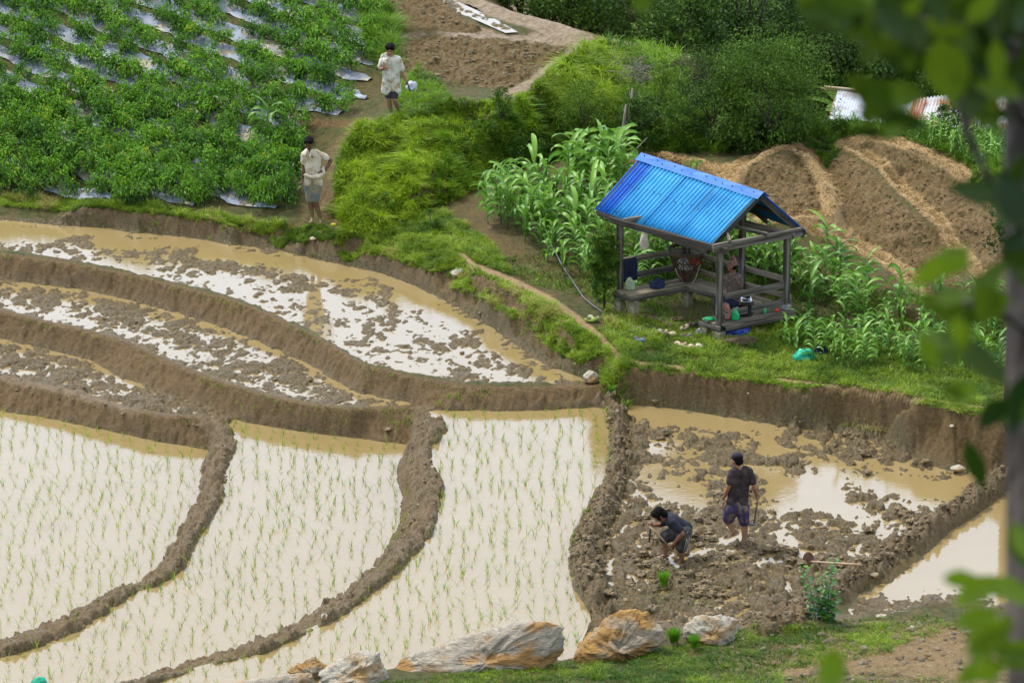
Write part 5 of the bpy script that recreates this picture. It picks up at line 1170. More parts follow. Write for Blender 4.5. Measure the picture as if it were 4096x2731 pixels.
def hand_caps(w_, d, side, r=.5, curl=.3, grip=None):
    """palm with four fingers and a thumb; d direction of the fingers, side towards the thumb"""
    w_, d, side = Vector(w_), Vector(d).normalized(), Vector(side); side = (side - d * side.dot(d)).normalized(); nn = d.cross(side)
    c = [(w_, .021, w_ + d * .05 + side * .012, .021), (w_ + d * .02 - side * .014, .018, w_ + d * .065 - side * .018, .017), (w_ + d * .05 + side * .02, .018, w_ + d * .07 + side * .018, .016)]
    for k, ln in enumerate((.062, .070, .066, .052)):
        b = w_ + d * .078 + side * (.027 - .018 * k); m1 = b + (d * math.cos(curl) + nn * math.sin(curl)) * ln * .5; e = m1 + (d * math.cos(curl * 2.6) + nn * math.sin(curl * 2.6)) * ln * .5
        c += [(b - d * .02, .0095, m1, .0085), (m1, .0085, e, .0072)]
    t0 = w_ + d * .025 + side * .02; t1 = t0 + (d * .6 + side * .8).normalized() * .035; t2 = t1 + (d * .9 + side * .2 + nn * curl).normalized() * .028
    c += [(t0, .012, t1, .0105), (t1, .0105, t2, .009)]
    return c
def head_caps(c, f, k=1.0):
    """c centre, f facing direction"""
    c = Vector(c); f = Vector(f).normalized(); s_ = f.cross(Vector((0, 0, 1))).normalized(); u = s_.cross(f); M = Matrix((s_, f, u)).transposed()
    q = lambda x, y, z: c + (s_ * x + f * y + u * z) * k
    return [('e', q(0, -.012, .022), (.074 * k, .092 * k, .088 * k), M), ('e', q(0, .022, -.045), (.054 * k, .058 * k, .060 * k), M), (q(0, .075, -.005), .012 * k, q(0, .098, -.028), .014 * k), (q(-.02, .064, -.058), .013 * k, q(.02, .064, -.058), .013 * k),
            ('e', q(-.076, -.008, -.008), (.010 * k, .020 * k, .030 * k), M), ('e', q(.076, -.008, -.008), (.010 * k, .020 * k, .030 * k), M), (q(-.035, .073, .012), .012 * k, q(.035, .073, .012), .012 * k), (q(0, .05, -.085), .022 * k, q(0, .06, -.08), .022 * k)], q, M
def face_parts(o, q, k=1.0, lip=(.16, .05, .04)):
    for x in (-.028, .028): blob('eye', [('e', q(x, .078, .0), (.011 * k, .007 * k, .006 * k), I3)], M_hair, o, .004, 0)
    for x in (-.03, .03): blob('eyebrow', [(q(x - .014, .083, .018), .004 * k, q(x + .014, .083, .018), .004 * k)], M_hair, o, .004, 0)
    blob('mouth', [(q(-.018, .078, -.056), .006 * k, q(.018, .078, -.056), .006 * k)], plain('lips', lip, .5), o, .004, 0)
def hair_caps(q, M, k=1.0, full=True, fringe=True):
    c = [('e', q(0, -.028, .045), (.086 * k, .092 * k, .082 * k), M), ('e', q(0, -.055, .0), (.078 * k, .062 * k, .075 * k), M)]
    if fringe: c += [('e', q(0, .035, .088), (.070 * k, .058 * k, .032 * k), M), ('e', q(-.05, .03, .06), (.035 * k, .05 * k, .035 * k), M), ('e', q(.05, .03, .06), (.035 * k, .05 * k, .035 * k), M)]
    return c
def foot_caps(an, toe, r=.032):
    an, toe = Vector(an), Vector(toe); d = (toe - an); heel = an - d * .28 + Vector((0, 0, -.03)); s_ = Vector((d.y, -d.x, 0)).normalized() if d.length else Vector((1, 0, 0))
    c = [(an, r, heel + Vector((0, 0, .0)), r * .9), (an, r, toe - d * .2 + Vector((0, 0, 0)), r * .75), (heel, r * .8, toe - d * .25, r * .72)]
    for k in range(5): b = toe - d * .25 + s_ * (.030 - .015 * k) ; c.append((b, .013, toe + s_ * (.034 - .017 * k) - d * (.05 * k), .0095))
    return c
def person(root, J, skinm, headf, label, hk=1.0, hands=None, limb=1.0):
    """J joints in metres relative to root; continuous body mesh"""
    V_ = lambda n: Vector(J[n]); L_ = limb
    c, q, M = head_caps(J['head'], headf, hk)
    c += [(V_('head') + Vector((0, 0, -.06)), .046 * L_, V_('neck'), .052 * L_), (V_('neck'), .055 * L_, (V_('Ls') + V_('Rs')) / 2 + Vector((0, 0, -.02)), .085)]
    ch = (V_('Ls') + V_('Rs')) / 2; pe = V_('pelvis'); ce = ch.lerp(pe, .3); wa = ch.lerp(pe, .68)
    for a, b in (('Ls', ch), ('Rs', ch)): c.append((V_(a), .052 * L_, b, .085))
    sx_ = (V_('Rs') - V_('Ls')).normalized(); hx = (V_('Rh') - V_('Lh')).normalized()
    for s_ in (-1, 1):
        c += [(ch + sx_ * .07 * s_, .085 * L_, wa + hx * .045 * s_, .082 * L_), (wa + hx * .045 * s_, .082 * L_, pe + hx * .06 * s_, .098 * L_)]
    for s_ in 'LR':
        c += [(V_(s_ + 's'), .048 * L_, V_(s_ + 'e'), .037 * L_), (V_(s_ + 'e'), .037 * L_, V_(s_ + 'e').lerp(V_(s_ + 'w'), .35), .037 * L_), (V_(s_ + 'e').lerp(V_(s_ + 'w'), .35), .037 * L_, V_(s_ + 'w'), .024 * L_)]
        c += [(V_(s_ + 'h'), .088 * L_, V_(s_ + 'k'), .054 * L_), (V_(s_ + 'k'), .054 * L_, V_(s_ + 'k').lerp(V_(s_ + 'a'), .35), .055 * L_), (V_(s_ + 'k').lerp(V_(s_ + 'a'), .35), .055 * L_, V_(s_ + 'a'), .034 * L_)]
        c += foot_caps(J[s_ + 'a'], J[s_ + 't'])
        hd = (hands or {}).get(s_, ((V_(s_ + 'w') - V_(s_ + 'e')), Vector((0, -1, 0)), .35)); c += hand_caps(J[s_ + 'w'], *hd[:2], curl=hd[2])
    body = blob('body', c, skinm, root, .0075, 3); tag(root, label, 'person')
    return q, M
def shirt_caps(J, r=.022, sl=.62, bottom=1.0, flare=.0, limb=1.0, sr=.062):
    V_ = lambda n: Vector(J[n]); ch = (V_('Ls') + V_('Rs')) / 2; pe = V_('pelvis').lerp(ch, 1 - bottom) if bottom <= 1 else V_('pelvis') + (V_('pelvis') - ch) * (bottom - 1); wa = ch.lerp(pe, .6); sx_ = (V_('Rs') - V_('Ls')).normalized(); hx = (V_('Rh') - V_('Lh')).normalized(); c = []
    for s_, n in ((-1, 'L'), (1, 'R')):
        c += [(V_(n + 's'), .058 * limb + r * .5, ch, .085 + r * .4), (ch + sx_ * .075 * s_, .088 + r, wa + hx * .055 * s_, .088 + r), (wa + hx * .055 * s_, .088 + r, pe + hx * (.075 + flare) * s_, .085 + r + flare * .4),
              (V_(n + 's'), .058 * limb + r * .4, V_(n + 's').lerp(V_(n + 'e'), sl), sr * limb + r * .2)]
    return c
def cut(o, planes):
    """trim a garment mesh with planes (point, normal): keeps the side opposite to the normal and closes the cut"""
    bm = bmesh.new(); bm.from_mesh(o.data)
    for p, n in planes:
        g = bmesh.ops.bisect_plane(bm, geom=bm.verts[:] + bm.edges[:] + bm.faces[:], plane_co=p, plane_no=n, clear_outer=True)
        bmesh.ops.contextual_create(bm, geom=[e for e in g['geom_cut'] if isinstance(e, bmesh.types.BMEdge)])
    bm.to_mesh(o.data); bm.free()
def shorts_caps(J, r=.028, t=.9, waist=.03):
    V_ = lambda n: Vector(J[n]); pe = V_('pelvis'); hx = (V_('Rh') - V_('Lh')).normalized(); c = []; ch = (V_('Ls') + V_('Rs')) / 2; upd = (ch - pe).normalized()
    for s_, n in ((-1, 'L'), (1, 'R')):
        e = V_(n + 'h').lerp(V_(n + 'k'), t)
        c += [(pe + upd * waist + hx * .05 * s_, .092 + r * .6, V_(n + 'h'), .095 + r), (V_(n + 'h'), .098 + r, e, .074 + r)]
    return c
def conv(ox, oy, s, cosp, sinp):
    return lambda cx, cy, y=0.0: ((cx - ox) * s, y, ((oy - cy) * s - sinp * y) / cosp)
# --- A: man walking away in the right paddy
pa = G(1709, 1244, .5); rA = empty('person', (pa.x, pa.y, .48)); K = conv(1285, 1175, .001351, .927, .375)
JA = dict(head=K(1188, 150, .0), neck=K(1205, 225, -.02), Ls=K(1132, 282, -.01), Rs=K(1335, 278, -.01), Le=K(1085, 478, -.05), Lw=K(1030, 600, .0), Re=K(1398, 470, -.06), Rw=K(1432, 588, .0), pelvis=K(1195, 680, 0), Lh=K(1140, 705, .0), Rh=K(1258, 705, 0),
          Lk=K(1085, 850, .10), La=K(1165, 985, .02), Lt=K(1098, 1065, .0), Rk=K(1288, 885, .02), Ra=K(1290, 1125, -.02), Rt=K(1265, 1172, .12))
skA = skin('tanned_skin_muddy_legs', (.30, .135, .075), (.24, .165, .095), .1, .42)
qA, MA = person(rA, JA, skA, (-.55, .80, -.25), 'man in dark T-shirt and purple shorts walking away across the mud with a hoe', hands={'L': (Vector((.0, .0, -1)), Vector((0, -1, 0)), .3), 'R': (Vector((.02, -.1, -1)), Vector((0, -1, .0)), 1.0)})
M_tee = noise_mat('dark_tee', (.022, .017, .020), (.045, .033, .036), 5, .85, bump=.4, c3=(.07, .06, .055), s3=8); M_purple = noise_mat('purple_shorts', (.032, .024, .07), (.065, .048, .125), 6, .85, bump=.4, c3=(.17, .14, .12), s3=7)
o = blob('t_shirt', shirt_caps(JA, .016, .60, .92), M_tee, rA, .010, 3, .016); blob('shorts', shorts_caps(JA, .02, .86), M_purple, rA, .010, 3, .022, 11)
M_cap_ = plain('navy_cap', (.012, .012, .028), .8); hc = Vector(JA['head'])
blob('hair', hair_caps(qA, MA, .97, fringe=False), M_hair, rA, .009, 2)
blob('baseball_cap', [('e', qA(0, -.012, .070), (.088, .100, .070), MA), (qA(-.04, .075, .05), .010, qA(-.03, .155, .035), .008), (qA(.04, .075, .05), .010, qA(.03, .155, .035), .008), (qA(0, .075, .052), .010, qA(0, .165, .037), .008)], M_cap_, rA, .007, 2)
M_haft = noise_mat('hoe_handle', (.16, .12, .07), (.32, .25, .16), 7, .7); M_iron = plain('worn_iron', (.09, .085, .08), .5, metal=.6)
def world(root, p): return tuple(Vector(p) + root.location)
hoeA = empty('hoe', (0, 0, 0)); tag(hoeA, 'long handled hoe hanging from the right hand of the walking man', 'hoe')
tube_obj('handle', [world(rA, K(1440, 440, -.02)), world(rA, K(1435, 640, -.02)), world(rA, K(1400, 885, -.02))], [.014, .016, .016], M_haft, hoeA)
board('blade', world(rA, K(1425, 893, .0)), world(rA, K(1325, 897, -.02)), .012, .12, M_iron, hoeA)
# --- B: man bending over his hoe
pb = G(1566, 1296, .5); rB = empty('person', (pb.x, pb.y, .47)); K = conv(535, 1450, .001351, .927, .375)
JB = dict(head=K(262, 868, -.02), neck=K(345, 905, .0), Ls=K(375, 900, .14), Rs=K(425, 955, -.14), Le=K(300, 985, .22), Lw=K(205, 990, .12), Re=K(535, 1085, -.22), Rw=K(425, 1215, -.14), pelvis=K(565, 1015, .0), Lh=K(540, 1045, .10), Rh=K(565, 1060, -.10),
          Lk=K(330, 1130, .16), La=K(345, 1335, .14), Lt=K(250, 1385, .10), Rk=K(525, 1240, -.06), Ra=K(535, 1405, .0), Rt=K(470, 1450, -.02))
skB = skin('brown_skin_muddy', (.26, .11, .065), (.20, .12, .07), .0, .3)
qB, MB = person(rB, JB, skB, (-.72, -.05, -.70), 'man in navy T-shirt bending low over his hoe in the mud', hands={'L': (Vector((-1, 0, .1)), Vector((0, 0, 1)), 1.1), 'R': (Vector((-.6, .1, -.8)), Vector((-.6, -.3, .5)), 1.1)})
M_navt = noise_mat('navy_tee', (.010, .011, .022), (.026, .028, .048), 5, .85, bump=.4); M_chsh = noise_mat('charcoal_shorts', (.03, .033, .033), (.065, .07, .066), 5, .85, bump=.4, c3=(.10, .09, .07), s3=6)
blob('t_shirt', shirt_caps(JB, .022, .62, 1.04), M_navt, rB, .010, 3, .016); blob('shorts', shorts_caps(JB, .03, .98, .0), M_chsh, rB, .010, 3, .018, 11)
blob('hair', hair_caps(qB, MB, 1.08) + [(qB(-.06, .0, .05), .045, qB(-.065, .03, -.02), .03), (qB(.06, .0, .05), .045, qB(.065, .03, -.02), .03), ('e', qB(0, -.07, -.03), (.08, .05, .08), MB)], M_hair, rB, .009, 1, .02, 30); face_parts(rB, qB)
M_strp = plain('white_stripe', (.45, .44, .40), .8)
for k in range(3):
    a, b = Vector(K(588 + 16 * k, 1065 + 4 * k, -.215 + .012 * k)), Vector(K(548 + 17 * k, 1300 - 4 * k, -.170 + .012 * k)); tube_obj('stripe', [a, a.lerp(b, .5) + Vector((.012, -.012, 0)), b], .006, M_strp, rB, 5)
hoeB = empty('hoe', (0, 0, 0)); tag(hoeB, 'hoe with a curved blade gripped in both hands of the bending man', 'hoe')
tube_obj('handle', [world(rB, K(155, 1005, .06)), world(rB, K(275, 1125, -.05)), world(rB, K(425, 1290, -.2))], [.019, .017, .014], M_haft, hoeB)
tube_obj('blade', [world(rB, K(150, 1000, .07)), world(rB, K(158, 1060, .02)), world(rB, K(145, 1190, -.02))], [.020, .018, .012], M_iron, hoeB)
# --- C: man standing above the upper paddy, hand on hip
pc = G(727, 516, 1.1); rC = empty('person', pc); K = conv(415, 1505, .00119, .948, .319)
JC = dict(head=K(314, 245, -.02), neck=K(325, 345, .0), Ls=K(238, 405, .0), Rs=K(468, 412, .02), Le=K(232, 620, -.02), Lw=K(205, 790, -.06), Re=K(650, 505, .12), Rw=K(545, 690, -.04), pelvis=K(368, 850, .0), Lh=K(310, 880, .0), Rh=K(430, 885, .0),
          Lk=K(322, 1125, -.03), La=K(352, 1400, .0), Lt=K(340, 1480, -.12), Rk=K(402, 1130, -.04), Ra=K(478, 1415, .02), Rt=K(490, 1500, -.12))
skC = skin('dark_brown_skin_muddy_legs', (.105, .045, .028), (.22, .17, .085), .15, .5)
qC, MC = person(rC, JC, skC, (-.18, -.9, -.34), 'man in cream shirt and grey shorts standing hand on hip beside the pepper field', hands={'L': (Vector((-.1, -.1, -1)), Vector((.3, -1, 0)), .9), 'R': (Vector((-1, -.5, -.15)), Vector((0, 0, 1)), .35)}, limb=.95)
M_cream_sh = noise_mat('cream_shirt', (.46, .42, .32), (.62, .58, .48), 5, .85, bump=.5, c3=(.38, .32, .21), s3=6); M_gsh = noise_mat('grey_shorts', (.10, .12, .125), (.17, .19, .19), 5, .85, bump=.4, c3=(.22, .20, .13), s3=7)
blob('shirt', shirt_caps(JC, .014, .60, .98, .01, .95), M_cream_sh, rC, .010, 3, .024, 10); blob('shorts', shorts_caps(JC, .004, .92), M_gsh, rC, .010, 3, .012, 9)
blob('cloth_belt', [(K(255, 735, -.13), .035, K(370, 765, -.15), .035), (K(370, 765, -.15), .035, K(500, 745, -.10), .04), (K(500, 735, -.06), .05, K(530, 620, .0), .025)], M_cream_sh, rC, .01, 2, .02, 16)
blob('collar', [(K(290, 350, -.06), .02, K(255, 430, -.11), .016), (K(355, 350, -.05), .02, K(330, 445, -.12), .018), (K(290, 350, -.05), .018, K(330, 330, .05), .018), (K(370, 345, -.03), .018, K(330, 330, .05), .018)], M_cream_sh, rC, .008, 2)
blob('hair', hair_caps(qC, MC, 1.05), M_hair, rC, .009, 2, .008, 30); face_parts(rC, qC, 1, (.09, .03, .025))
blob('wristwatch', [(K(540, 665, -.06), .022, K(550, 700, -.06), .022)], plain('pale_band', (.6, .58, .5), .5), rC, .008, 1)
sk_ = empty('sickle', (0, 0, 0)); tag(sk_, 'small sickle held low in the hand of the man in the cream shirt', 'sickle')
tube_obj('handle', [world(rC, K(205, 890, -.1)), world(rC, K(140, 950, -.12))], .016, M_haft, sk_); tube_obj('blade', [world(rC, K(140, 950, -.12)), world(rC, K(125, 990, -.13)), world(rC, K(170, 1010, -.14)), world(rC, K(215, 1015, -.14))], [.012, .010, .008, .004], M_iron, sk_)
# --- D: boy on the ridge
pd = G(899, 268, 2.0); rD = empty('person', pd); K = conv(400, 1435, .001072, .952, .305)
JD = dict(head=K(385, 250, -.02), neck=K(405, 375, .0), Ls=K(265, 430, .0), Rs=K(535, 425, .0), Le=K(200, 590, .02), Lw=K(255, 580, -.14), Re=K(610, 650, .0), Rw=K(672, 790, -.02), pelvis=K(400, 880, .0), Lh=K(345, 920, .0), Rh=K(465, 920, .0),
          Lk=K(355, 1110, -.03), La=K(395, 1385, .0), Lt=K(350, 1440, -.10), Rk=K(460, 1130, -.08), Ra=K(545, 1340, .06), Rt=K(570, 1400, -.02))
skD = skin('boy_skin_muddy_legs', (.34, .15, .09), (.20, .14, .075), .25, .55)
qD, MD = person(rD, JD, skD, (-.12, -.95, -.2), 'boy in a stained long white T-shirt walking on the ridge beside the mulched field', 1.0, hands={'L': (Vector((.6, -.2, .3)), Vector((0, -.3, 1)), .9), 'R': (Vector((.15, -.1, -1)), Vector((-.3, -1, 0)), 1.0)}, limb=.9)
M_wtee = noise_mat('stained_white_tee', (.48, .46, .40), (.64, .62, .57), 4, .85, bump=.5, c3=(.36, .27, .15), s3=9); M_dsh = noise_mat('dark_shorts', (.02, .02, .028), (.05, .045, .06), 8, .85)
blob('t_shirt', shirt_caps(JD, .018, .68, 1.20, .012, .95, .066), M_wtee, rD, .010, 3, .026, 9); blob('shorts', shorts_caps(JD, .0, .74), M_dsh, rD, .010, 3)
blob('hair', hair_caps(qD, MD, 1.10) + [('e', qD(0, .02, .10), (.08, .08, .035), MD)], M_hair, rD, .009, 1, .014, 34); face_parts(rD, qD)
tw = blob('towel', [(K(300, 330, -.03), .045, K(300, 470, -.12), .042), (K(300, 470, -.12), .045, K(325, 585, -.14), .038), (K(270, 350, .0), .04, K(215, 430, .03), .04), (K(215, 430, .03), .045, K(230, 600, .08), .04), (K(335, 400, -.1), .022, K(345, 560, -.14), .024)], M_wtee, None, .009, 2, .03, 22)
tw.location = pd; tag(tw, 'folded white towel slung over the shoulder of the boy', 'towel')
kn = tube_obj('knife', [world(rD, K(690, 800, -.06)), world(rD, K(705, 880, -.06)), world(rD, K(742, 990, -.06))], [.012, .016, .012], plain('grey_knife', (.06, .09, .10), .4)); tag(kn, 'dark bladed knife in the right hand of the boy', 'knife')
crumple('plastic_film_bundle', (.12, .12, .13), plain('bluish_white_film', (.42, .46, .55), .35, spec=.5), G(945, 210, 2.0), 'crumpled bluish white plastic film behind the hand of the boy', 'plastic film', 21)
# --- E: man seated in the shelter, seen from behind
pe_ = W(.55, LB - .16, BH + .13); pe_ = Vector(P(1683, 697, BH + GZ + .10)); rE = empty('person', pe_); K = conv(540, 905, .00117, .940, .342)
JE = dict(head=K(522, 345, .0), neck=K(535, 440, .02), Ls=K(480, 520, .10), Rs=K(618, 535, -.08), Le=K(470, 690, .18), Lw=K(440, 800, .05), Re=K(652, 700, -.10), Rw=K(628, 830, -.12), pelvis=K(555, 850, .0), Lh=K(520, 870, .08), Rh=K(555, 880, -.08),
          Lk=K(330, 880, .02), La=K(310, 1080, .02), Lt=K(230, 1110, -.02), Rk=K(350, 915, -.16), Ra=K(325, 1110, -.14), Rt=K(250, 1150, -.18))
skE = skin('brown_skin', (.21, .095, .06), (.2, .09, .06), -9, -8)
qE, ME = person(rE, JE, skE, (-.93, .25, -.08), 'man in brown patterned shirt and red patterned cap seated in the shelter', hands={'R': (Vector((0, -.1, -1)), Vector((-1, 0, 0)), .3), 'L': (Vector((-.8, 0, -.3)), Vector((0, 0, 1)), .3)}, limb=.92)
M_brsh = noise_mat('brown_patterned_shirt', (.045, .035, .032), (.16, .12, .10), 22, .85, detail=2, bump=.3, c3=(.10, .06, .05), s3=16); M_topi = noise_mat('patterned_cap', (.10, .035, .03), (.34, .20, .15), 34, .85, detail=2, c3=(.04, .03, .03), s3=26)
blob('shirt', shirt_caps(JE, .016, .66, .98), M_brsh, rE, .010, 3, .016, 12); blob('trousers', shorts_caps(JE, .014, 1.0) + [(JE['Lk'], .075, JE['La'], .05), (JE['Rk'], .075, JE['Ra'], .05)], M_navy, rE, .010, 3, .01)
blob('hair', [('e', qE(0, -.035, -.01), (.078, .075, .06), ME)], M_hair, rE, .009, 2); o = blob('brimless_cap', [(qE(0, -.02, .055), .088, qE(.01, -.015, .10), .074), (qE(-.03, -.02, .12), .042, qE(.03, -.01, .14), .045)], M_topi, rE, .009, 2)
face_parts(rE, qE)
# ------------------------------------------------------------ third hoe lying in the mud
hz_ = empty('hoe', (0, 0, 0)); tag(hz_, 'hoe lying on the mud bund beside the tall leafy sapling', 'hoe')
h0, h1 = G(1862, 1302, .55) + Vector((0, 0, .10)), G(1976, 1330, .6) + Vector((0, 0, .16))
tube_obj('handle', [tuple(h0), tuple(h0.lerp(h1, .5)), tuple(h1)], [.017, .019, .021], noise_mat('pale_handle', (.36, .24, .15), (.52, .38, .26), 6, .6), hz_)
def hb(bm):
    bmesh.ops.create_circle(bm, cap_ends=True, segments=20, radius=.10, matrix=Matrix.Translation(h0 + Vector((-.04, .0, .04))) @ Matrix.Rotation(1.2, 4, 'X') @ Matrix.Diagonal((.9, 1.15, 1, 1)))
o = bm_obj('blade', hb, plain('rusty_iron', (.12, .065, .04), .8), hz_); s_ = o.modifiers.new('s', 'SOLIDIFY'); s_.thickness = .008
# ============================================================ ROCKS, STONES
def rock_mat(name, c1, c2, c3, sc=4, rot=.5, s3=2.2):
    m, nt, b = mat(name); L = nt.links.new; tc = N(nt, 'ShaderNodeTexCoord'); mp = N(nt, 'ShaderNodeMapping'); mp.inputs['Rotation'].default_value = (0, rot, 0); mp.inputs['Scale'].default_value = (.8, .9, 1.9)
    L(tc.outputs['Object'], mp.inputs[0])
    n = N(nt, 'ShaderNodeTexNoise', i={'Scale': sc, 'Detail': 8, 'Roughness': .65, 'Distortion': .6}); L(mp.outputs[0], n.inputs['Vector']); r = N(nt, 'ShaderNodeMapRange', i={1: .35, 2: .65}); L(n.outputs[0], r.inputs[0])
    x = N(nt, 'ShaderNodeMix', data_type='RGBA'); x.inputs[6].default_value = (*c1, 1); x.inputs[7].default_value = (*c2, 1); L(r.outputs[0], x.inputs[0])
    n3 = N(nt, 'ShaderNodeTexNoise', i={'Scale': s3, 'Detail': 5}); L(mp.outputs[0], n3.inputs['Vector']); r3 = N(nt, 'ShaderNodeMapRange', i={1: .47, 2: .60}); L(n3.outputs[0], r3.inputs[0])
    y = N(nt, 'ShaderNodeMix', data_type='RGBA'); y.inputs[7].default_value = (*c3, 1); L(r3.outputs[0], y.inputs[0]); L(x.outputs[2], y.inputs[6])
    n4 = N(nt, 'ShaderNodeTexNoise', i={'Scale': 12, 'Detail': 6}); L(mp.outputs[0], n4.inputs['Vector']); r4 = N(nt, 'ShaderNodeMapRange', i={1: .3, 2: .42, 3: .45, 4: 1}); L(n4.outputs[0], r4.inputs[0])
    z = N(nt, 'ShaderNodeMix', data_type='RGBA', blend_type='MULTIPLY'); z.inputs[0].default_value = .8; L(y.outputs[2], z.inputs[6]); L(r4.outputs[0], z.inputs[7])
    L(z.outputs[2], b.inputs['Base Color']); b.inputs['Roughness'].default_value = .8
    nb = N(nt, 'ShaderNodeTexNoise', i={'Scale': 9, 'Detail': 9, 'Roughness': .7}); L(mp.outputs[0], nb.inputs['Vector']); bp = N(nt, 'ShaderNodeBump', i={'Strength': 1, 'Distance': .12}); L(nb.outputs[0], bp.inputs['Height']); L(bp.outputs[0], b.inputs['Normal'])
    return m
M_rock_o = rock_mat('orange_rock', (.30, .17, .055), (.56, .32, .09), (.40, .34, .26), 5, .5); M_rock_w = rock_mat('white_rock', (.48, .44, .37), (.70, .66, .58), (.46, .30, .13), 3, .5)
M_rock_s = rock_mat('streaked_rock', (.36, .33, .28), (.60, .53, .43), (.46, .26, .09), 5, -.35); M_stone = rock_mat('stone', (.26, .21, .14), (.46, .40, .30), (.32, .21, .10), 6, .2, 4)
def outline_rock(name, pts, zc, D, m, label, seed, rough=.05, top=None):
    """pts: picture outline; gets real size at its distance and its own depth D (m)"""
    cxp = sum(p[0] for p in pts) / len(pts); cyp = sum(p[1] for p in pts) / len(pts); c = Vector(P(cxp, cyp, zc)); dist = (c.y * cP - (c.z - H) * sP); s = dist / FV
    o2 = [((a - cxp) * s, (cyp - b) * s / cP) for a, b in pts]; n = len(o2); ring = []
    for i in range(n):
        for t in np.linspace(0, 1, 12)[:-1]: a, b = o2[i], o2[(i + 1) % n]; ring.append((a[0] + (b[0] - a[0]) * t, a[1] + (b[1] - a[1]) * t))
    K_ = 33; V = []; nr = len(ring)
    for k in range(K_):
        u = -1 + 2 * k / (K_ - 1); f = max(.02, (1 - abs(u) ** 1.8)) ** .8
        for (x, z) in ring: V.append([x * f, u * D * .5 + z * .25, z * f])
    V = np.array(V); sc_ = min(max(o2)[0] - min(o2)[0], max(q[1] for q in o2) - min(q[1] for q in o2))
    for i in range(len(V)):
        p = Vector(V[i]); d1 = mnoise.fractal(p * (2.2 / (sc_ + .2)) + Vector((seed, 0, 0)), 1, 2, 3); d2 = mnoise.fractal(p * 9 + Vector((0, seed, 0)), 1, 2, 3); cell_ = mnoise.cell(p * 3.1)
        V[i] = V[i] * (1 + rough * d1 * 1.3) + np.array(p.normalized()[:]) * (d2 * rough * .6 * min(sc_, .5))
    rr_ = np.random.default_rng(seed + 5); ext = np.abs(V).max(0)
    for _ in range(16):
        nn = rr_.normal(0, 1, 3) * np.array([1, 2.2, 1]); nn /= np.linalg.norm(nn); sup = (V @ nn).max(); dd = V @ nn - sup * rr_.uniform(.82, .98); V = V - np.outer(np.maximum(dd, 0) * .92, nn)
    for i in range(len(V)):
        p = Vector(V[i]); a_ = .6 if seed % 2 else -.5; q_ = Vector((p.x * math.cos(a_) + p.z * math.sin(a_), p.y, -p.x * math.sin(a_) + p.z * math.cos(a_)))
        d3 = abs(mnoise.noise(Vector((q_.x * 2.5, q_.y * 3, q_.z * 11)) + Vector((seed, 1, 2)))) + .5 * abs(mnoise.noise(p * 14)); V[i] = V[i] + np.array(p.normalized()[:]) * (.16 - d3) * .10 * min(1, sc_ * 2)
    V = np.vstack([V, V[:nr].mean(0), V[-nr:].mean(0)]); F = []
    for k in range(K_ - 1):
        for j in range(nr): F.append([k * nr + j, k * nr + (j + 1) % nr, (k + 1) * nr + (j + 1) % nr, (k + 1) * nr + j])
    T = [[K_ * nr, (j + 1) % nr, j] for j in range(nr)] + [[K_ * nr + 1, (K_ - 1) * nr + j, (K_ - 1) * nr + (j + 1) % nr] for j in range(nr)]
    me = np_mesh(name, V, [np.array(F), np.array(T)], [m], smooth=True); o = link(name, me, loc=c)
    bm = bmesh.new(); bm.from_mesh(me); bmesh.ops.recalc_face_normals(bm, faces=bm.faces); bm.to_mesh(me); bm.free(); me.polygons.foreach_set('use_smooth', np.ones(len(me.polygons), bool))
    tag(o, label, 'rock'); return o
outline_rock('boulder', [(888, 1538), (905, 1512), (960, 1498), (1040, 1470), (1120, 1450), (1200, 1434), (1262, 1428), (1292, 1440), (1302, 1470), (1296, 1500), (1270, 1525), (1200, 1545), (1100, 1560), (1000, 1562), (900, 1562)], .80, .75, M_rock_s, 'long slab boulder streaked white and orange lying along the paddy edge', 1, .07)
outline_rock('boulder', [(1300, 1500), (1330, 1470), (1380, 1430), (1420, 1413), (1462, 1404), (1495, 1412), (1525, 1440), (1528, 1470), (1490, 1495), (1450, 1510), (1400, 1530), (1350, 1540), (1305, 1532)], .80, .85, M_rock_o, 'large angular orange boulder with a grey face', 2, .06)
outline_rock('boulder', [(722, 1568), (730, 1545), (770, 1520), (830, 1500), (850, 1494), (870, 1500), (882, 1520), (890, 1550), (890, 1600), (720, 1600)], .78, .6, M_rock_w, 'white jagged boulder with orange corner at the bottom edge', 3, .07)
outline_rock('boulder', [(652, 1548), (672, 1530), (700, 1514), (722, 1510), (745, 1522), (768, 1536), (740, 1556), (690, 1562)], .62, .4, M_rock_o, 'low pointed orange brown rock left of the white jagged boulder', 4, .08)
outline_rock('boulder', [(520, 1572), (600, 1556), (690, 1546), (722, 1550), (730, 1580), (700, 1610), (520, 1610)], .62, .4, M_rock_s, 'flat pale grey slab cut by the bottom edge', 5, .04)
outline_rock('boulder', [(1564, 1440), (1585, 1422), (1620, 1412), (1665, 1412), (1697, 1422), (1694, 1455), (1672, 1482), (1640, 1494), (1600, 1488), (1570, 1470)], .76, .55, M_rock_w, 'white boulder with orange underside right of the seedling bundles', 6, .06)
outline_rock('boulder', [(1335, 862), (1352, 851), (1370, 855), (1376, 868), (1368, 880), (1345, 878)], .86, .28, M_rock_w, 'round pale boulder at the corner of the upper paddy', 7, .05)
outline_rock('boulder', [(1033, 626), (1045, 618), (1068, 617), (1082, 621), (1080, 634), (1060, 640), (1038, 634)], 1.1, .3, M_rock_w, 'flat pale rock beside the dirt path', 8, .06)
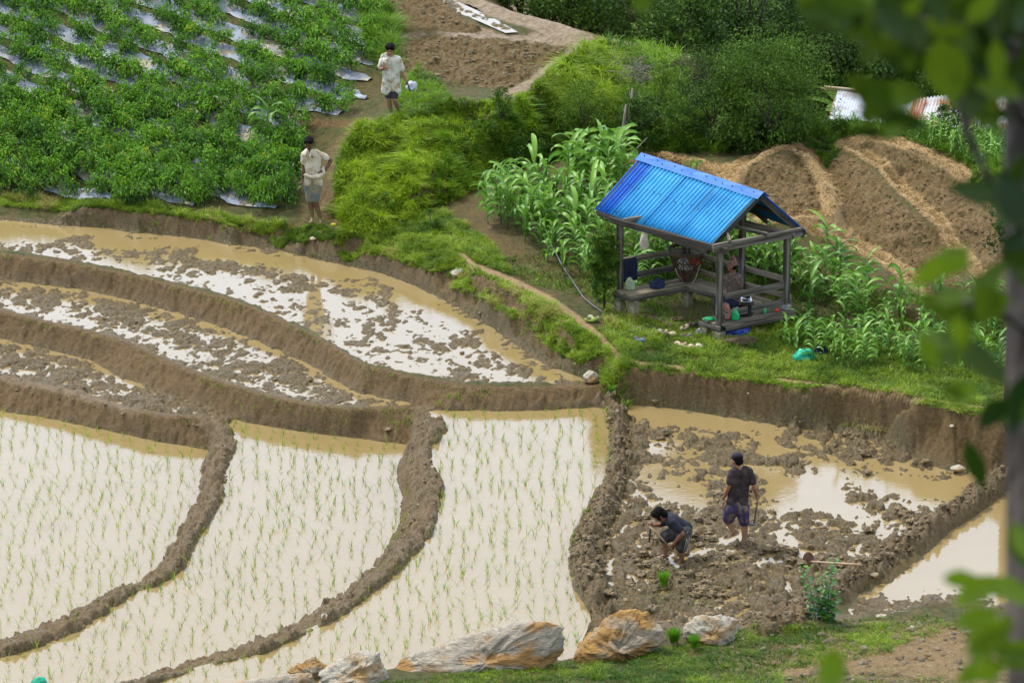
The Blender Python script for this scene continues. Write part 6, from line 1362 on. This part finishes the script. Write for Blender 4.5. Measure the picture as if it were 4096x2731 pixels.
for i, (x, y, w_, h_, lb) in enumerate([(478, 496, 20, 8, 'flat tan rock on the bank lip below the pepper field'), (735, 535, 14, 9, 'pale rock on the bank right of the standing man'), (718, 548, 16, 8, 'tan rock set in the bank lip left of the pale one'), (892, 985, 16, 9, 'flat brown rock sticking out of the bank above the middle paddy'),
        (1408, 900, 16, 14, 'pale rock in the corner where the banks meet'), (1418, 944, 10, 8, 'small white rock on the bund between paddy and mud'), (1620, 884, 10, 8, 'white rock in the lip of the right bank'), (1718, 903, 8, 4, 'tiny flat white rock in the right bank'), (2187, 978, 14, 8, 'flat white rock near the right end of the high bank'),
        (2300, 950, 18, 16, 'pale boulder at the right end of the bank top'), (2200, 1075, 40, 12, 'long flat grey rock at the foot of the high bank'), (2120, 905, 12, 8, 'round pale rock on the bank top path'), (960, 1158, 6, 5, 'tiny pale rock on the mud bund'), (2010, 1320, 24, 12, 'tan rock on the bund beside the lying hoe'), (1998, 1290, 22, 10, 'tan rock on the bund above the lying hoe'),
        (1320, 836, 6, 9, 'upright pale rock in the bank of the upper paddy'), (745, 1416, 22, 14, 'grey green rock on the bund beside the right paddy'), (730, 1405, 18, 10, 'mossy rock on top of the bund'), (738, 1386, 16, 10, 'greenish rock on the far side of the bund'), (712, 1412, 12, 8, 'pale round rock between the mossy rocks'), (2095, 1440, 14, 10, 'white rock in the grass right of the sapling')]):
    ang = [k / 9 * 2 * math.pi for k in range(9)]; r_ = random.Random(i)
    g = G(x, y, .8)
    outline_rock('rock', [(x + w_ * .52 * math.cos(a) * r_.uniform(.7, 1.15), y - h_ * .55 * math.sin(a) * r_.uniform(.6, 1.15)) for a in ang], g.z + h_ / 500, w_ / 150, [M_rock_w, M_stone][i % 2], lb, 20 + i, .08)
# loose stones in the gravelly foreground: one by one
stone_me = []
for k in range(7):
    bm = bmesh.new(); bmesh.ops.create_icosphere(bm, subdivisions=3, radius=1)
    for v in bm.verts:
        p = v.co.copy(); v.co *= 1 + .28 * mnoise.noise(p * 1.3 + Vector((k * 3, 0, 0))) + .1 * mnoise.noise(p * 3 + Vector((0, k * 5, 0)))
        for q in range(5):
            nn = Vector((math.sin(q * 2.1 + k), math.cos(q * 1.7 + k * 2), math.sin(q + k * 1.3))).normalized(); d = v.co.dot(nn)
            if d > .72: v.co -= nn * (d - .72)
    me = bpy.data.meshes.new('stone'); bm.to_mesh(me); bm.free(); me.materials.append([M_stone, M_rock_w, M_stone, M_rock_o, M_stone, M_rock_s, M_stone][k]); me.polygons.foreach_set('use_smooth', np.ones(len(me.polygons), bool)); stone_me.append(me)
def stones(poly, n, lo, hi, label, group, z0=.8):
    x, y = vpts(n, poly)
    for i in range(n):
        p = G(x[i], y[i], z0); s = lo + (hi - lo) * random.random() ** 3; o = link('stone', random.choice(stone_me), loc=p + Vector((0, 0, s * .15))); o.scale = (s * random.uniform(.8, 1.4), s, s * random.uniform(.5, .8)); o.rotation_euler = (random.uniform(-.4, .4), random.uniform(-.4, .4), random.uniform(0, 6.3)); tag(o, label, 'stone', group)
stones([(1700, 1500), (1960, 1440), (2250, 1420), (2352, 1430), (2352, 1568), (1800, 1568)], 150, .018, .085, 'loose pale brown stone on the gravelly slope at the lower right', 'stones on the gravelly slope')
stones([(1480, 1440), (1700, 1450), (1760, 1500), (1560, 1500)], 14, .015, .05, 'loose stone in the grass near the white boulder', 'stones near the white boulder')
stones([(1640, 1400), (1780, 1420), (1850, 1380), (1960, 1300), (1990, 1320), (1900, 1400), (1800, 1450)], 26, .02, .065, 'tan stone turned up in the bund mud around the sapling', 'stones on the mud bund')
stones([(1480, 880), (1700, 900), (2100, 960), (2250, 1000), (2200, 1050), (1800, 950), (1500, 910)], 22, .012, .04, 'small stone sticking out of the high right bank', 'stones in the right bank')
stones([(1750, 400), (1860, 380), (2100, 500), (2150, 600), (1960, 540), (1800, 470)], 40, .012, .035, 'small clod stone on the ploughed terraces behind the shelter', 'stones on the ploughed terraces', 1.7)
x, y = vpts(1400, [(1650, 1470), (1960, 1432), (2352, 1415), (2352, 1600), (1700, 1600)]); X, Y, Z = Gv(x, y, .8); a = Acc(); ico = bmesh.new(); bmesh.ops.create_icosphere(ico, subdivisions=1, radius=1); iv = np.array([v.co[:] for v in ico.verts]); fi = np.array([[v.index for v in f.verts] for f in ico.faces]); ico.free()
for i in range(len(X)):
    s = rng.uniform(.006, .022); a.add(iv * (1 + .3 * rng.normal(0, 1, (len(iv), 1))) * s * np.array([1.3, 1, .6]) + np.array([X[i], Y[i], Z[i]]), fi, np.zeros(len(iv)))
tag(link('gravel', a.mesh('gravel', [M_stone])), 'fine gravel strewn over the lower right slope', 'gravel', kind='stuff')
# mud clods: real lumps standing on the beds of the drained paddies
clod_me = []
M_clod = noise_mat('wet_clod', (.062, .043, .020), (.265, .195, .098), 14, .5, bump=1.0, bscale=30, spec=.4, detail=8)
for k in range(8):
    bm = bmesh.new(); bmesh.ops.create_icosphere(bm, subdivisions=4, radius=1)
    for v in bm.verts:
        p = v.co.copy(); v.co *= .75 + .5 * mnoise.noise(p * 1.6 + Vector((k * 7, 0, 0))) + .38 * mnoise.noise(p * 3.7 + Vector((0, k * 3, 0))) + .2 * mnoise.noise(p * 8)
    me = bpy.data.meshes.new('mud_clod'); bm.to_mesh(me); bm.free(); me.materials.append(M_clod); clod_me.append((me, np.array([v.co[:] for v in me.vertices]), np.array([list(p.vertices) for p in me.polygons])))
def clods(polys, wz, lo, hi, label, zmin=.0, weight=None, thick=.55):
    a = Acc()
    for poly, m_ in polys:
        x, y = vpts(m_, poly); X, Y, _ = P(x, y, wz); Z = hz(X, Y); k = Z > wz + zmin
        if weight is not None: k &= rng.uniform(0, 1, len(X)) < weight(X, Y)
        X, Y, Z = X[k], Y[k], Z[k]
        for i in range(len(X)):
            c_ = clod_me[rng.integers(8)]; s = lo + (hi - lo) * rng.random() ** 2; th = rng.uniform(0, 6.3); V = c_[1] * np.array([1, rng.uniform(.7, 1.2), thick * rng.uniform(.6, 1.2)]) * s
            V = np.stack([V[:, 0] * math.cos(th) - V[:, 1] * math.sin(th), V[:, 0] * math.sin(th) + V[:, 1] * math.cos(th), V[:, 2]], -1) + np.array([X[i], Y[i], Z[i]]); a.add(V, c_[2], np.zeros(len(V)))
    tag(link('mud_clods', a.mesh('mud_clods', [M_clod], True)), label, 'mud', kind='stuff')
ph = lambda s_: (lambda X, Y: np.clip(.45 + 1.6 * fbm(X, Y, 1.3, 3, s_), 0, 1))
clods([(PAD['R'][0], 1000), ([(1500, 1150), (1800, 1180), (1900, 1300), (1700, 1400), (1450, 1330)], 500)], WR, .02, .13, 'lumps of turned wet mud in the paddy being worked', -.005, ph(51))
clods([(PAD['A'][0], 1000)], WA, .015, .05, 'lumps of wet mud breaking the water of the upper paddy', .003, ph(52), .4)
clods([(PAD['B'][0], 700), (PAD['F'][0], 600)], WB, .015, .05, 'lumps of wet mud in the narrow drained paddies', -.4, ph(53), .4)
clods([([(1395, 950), (1440, 950), (1450, 1060), (1400, 1210), (1390, 1350), (1330, 1360), (1305, 1290), (1350, 1180), (1395, 1090)], 420), ([(2310, 1085), (2320, 1110), (2180, 1200), (2060, 1290), (1960, 1350), (1850, 1410), (1780, 1430), (1900, 1335), (2060, 1235), (2200, 1140)], 420)], .55, .025, .075, 'crumbling clods piled along the newest bunds', -.2)
clods([([(a, b) for a, b in DEl[:9]] + [(a, b) for a, b in rv(DEr[:11])], 260), ([(a, b) for a, b in DCl[:9]] + [(a, b) for a, b in rv(DCr[:14])], 420)], .3, .012, .035, 'small clods pressed into the older bunds', -9, thick=.4)
clods([([(1380, 1400), (1560, 1430), (1700, 1420), (1900, 1400), (1950, 1430), (1700, 1470), (1500, 1460)], 260)], .55, .02, .06, 'crumbling clods at the near edge of the worked paddy', -.2)
clods([(plough_polys[0], 500), (plough_polys[1], 160)], 2.3, .02, .06, 'clods of the upper ploughed terrace', -9)
_mc = M_clod; M_clod = noise_mat('dry_clod', (.085, .05, .023), (.28, .185, .095), 14, .9, bump=1.0, bscale=30, detail=8)
clods([(plough_polys[2], 330), (plough_polys[3], 520), (plough_polys[4], 480)], 1.75, .015, .05, 'dry brown clods of the ploughed terraces behind the shelter', -9)
M_clod = _mc
# ============================================================ PLANTS WITH A SHAPE OF THEIR OWN
M_sap = leaf_mat('sapling_leaf', (.02, .11, .02), (.13, .33, .03), rough=.4, spec=.5, trans=.3)
def sapling(vx, vy, stems, label, seed, z0=.7, ls=.075):
    p = G(vx, vy, z0); o = empty('sapling', p); r = np.random.default_rng(seed); a = Acc(); b = Acc()
    for (dx, h, lx) in stems:
        pts = np.array([(dx, 0, -.03), (dx + lx * .3, 0, h * .4), (dx + lx * .7, .02, h * .75), (dx + lx, .02, h)]); V, F = tube_geo(pts, [.008, .007, .005, .002], 5); b.add(V, F, np.zeros(len(V)))
        n = int(h / .045); t = np.linspace(.12, 1, n); base = np.stack([np.interp(t, [0, .4, .75, 1], pts[:, k]) for k in range(3)], -1); an = np.arange(n) * 2.4 + r.uniform(0, 6)
        for rep in (0, 1):
            q = base + np.stack([np.cos(an + rep * 3.1), np.sin(an + rep * 3.1), np.zeros(n)], -1) * .035; d = q - base; d[:, 2] = .02
            sz = ls * (1.15 - .55 * t); ln = sz * r.uniform(.8, 1.2, n); s_ = np.cross(d, [0, 0, 1.]); s_ /= np.linalg.norm(s_, axis=1, keepdims=True); d /= np.linalg.norm(d, axis=1, keepdims=True)
            V = []; w8 = [(0, 0), (.25, .42), (.55, .5), (.8, .28), (1, 0)]
            for (u, w_) in w8:
                c_ = q + d * (ln * u)[:, None] - np.array([0, 0, 1.]) * (ln * u * u * .7)[:, None]
                V.append(c_ + s_ * (ln * w_)[:, None] + np.array([0, 0, .008])); V.append(c_); V.append(c_ - s_ * (ln * w_)[:, None] + np.array([0, 0, .008]))
            V = np.stack(V, 1).reshape(-1, 3); bb = np.arange(n)[:, None] * 15; F = [bb + [[3 * i_ + j, 3 * i_ + j + 1, 3 * i_ + j + 4, 3 * i_ + j + 3]] for i_ in range(4) for j in range(2)]
            a.add(V, np.concatenate(F), np.repeat(np.clip(.2 + .5 * t + r.normal(0, .15, n), 0, 1), 15))
            V, F = tube_geo([base[0], q[0]], .002, 3)
    link('leaves', a.mesh('leaves', [M_sap]), o); link('stem', b.mesh('stem', [M_stalk]), o); tag(o, label, 'sapling'); return o
sapling(1890, 1425, [(-.10, .92, -.22), (.0, .78, -.03), (.05, 1.02, .10), (.10, .45, .12), (-.02, .35, .1), (.06, .5, .02)], 'tall leafy sapling with heart shaped leaves in front of the lying hoe', 3, ls=.125)
sapling(1068, 1470, [(0, .26, .02), (.03, .16, .06)], 'small leafy sapling behind the left half of the long slab', 4, ls=.06)
sapling(1130, 1462, [(0, .20, .0), (-.02, .12, -.04)], 'smaller leafy sapling between the two behind the long slab', 5, ls=.055)
sapling(1165, 1450, [(0, .25, .03), (.05, .14, .08)], 'leafy sapling behind the middle of the long slab', 6, ls=.055)
def bundle(vx, vy, h, w_, label, seed, z0=.6, m=None):
    p = G(vx, vy, z0); r = np.random.default_rng(seed); n = 420; o = empty('seedling_bundle', p)
    an = r.uniform(0, 6.3, n); rr = w_ * .45 * np.sqrt(r.uniform(0, 1, n)); V, F, A_ = blades(rr * np.cos(an) * .8, rr * np.sin(an) * .8, np.zeros(n), h * r.uniform(.75, 1.1, n), np.full(n, .009), an, r.uniform(.05, .35, n), np.clip(r.normal(.45, .18, n), 0, 1), 3)
    a = Acc(); a.add(V, F, A_); link('leaves', a.mesh('leaves', [m or M_rice]), o)
    blob('roots', [((0, 0, .0), w_ * .5, (0, 0, .03), w_ * .38)], M_stone, o, .012, 1, .03, 20); tag(o, label, 'seedling bundle')
M_bund = leaf_mat('bundle_leaf', (.06, .24, .012), (.25, .50, .03), trans=.35)
bundle(1524, 1350, .30, .11, 'upright bundle of bright green rice seedlings standing alone in the mud', 1, m=M_bund)
bundle(1548, 1480, .30, .16, 'wide bundle of rice seedlings leaning between the orange and the white boulder', 2, m=M_bund)
bundle(1594, 1492, .26, .12, 'narrow bundle of rice seedlings in front of the white boulder', 3, m=M_bund)
bundle(1405, 905, .16, .10, 'bright tuft of rice seedlings lying at the corner of the banks', 4, m=M_bund)
# dead branches and dead stems on the bank
def twigs(name, vx, vy, n, spread, h, label, seed, z0=1.9, m=None, rad=.008):
    p = G(vx, vy, z0); a = Acc(); r = np.random.default_rng(seed)
    for i in range(n):
        s = r.normal(0, spread * .35, 2); d = r.normal(0, .8, 3); d[2] = abs(d[2]) * .5 + .15; d /= np.linalg.norm(d); ln = h * r.uniform(.4, 1.1); q = np.array([s[0], s[1], r.uniform(0, h * .7)])
        V, F = tube_geo([q, q + d * ln * .35 + r.normal(0, .05, 3), q + d * ln * .7 + r.normal(0, .08, 3), q + d * ln + [0, 0, -.1]], [rad, rad * .8, rad * .6, rad * .25], 4); a.add(V, F, np.zeros(len(V)))
    o = link(name, a.mesh(name, [m or M_dead])); o.location = p; tag(o, label, 'branches'); return o
twigs('dead_branches', 1460, 200, 70, .75, .55, 'tangle of bare grey branches on the bank beside the pale bund', 1, 2.0)
twigs('dead_branches', 1600, 200, 150, .7, .6, 'dark heap of dry brushwood left of the big bush', 2, 2.0, noise_mat('dark_brushwood', (.035, .025, .02), (.10, .075, .055), 9, .9), .007)
for i, (vx, vy, h) in enumerate([(1440, 330, 1.1), (1425, 345, .9)]):
    p = G(vx, vy, 1.6); o = tube_obj('stump', [(p.x, p.y, p.z - .1), (p.x + .05, p.y, p.z + h * .5), (p.x + .1, p.y, p.z + h)], [.035, .03, .02], M_dead); tag(o, ['grey dead stump under the tangle of branches', 'thinner grey dead stump left of the other one'][i], 'stump')
# slim trunk that is mirrored in the lower right pool
p = G(2318, 985, 1.4); o = empty('bare_tree', p); tag(o, 'slim brown tree stem rising from the right end of the high bank', 'tree')
tube_obj('trunk', [(0, 0, -.3), (.0, .0, 1.5), (.03, .0, 3.2)], [.12, .10, .08], M_bark, o, 10)
(V, F, A_), _c = crown_geo((.1, 0, 3.4), (.5, .5, .5), 30, 60, .07, 900); a = Acc(); a.add(V, F, A_); link('crown', a.mesh('crown', [M_shrub]), o)
# banana plant and tall grass behind
def banana(x, y, h, label, seed):
    o = empty('banana_plant', (x, y, float(hz(x, y)))); r = np.random.default_rng(seed); a = Acc()
    for i in range(8):
        an = i * 2.4 + seed; el = r.uniform(.7, 1.35); ln = h * r.uniform(.5, .75); pos = np.array([0, 0, h * .45]); dv = np.array([math.cos(an), math.sin(an), 0]); sd_ = np.array([-math.sin(an), math.cos(an), 0]); V = []; m = 10
        for j in range(m + 1):
            u = j / m; w_ = .26 * math.sin(math.pi * min(1, u * .9 + .06)) ** .6; upn = np.array([-dv[0] * math.sin(el), -dv[1] * math.sin(el), math.cos(el)]); V += [pos - sd_ * w_ * .5 - upn * w_ * .15, pos, pos + sd_ * w_ * .5 - upn * w_ * .15]
            pos = pos + (dv * math.cos(el) + np.array([0, 0, math.sin(el)])) * ln / m; el -= .13
        ii = np.arange((m + 1) * 3).reshape(m + 1, 3); F = np.stack([ii[:-1, :-1], ii[:-1, 1:], ii[1:, 1:], ii[1:, :-1]], -1).reshape(-1, 4); a.add(np.array(V), F, np.full(len(V), r.uniform(.3, .7)))
    link('leaves', a.mesh('leaves', [M_shrub], True), o); tube_obj('stem', [(0, 0, -.1), (0, 0, h * .5)], [.09, .06], M_stalk, o); tag(o, label, 'banana plant')
banana(6.9, 103.2, 1.9, 'banana plant with torn leaves behind the metal roofs', 1)
# ============================================================ HOUSES BELOW THE FAR EDGE
M_tin = noise_mat('bluish_tin', (.36, .40, .48), (.52, .56, .63), 3, .45, spec=.5, c3=(.30, .30, .33), s3=3); M_rust = noise_mat('rusty_tin', (.42, .44, .48), (.60, .61, .63), 3, .5, spec=.4, c3=(.26, .09, .04), s3=2.0); M_rust2 = noise_mat('rust_strip', (.22, .07, .03), (.38, .16, .09), 8, .7); M_mudw = noise_mat('mud_wall', (.30, .18, .10), (.42, .28, .17), 4, .9, bump=.4); M_bamboo = noise_mat('bamboo', (.36, .28, .18), (.52, .43, .30), 6, .6)
def at_depth(vx, vy, Y):
    u, v = (vx - CX) / FV, (CY - vy) / FV; dy, dz = cP + v * sP, -sP + v * cP; t = Y / dy; return Vector((u * t, Y, H + dz * t))
def house(tl, tr, Yt, drop, deep, m, n, label, amp=.02, nm='tin_roofed_house', strip=None):
    A_, B_ = at_depth(*tl, Yt), at_depth(*tr, Yt); C_, D_ = B_ + Vector((-.38, -deep, -drop)), A_ + Vector((-.38, -deep, -drop)); o = empty(nm, (A_ + C_) / 2); tag(o, label, 'house')
    sheet('roof', D_, C_, B_, A_, n, m, o, amp, 0, 6)
    if strip: sheet('rusty_sheet', D_.lerp(C_, strip[0]), D_.lerp(C_, strip[1]), B_.lerp(A_, 1 - strip[1]), A_.lerp(B_, strip[0]), 4, M_rust2, o, amp, .012, 6)
    zb = float(hz(o.location.x, o.location.y)) - .3
    A2, B2_, C2, D2 = [q + Vector((0, 0, -.12)) for q in (A_, B_, C_, D_)]
    for p, q, k in ((A2, B2_, 0), (B2_, C2, 1), (C2, D2, 2), (D2, A2, 3)):
        def f(bm):
            vs = [bm.verts.new(v - o.location) for v in (p, q, Vector((q.x, q.y, zb)), Vector((p.x, p.y, zb)))]; bm.faces.new(vs)
        w_ = bm_obj('wall', f, M_mudw, o); s_ = w_.modifiers.new('s', 'SOLIDIFY'); s_.thickness = .12; s_.offset = 0
    return o, A_, B_, C_, D_
h1, A_, B_, C_, D_ = house((1925, 206), (2100, 228), 101.2, .28, 2.1, M_tin, 26, 'low house with a pale bluish tin roof and bamboo poles along its top edge', .006)
for k, (dx, dz) in enumerate(((-.28, .03), (-.34, -.02), (-.25, -.07))):
    o = tube_obj('bamboo_pole', [tuple(A_ + Vector((dx, .05 * k, dz + .03))), tuple(A_.lerp(B_, .5) + Vector((0, .05 * k, .05 + dz * .3))), tuple(B_ + Vector((-.05, .0, .04 + dz * .2)))], .025, M_bamboo); tag(o, ['topmost', 'middle', 'lowest'][k] + ' bamboo pole along the top edge of the bluish tin roof', 'pole', None)
h2, A_, B_, C_, D_ = house((2100, 229), (2240, 208), 100.8, .42, 1.9, M_rust, 18, 'house with a rusty corrugated tin roof', strip=(0, .2))
h3, A_, B_, C_, D_ = house((2225, 210), (2420, 232), 101.4, .45, 2.1, M_rust, 22, 'farther house with a silver corrugated roof rusted along the ridge'); 
# ============================================================ TREE IN FRONT OF THE CAMERA
def cam_pt(vx, vy, d):
    u, v = (vx - CX) / FV * d, (CY - vy) / FV * d; return Vector((u, cP * d + sP * v, H - sP * d + cP * v))
D0 = 9.0; tp = cam_pt(2384, 784, D0); gz0 = float(hz(tp.x, tp.y)); ft = empty('near_tree', (tp.x, tp.y, gz0)); tag(ft, 'dark tree trunk with blurred leaves close at the right edge', 'tree')
M_nbark = noise_mat('near_bark', (.035, .028, .022), (.15, .12, .10), 14, .9, bump=1, bscale=40, stretch=(1, 1, .35)); L0 = Vector((tp.x, tp.y, gz0))
tube_obj('trunk', [tuple(q - L0) for q in (Vector((tp.x + .03, tp.y, gz0 - .3)), cam_pt(2396, 1800, D0 + .0), cam_pt(2382, 1300, D0), cam_pt(2384, 900, D0), cam_pt(2376, 500, D0), cam_pt(2372, 100, D0), cam_pt(2360, -500, D0))], [.075, .060, .055, .054, .052, .05, .035], M_nbark, ft, 20)
M_nleaf = leaf_mat('near_leaf', (.014, .038, .003), (.17, .27, .012), rough=.4, spec=.3, trans=.35, yellow=(.42, .38, .03))
br = Acc(); lf = Acc(); rl = np.random.default_rng(77)
def twig_with(pts, leaves):
    Pp = [cam_pt(*q[:3]) - L0 for q in pts]; V, F = tube_geo([tuple(p) for p in Pp], np.linspace(.011, .003, len(Pp)), 5); br.add(V, F, np.zeros(len(V)))
def bigleaf(vx, vy, d, ln, wd, ang, tilt, v):
    p = np.array(cam_pt(vx, vy, d) - L0); dr = np.array([math.cos(ang), tilt, math.sin(ang)]); dr /= np.linalg.norm(dr); s_ = np.cross(dr, np.array([rl.normal(0, .3), -1, rl.normal(0, .3)])); s_ /= np.linalg.norm(s_); n_ = np.cross(s_, dr); V = []
    for (u, w_) in ((0, .02), (.12, .25), (.3, .46), (.5, .5), (.7, .38), (.87, .18), (1, .01)):
        c_ = p + dr * ln * (u - .5) + np.array([0, 0, -1.]) * ln * .12 * (u - .3) ** 2; V += [c_ - s_ * wd * w_ + n_ * wd * .1, c_, c_ + s_ * wd * w_ + n_ * wd * .1]
    ii = np.arange(21).reshape(7, 3); F = np.stack([ii[:-1, :-1], ii[:-1, 1:], ii[1:, 1:], ii[1:, :-1]], -1).reshape(-1, 4); lf.add(np.array(V), F, np.full(21, v))
def cluster(cx, cy, rx, ry, n, d, ln, v0, ang0=None):
    for i in range(n):
        x, y = cx + rl.normal(0, rx * .5), cy + rl.normal(0, ry * .5); bigleaf(x, y, d + rl.uniform(-.5, .5), ln * rl.uniform(.7, 1.25), ln * rl.uniform(.38, .55), (ang0 if ang0 is not None else rl.uniform(0, 6.3)) + rl.normal(0, .5), rl.uniform(-.5, .5), float(np.clip(v0 + rl.normal(0, .18), 0, .93)))
twig_with([(2376, 120, 9), (2300, 90, 8.8), (2180, 60, 8.6), (2060, 30, 8.4), (1980, -40, 8.2)], 0); twig_with([(1975, 10, 8.6), (2010, 60, 8.5), (2060, 100, 8.5), (2120, 130, 8.4)], 0)
twig_with([(2376, 300, 9), (2300, 200, 8.8), (2230, 180, 8.6)], 0); twig_with([(2195, 180, 8.6), (2220, 300, 8.6), (2260, 390, 8.7), (2300, 470, 8.8), (2376, 560, 9)], 0); twig_with([(2376, 760, 9), (2300, 720, 8.7), (2200, 690, 8.4), (2100, 640, 8.2)], 0); twig_with([(2380, 1520, 9), (2300, 1460, 8.7), (2250, 1400, 8.5)], 0)
for cx_, cy_, n_ in ((2200, -250, 80), (2050, -150, 50), (2400, -200, 80), (2250, -500, 90), (2450, 100, 50), (2500, -500, 80), (2480, 500, 40), (2480, 900, 30), (2050, -420, 60)): cluster(cx_, cy_, 240, 160, n_, 8.8, .10, .3)
cluster(2250, 20, 170, 60, 54, 8.6, .085, .25); cluster(1990, 20, 130, 40, 26, 8.2, .085, .35); cluster(2090, 110, 90, 50, 14, 8.4, .08, .25); cluster(2260, 130, 90, 80, 20, 8.6, .085, .3)
bigleaf(2178, 160, 8.2, .115, .075, -1.35, .1, .68); cluster(2040, 240, 60, 50, 7, 8.4, .085, .35, -.6); cluster(2010, 290, 30, 20, 2, 8.0, .06, .4); cluster(2270, 250, 40, 50, 6, 8.6, .08, .4, -1.3); cluster(2040, 300, 26, 20, 2, 8.2, .05, .5)
cluster(2160, 600, 60, 30, 9, 8.2, .06, .8, .5); cluster(2260, 690, 60, 70, 14, 8.6, .065, .45); cluster(2170, 710, 40, 40, 8, 8.3, .06, .4, -.9); cluster(2180, 810, 40, 50, 9, 8.4, .065, .5, -1.2); cluster(2200, 900, 20, 20, 3, 8.3, .05, .5); cluster(2340, 580, 20, 30, 3, 8.8, .07, .3)
bigleaf(1908, 1532, 7.6, .075, .048, 1.5, .2, .78); cluster(2250, 1345, 60, 26, 7, 8.3, .075, .85, .2); cluster(2290, 1450, 60, 60, 13, 8.5, .07, .8); cluster(2250, 1530, 50, 40, 7, 8.3, .07, .6); cluster(2335, 1240, 14, 20, 2, 8.8, .07, .45)
bigleaf(1478, 8, 8.2, .04, .03, .3, .1, .45); bigleaf(2345, 480, 8.9, .07, .03, 1.5, .1, .9)
link('branch', br.mesh('branch', [M_nbark], True), ft); link('crown', lf.mesh('crown', [M_nleaf], True), ft)
# teal cloth hood of someone standing just below the frame
def hood(bm):
    bmesh.ops.create_icosphere(bm, subdivisions=4, radius=1)
    for v in bm.verts: v.co *= 1 + .12 * mnoise.noise(v.co * 2.2); v.co = Vector((v.co.x * .125, v.co.y * .12, v.co.z * .13)) + Vector((.03 * max(0, v.co.z), 0, 0))
pt = G(86, 1600, WD) + Vector((0, 0, .0)); pt = Vector(P(88, 1572, WD + .30)); o = bm_obj('cloth_hat', hood, plain('teal_cloth', (.01, .33, .20), .7), smooth=True); o.location = pt; tag(o, 'teal green cloth hat poking up at the bottom left edge', 'hat')
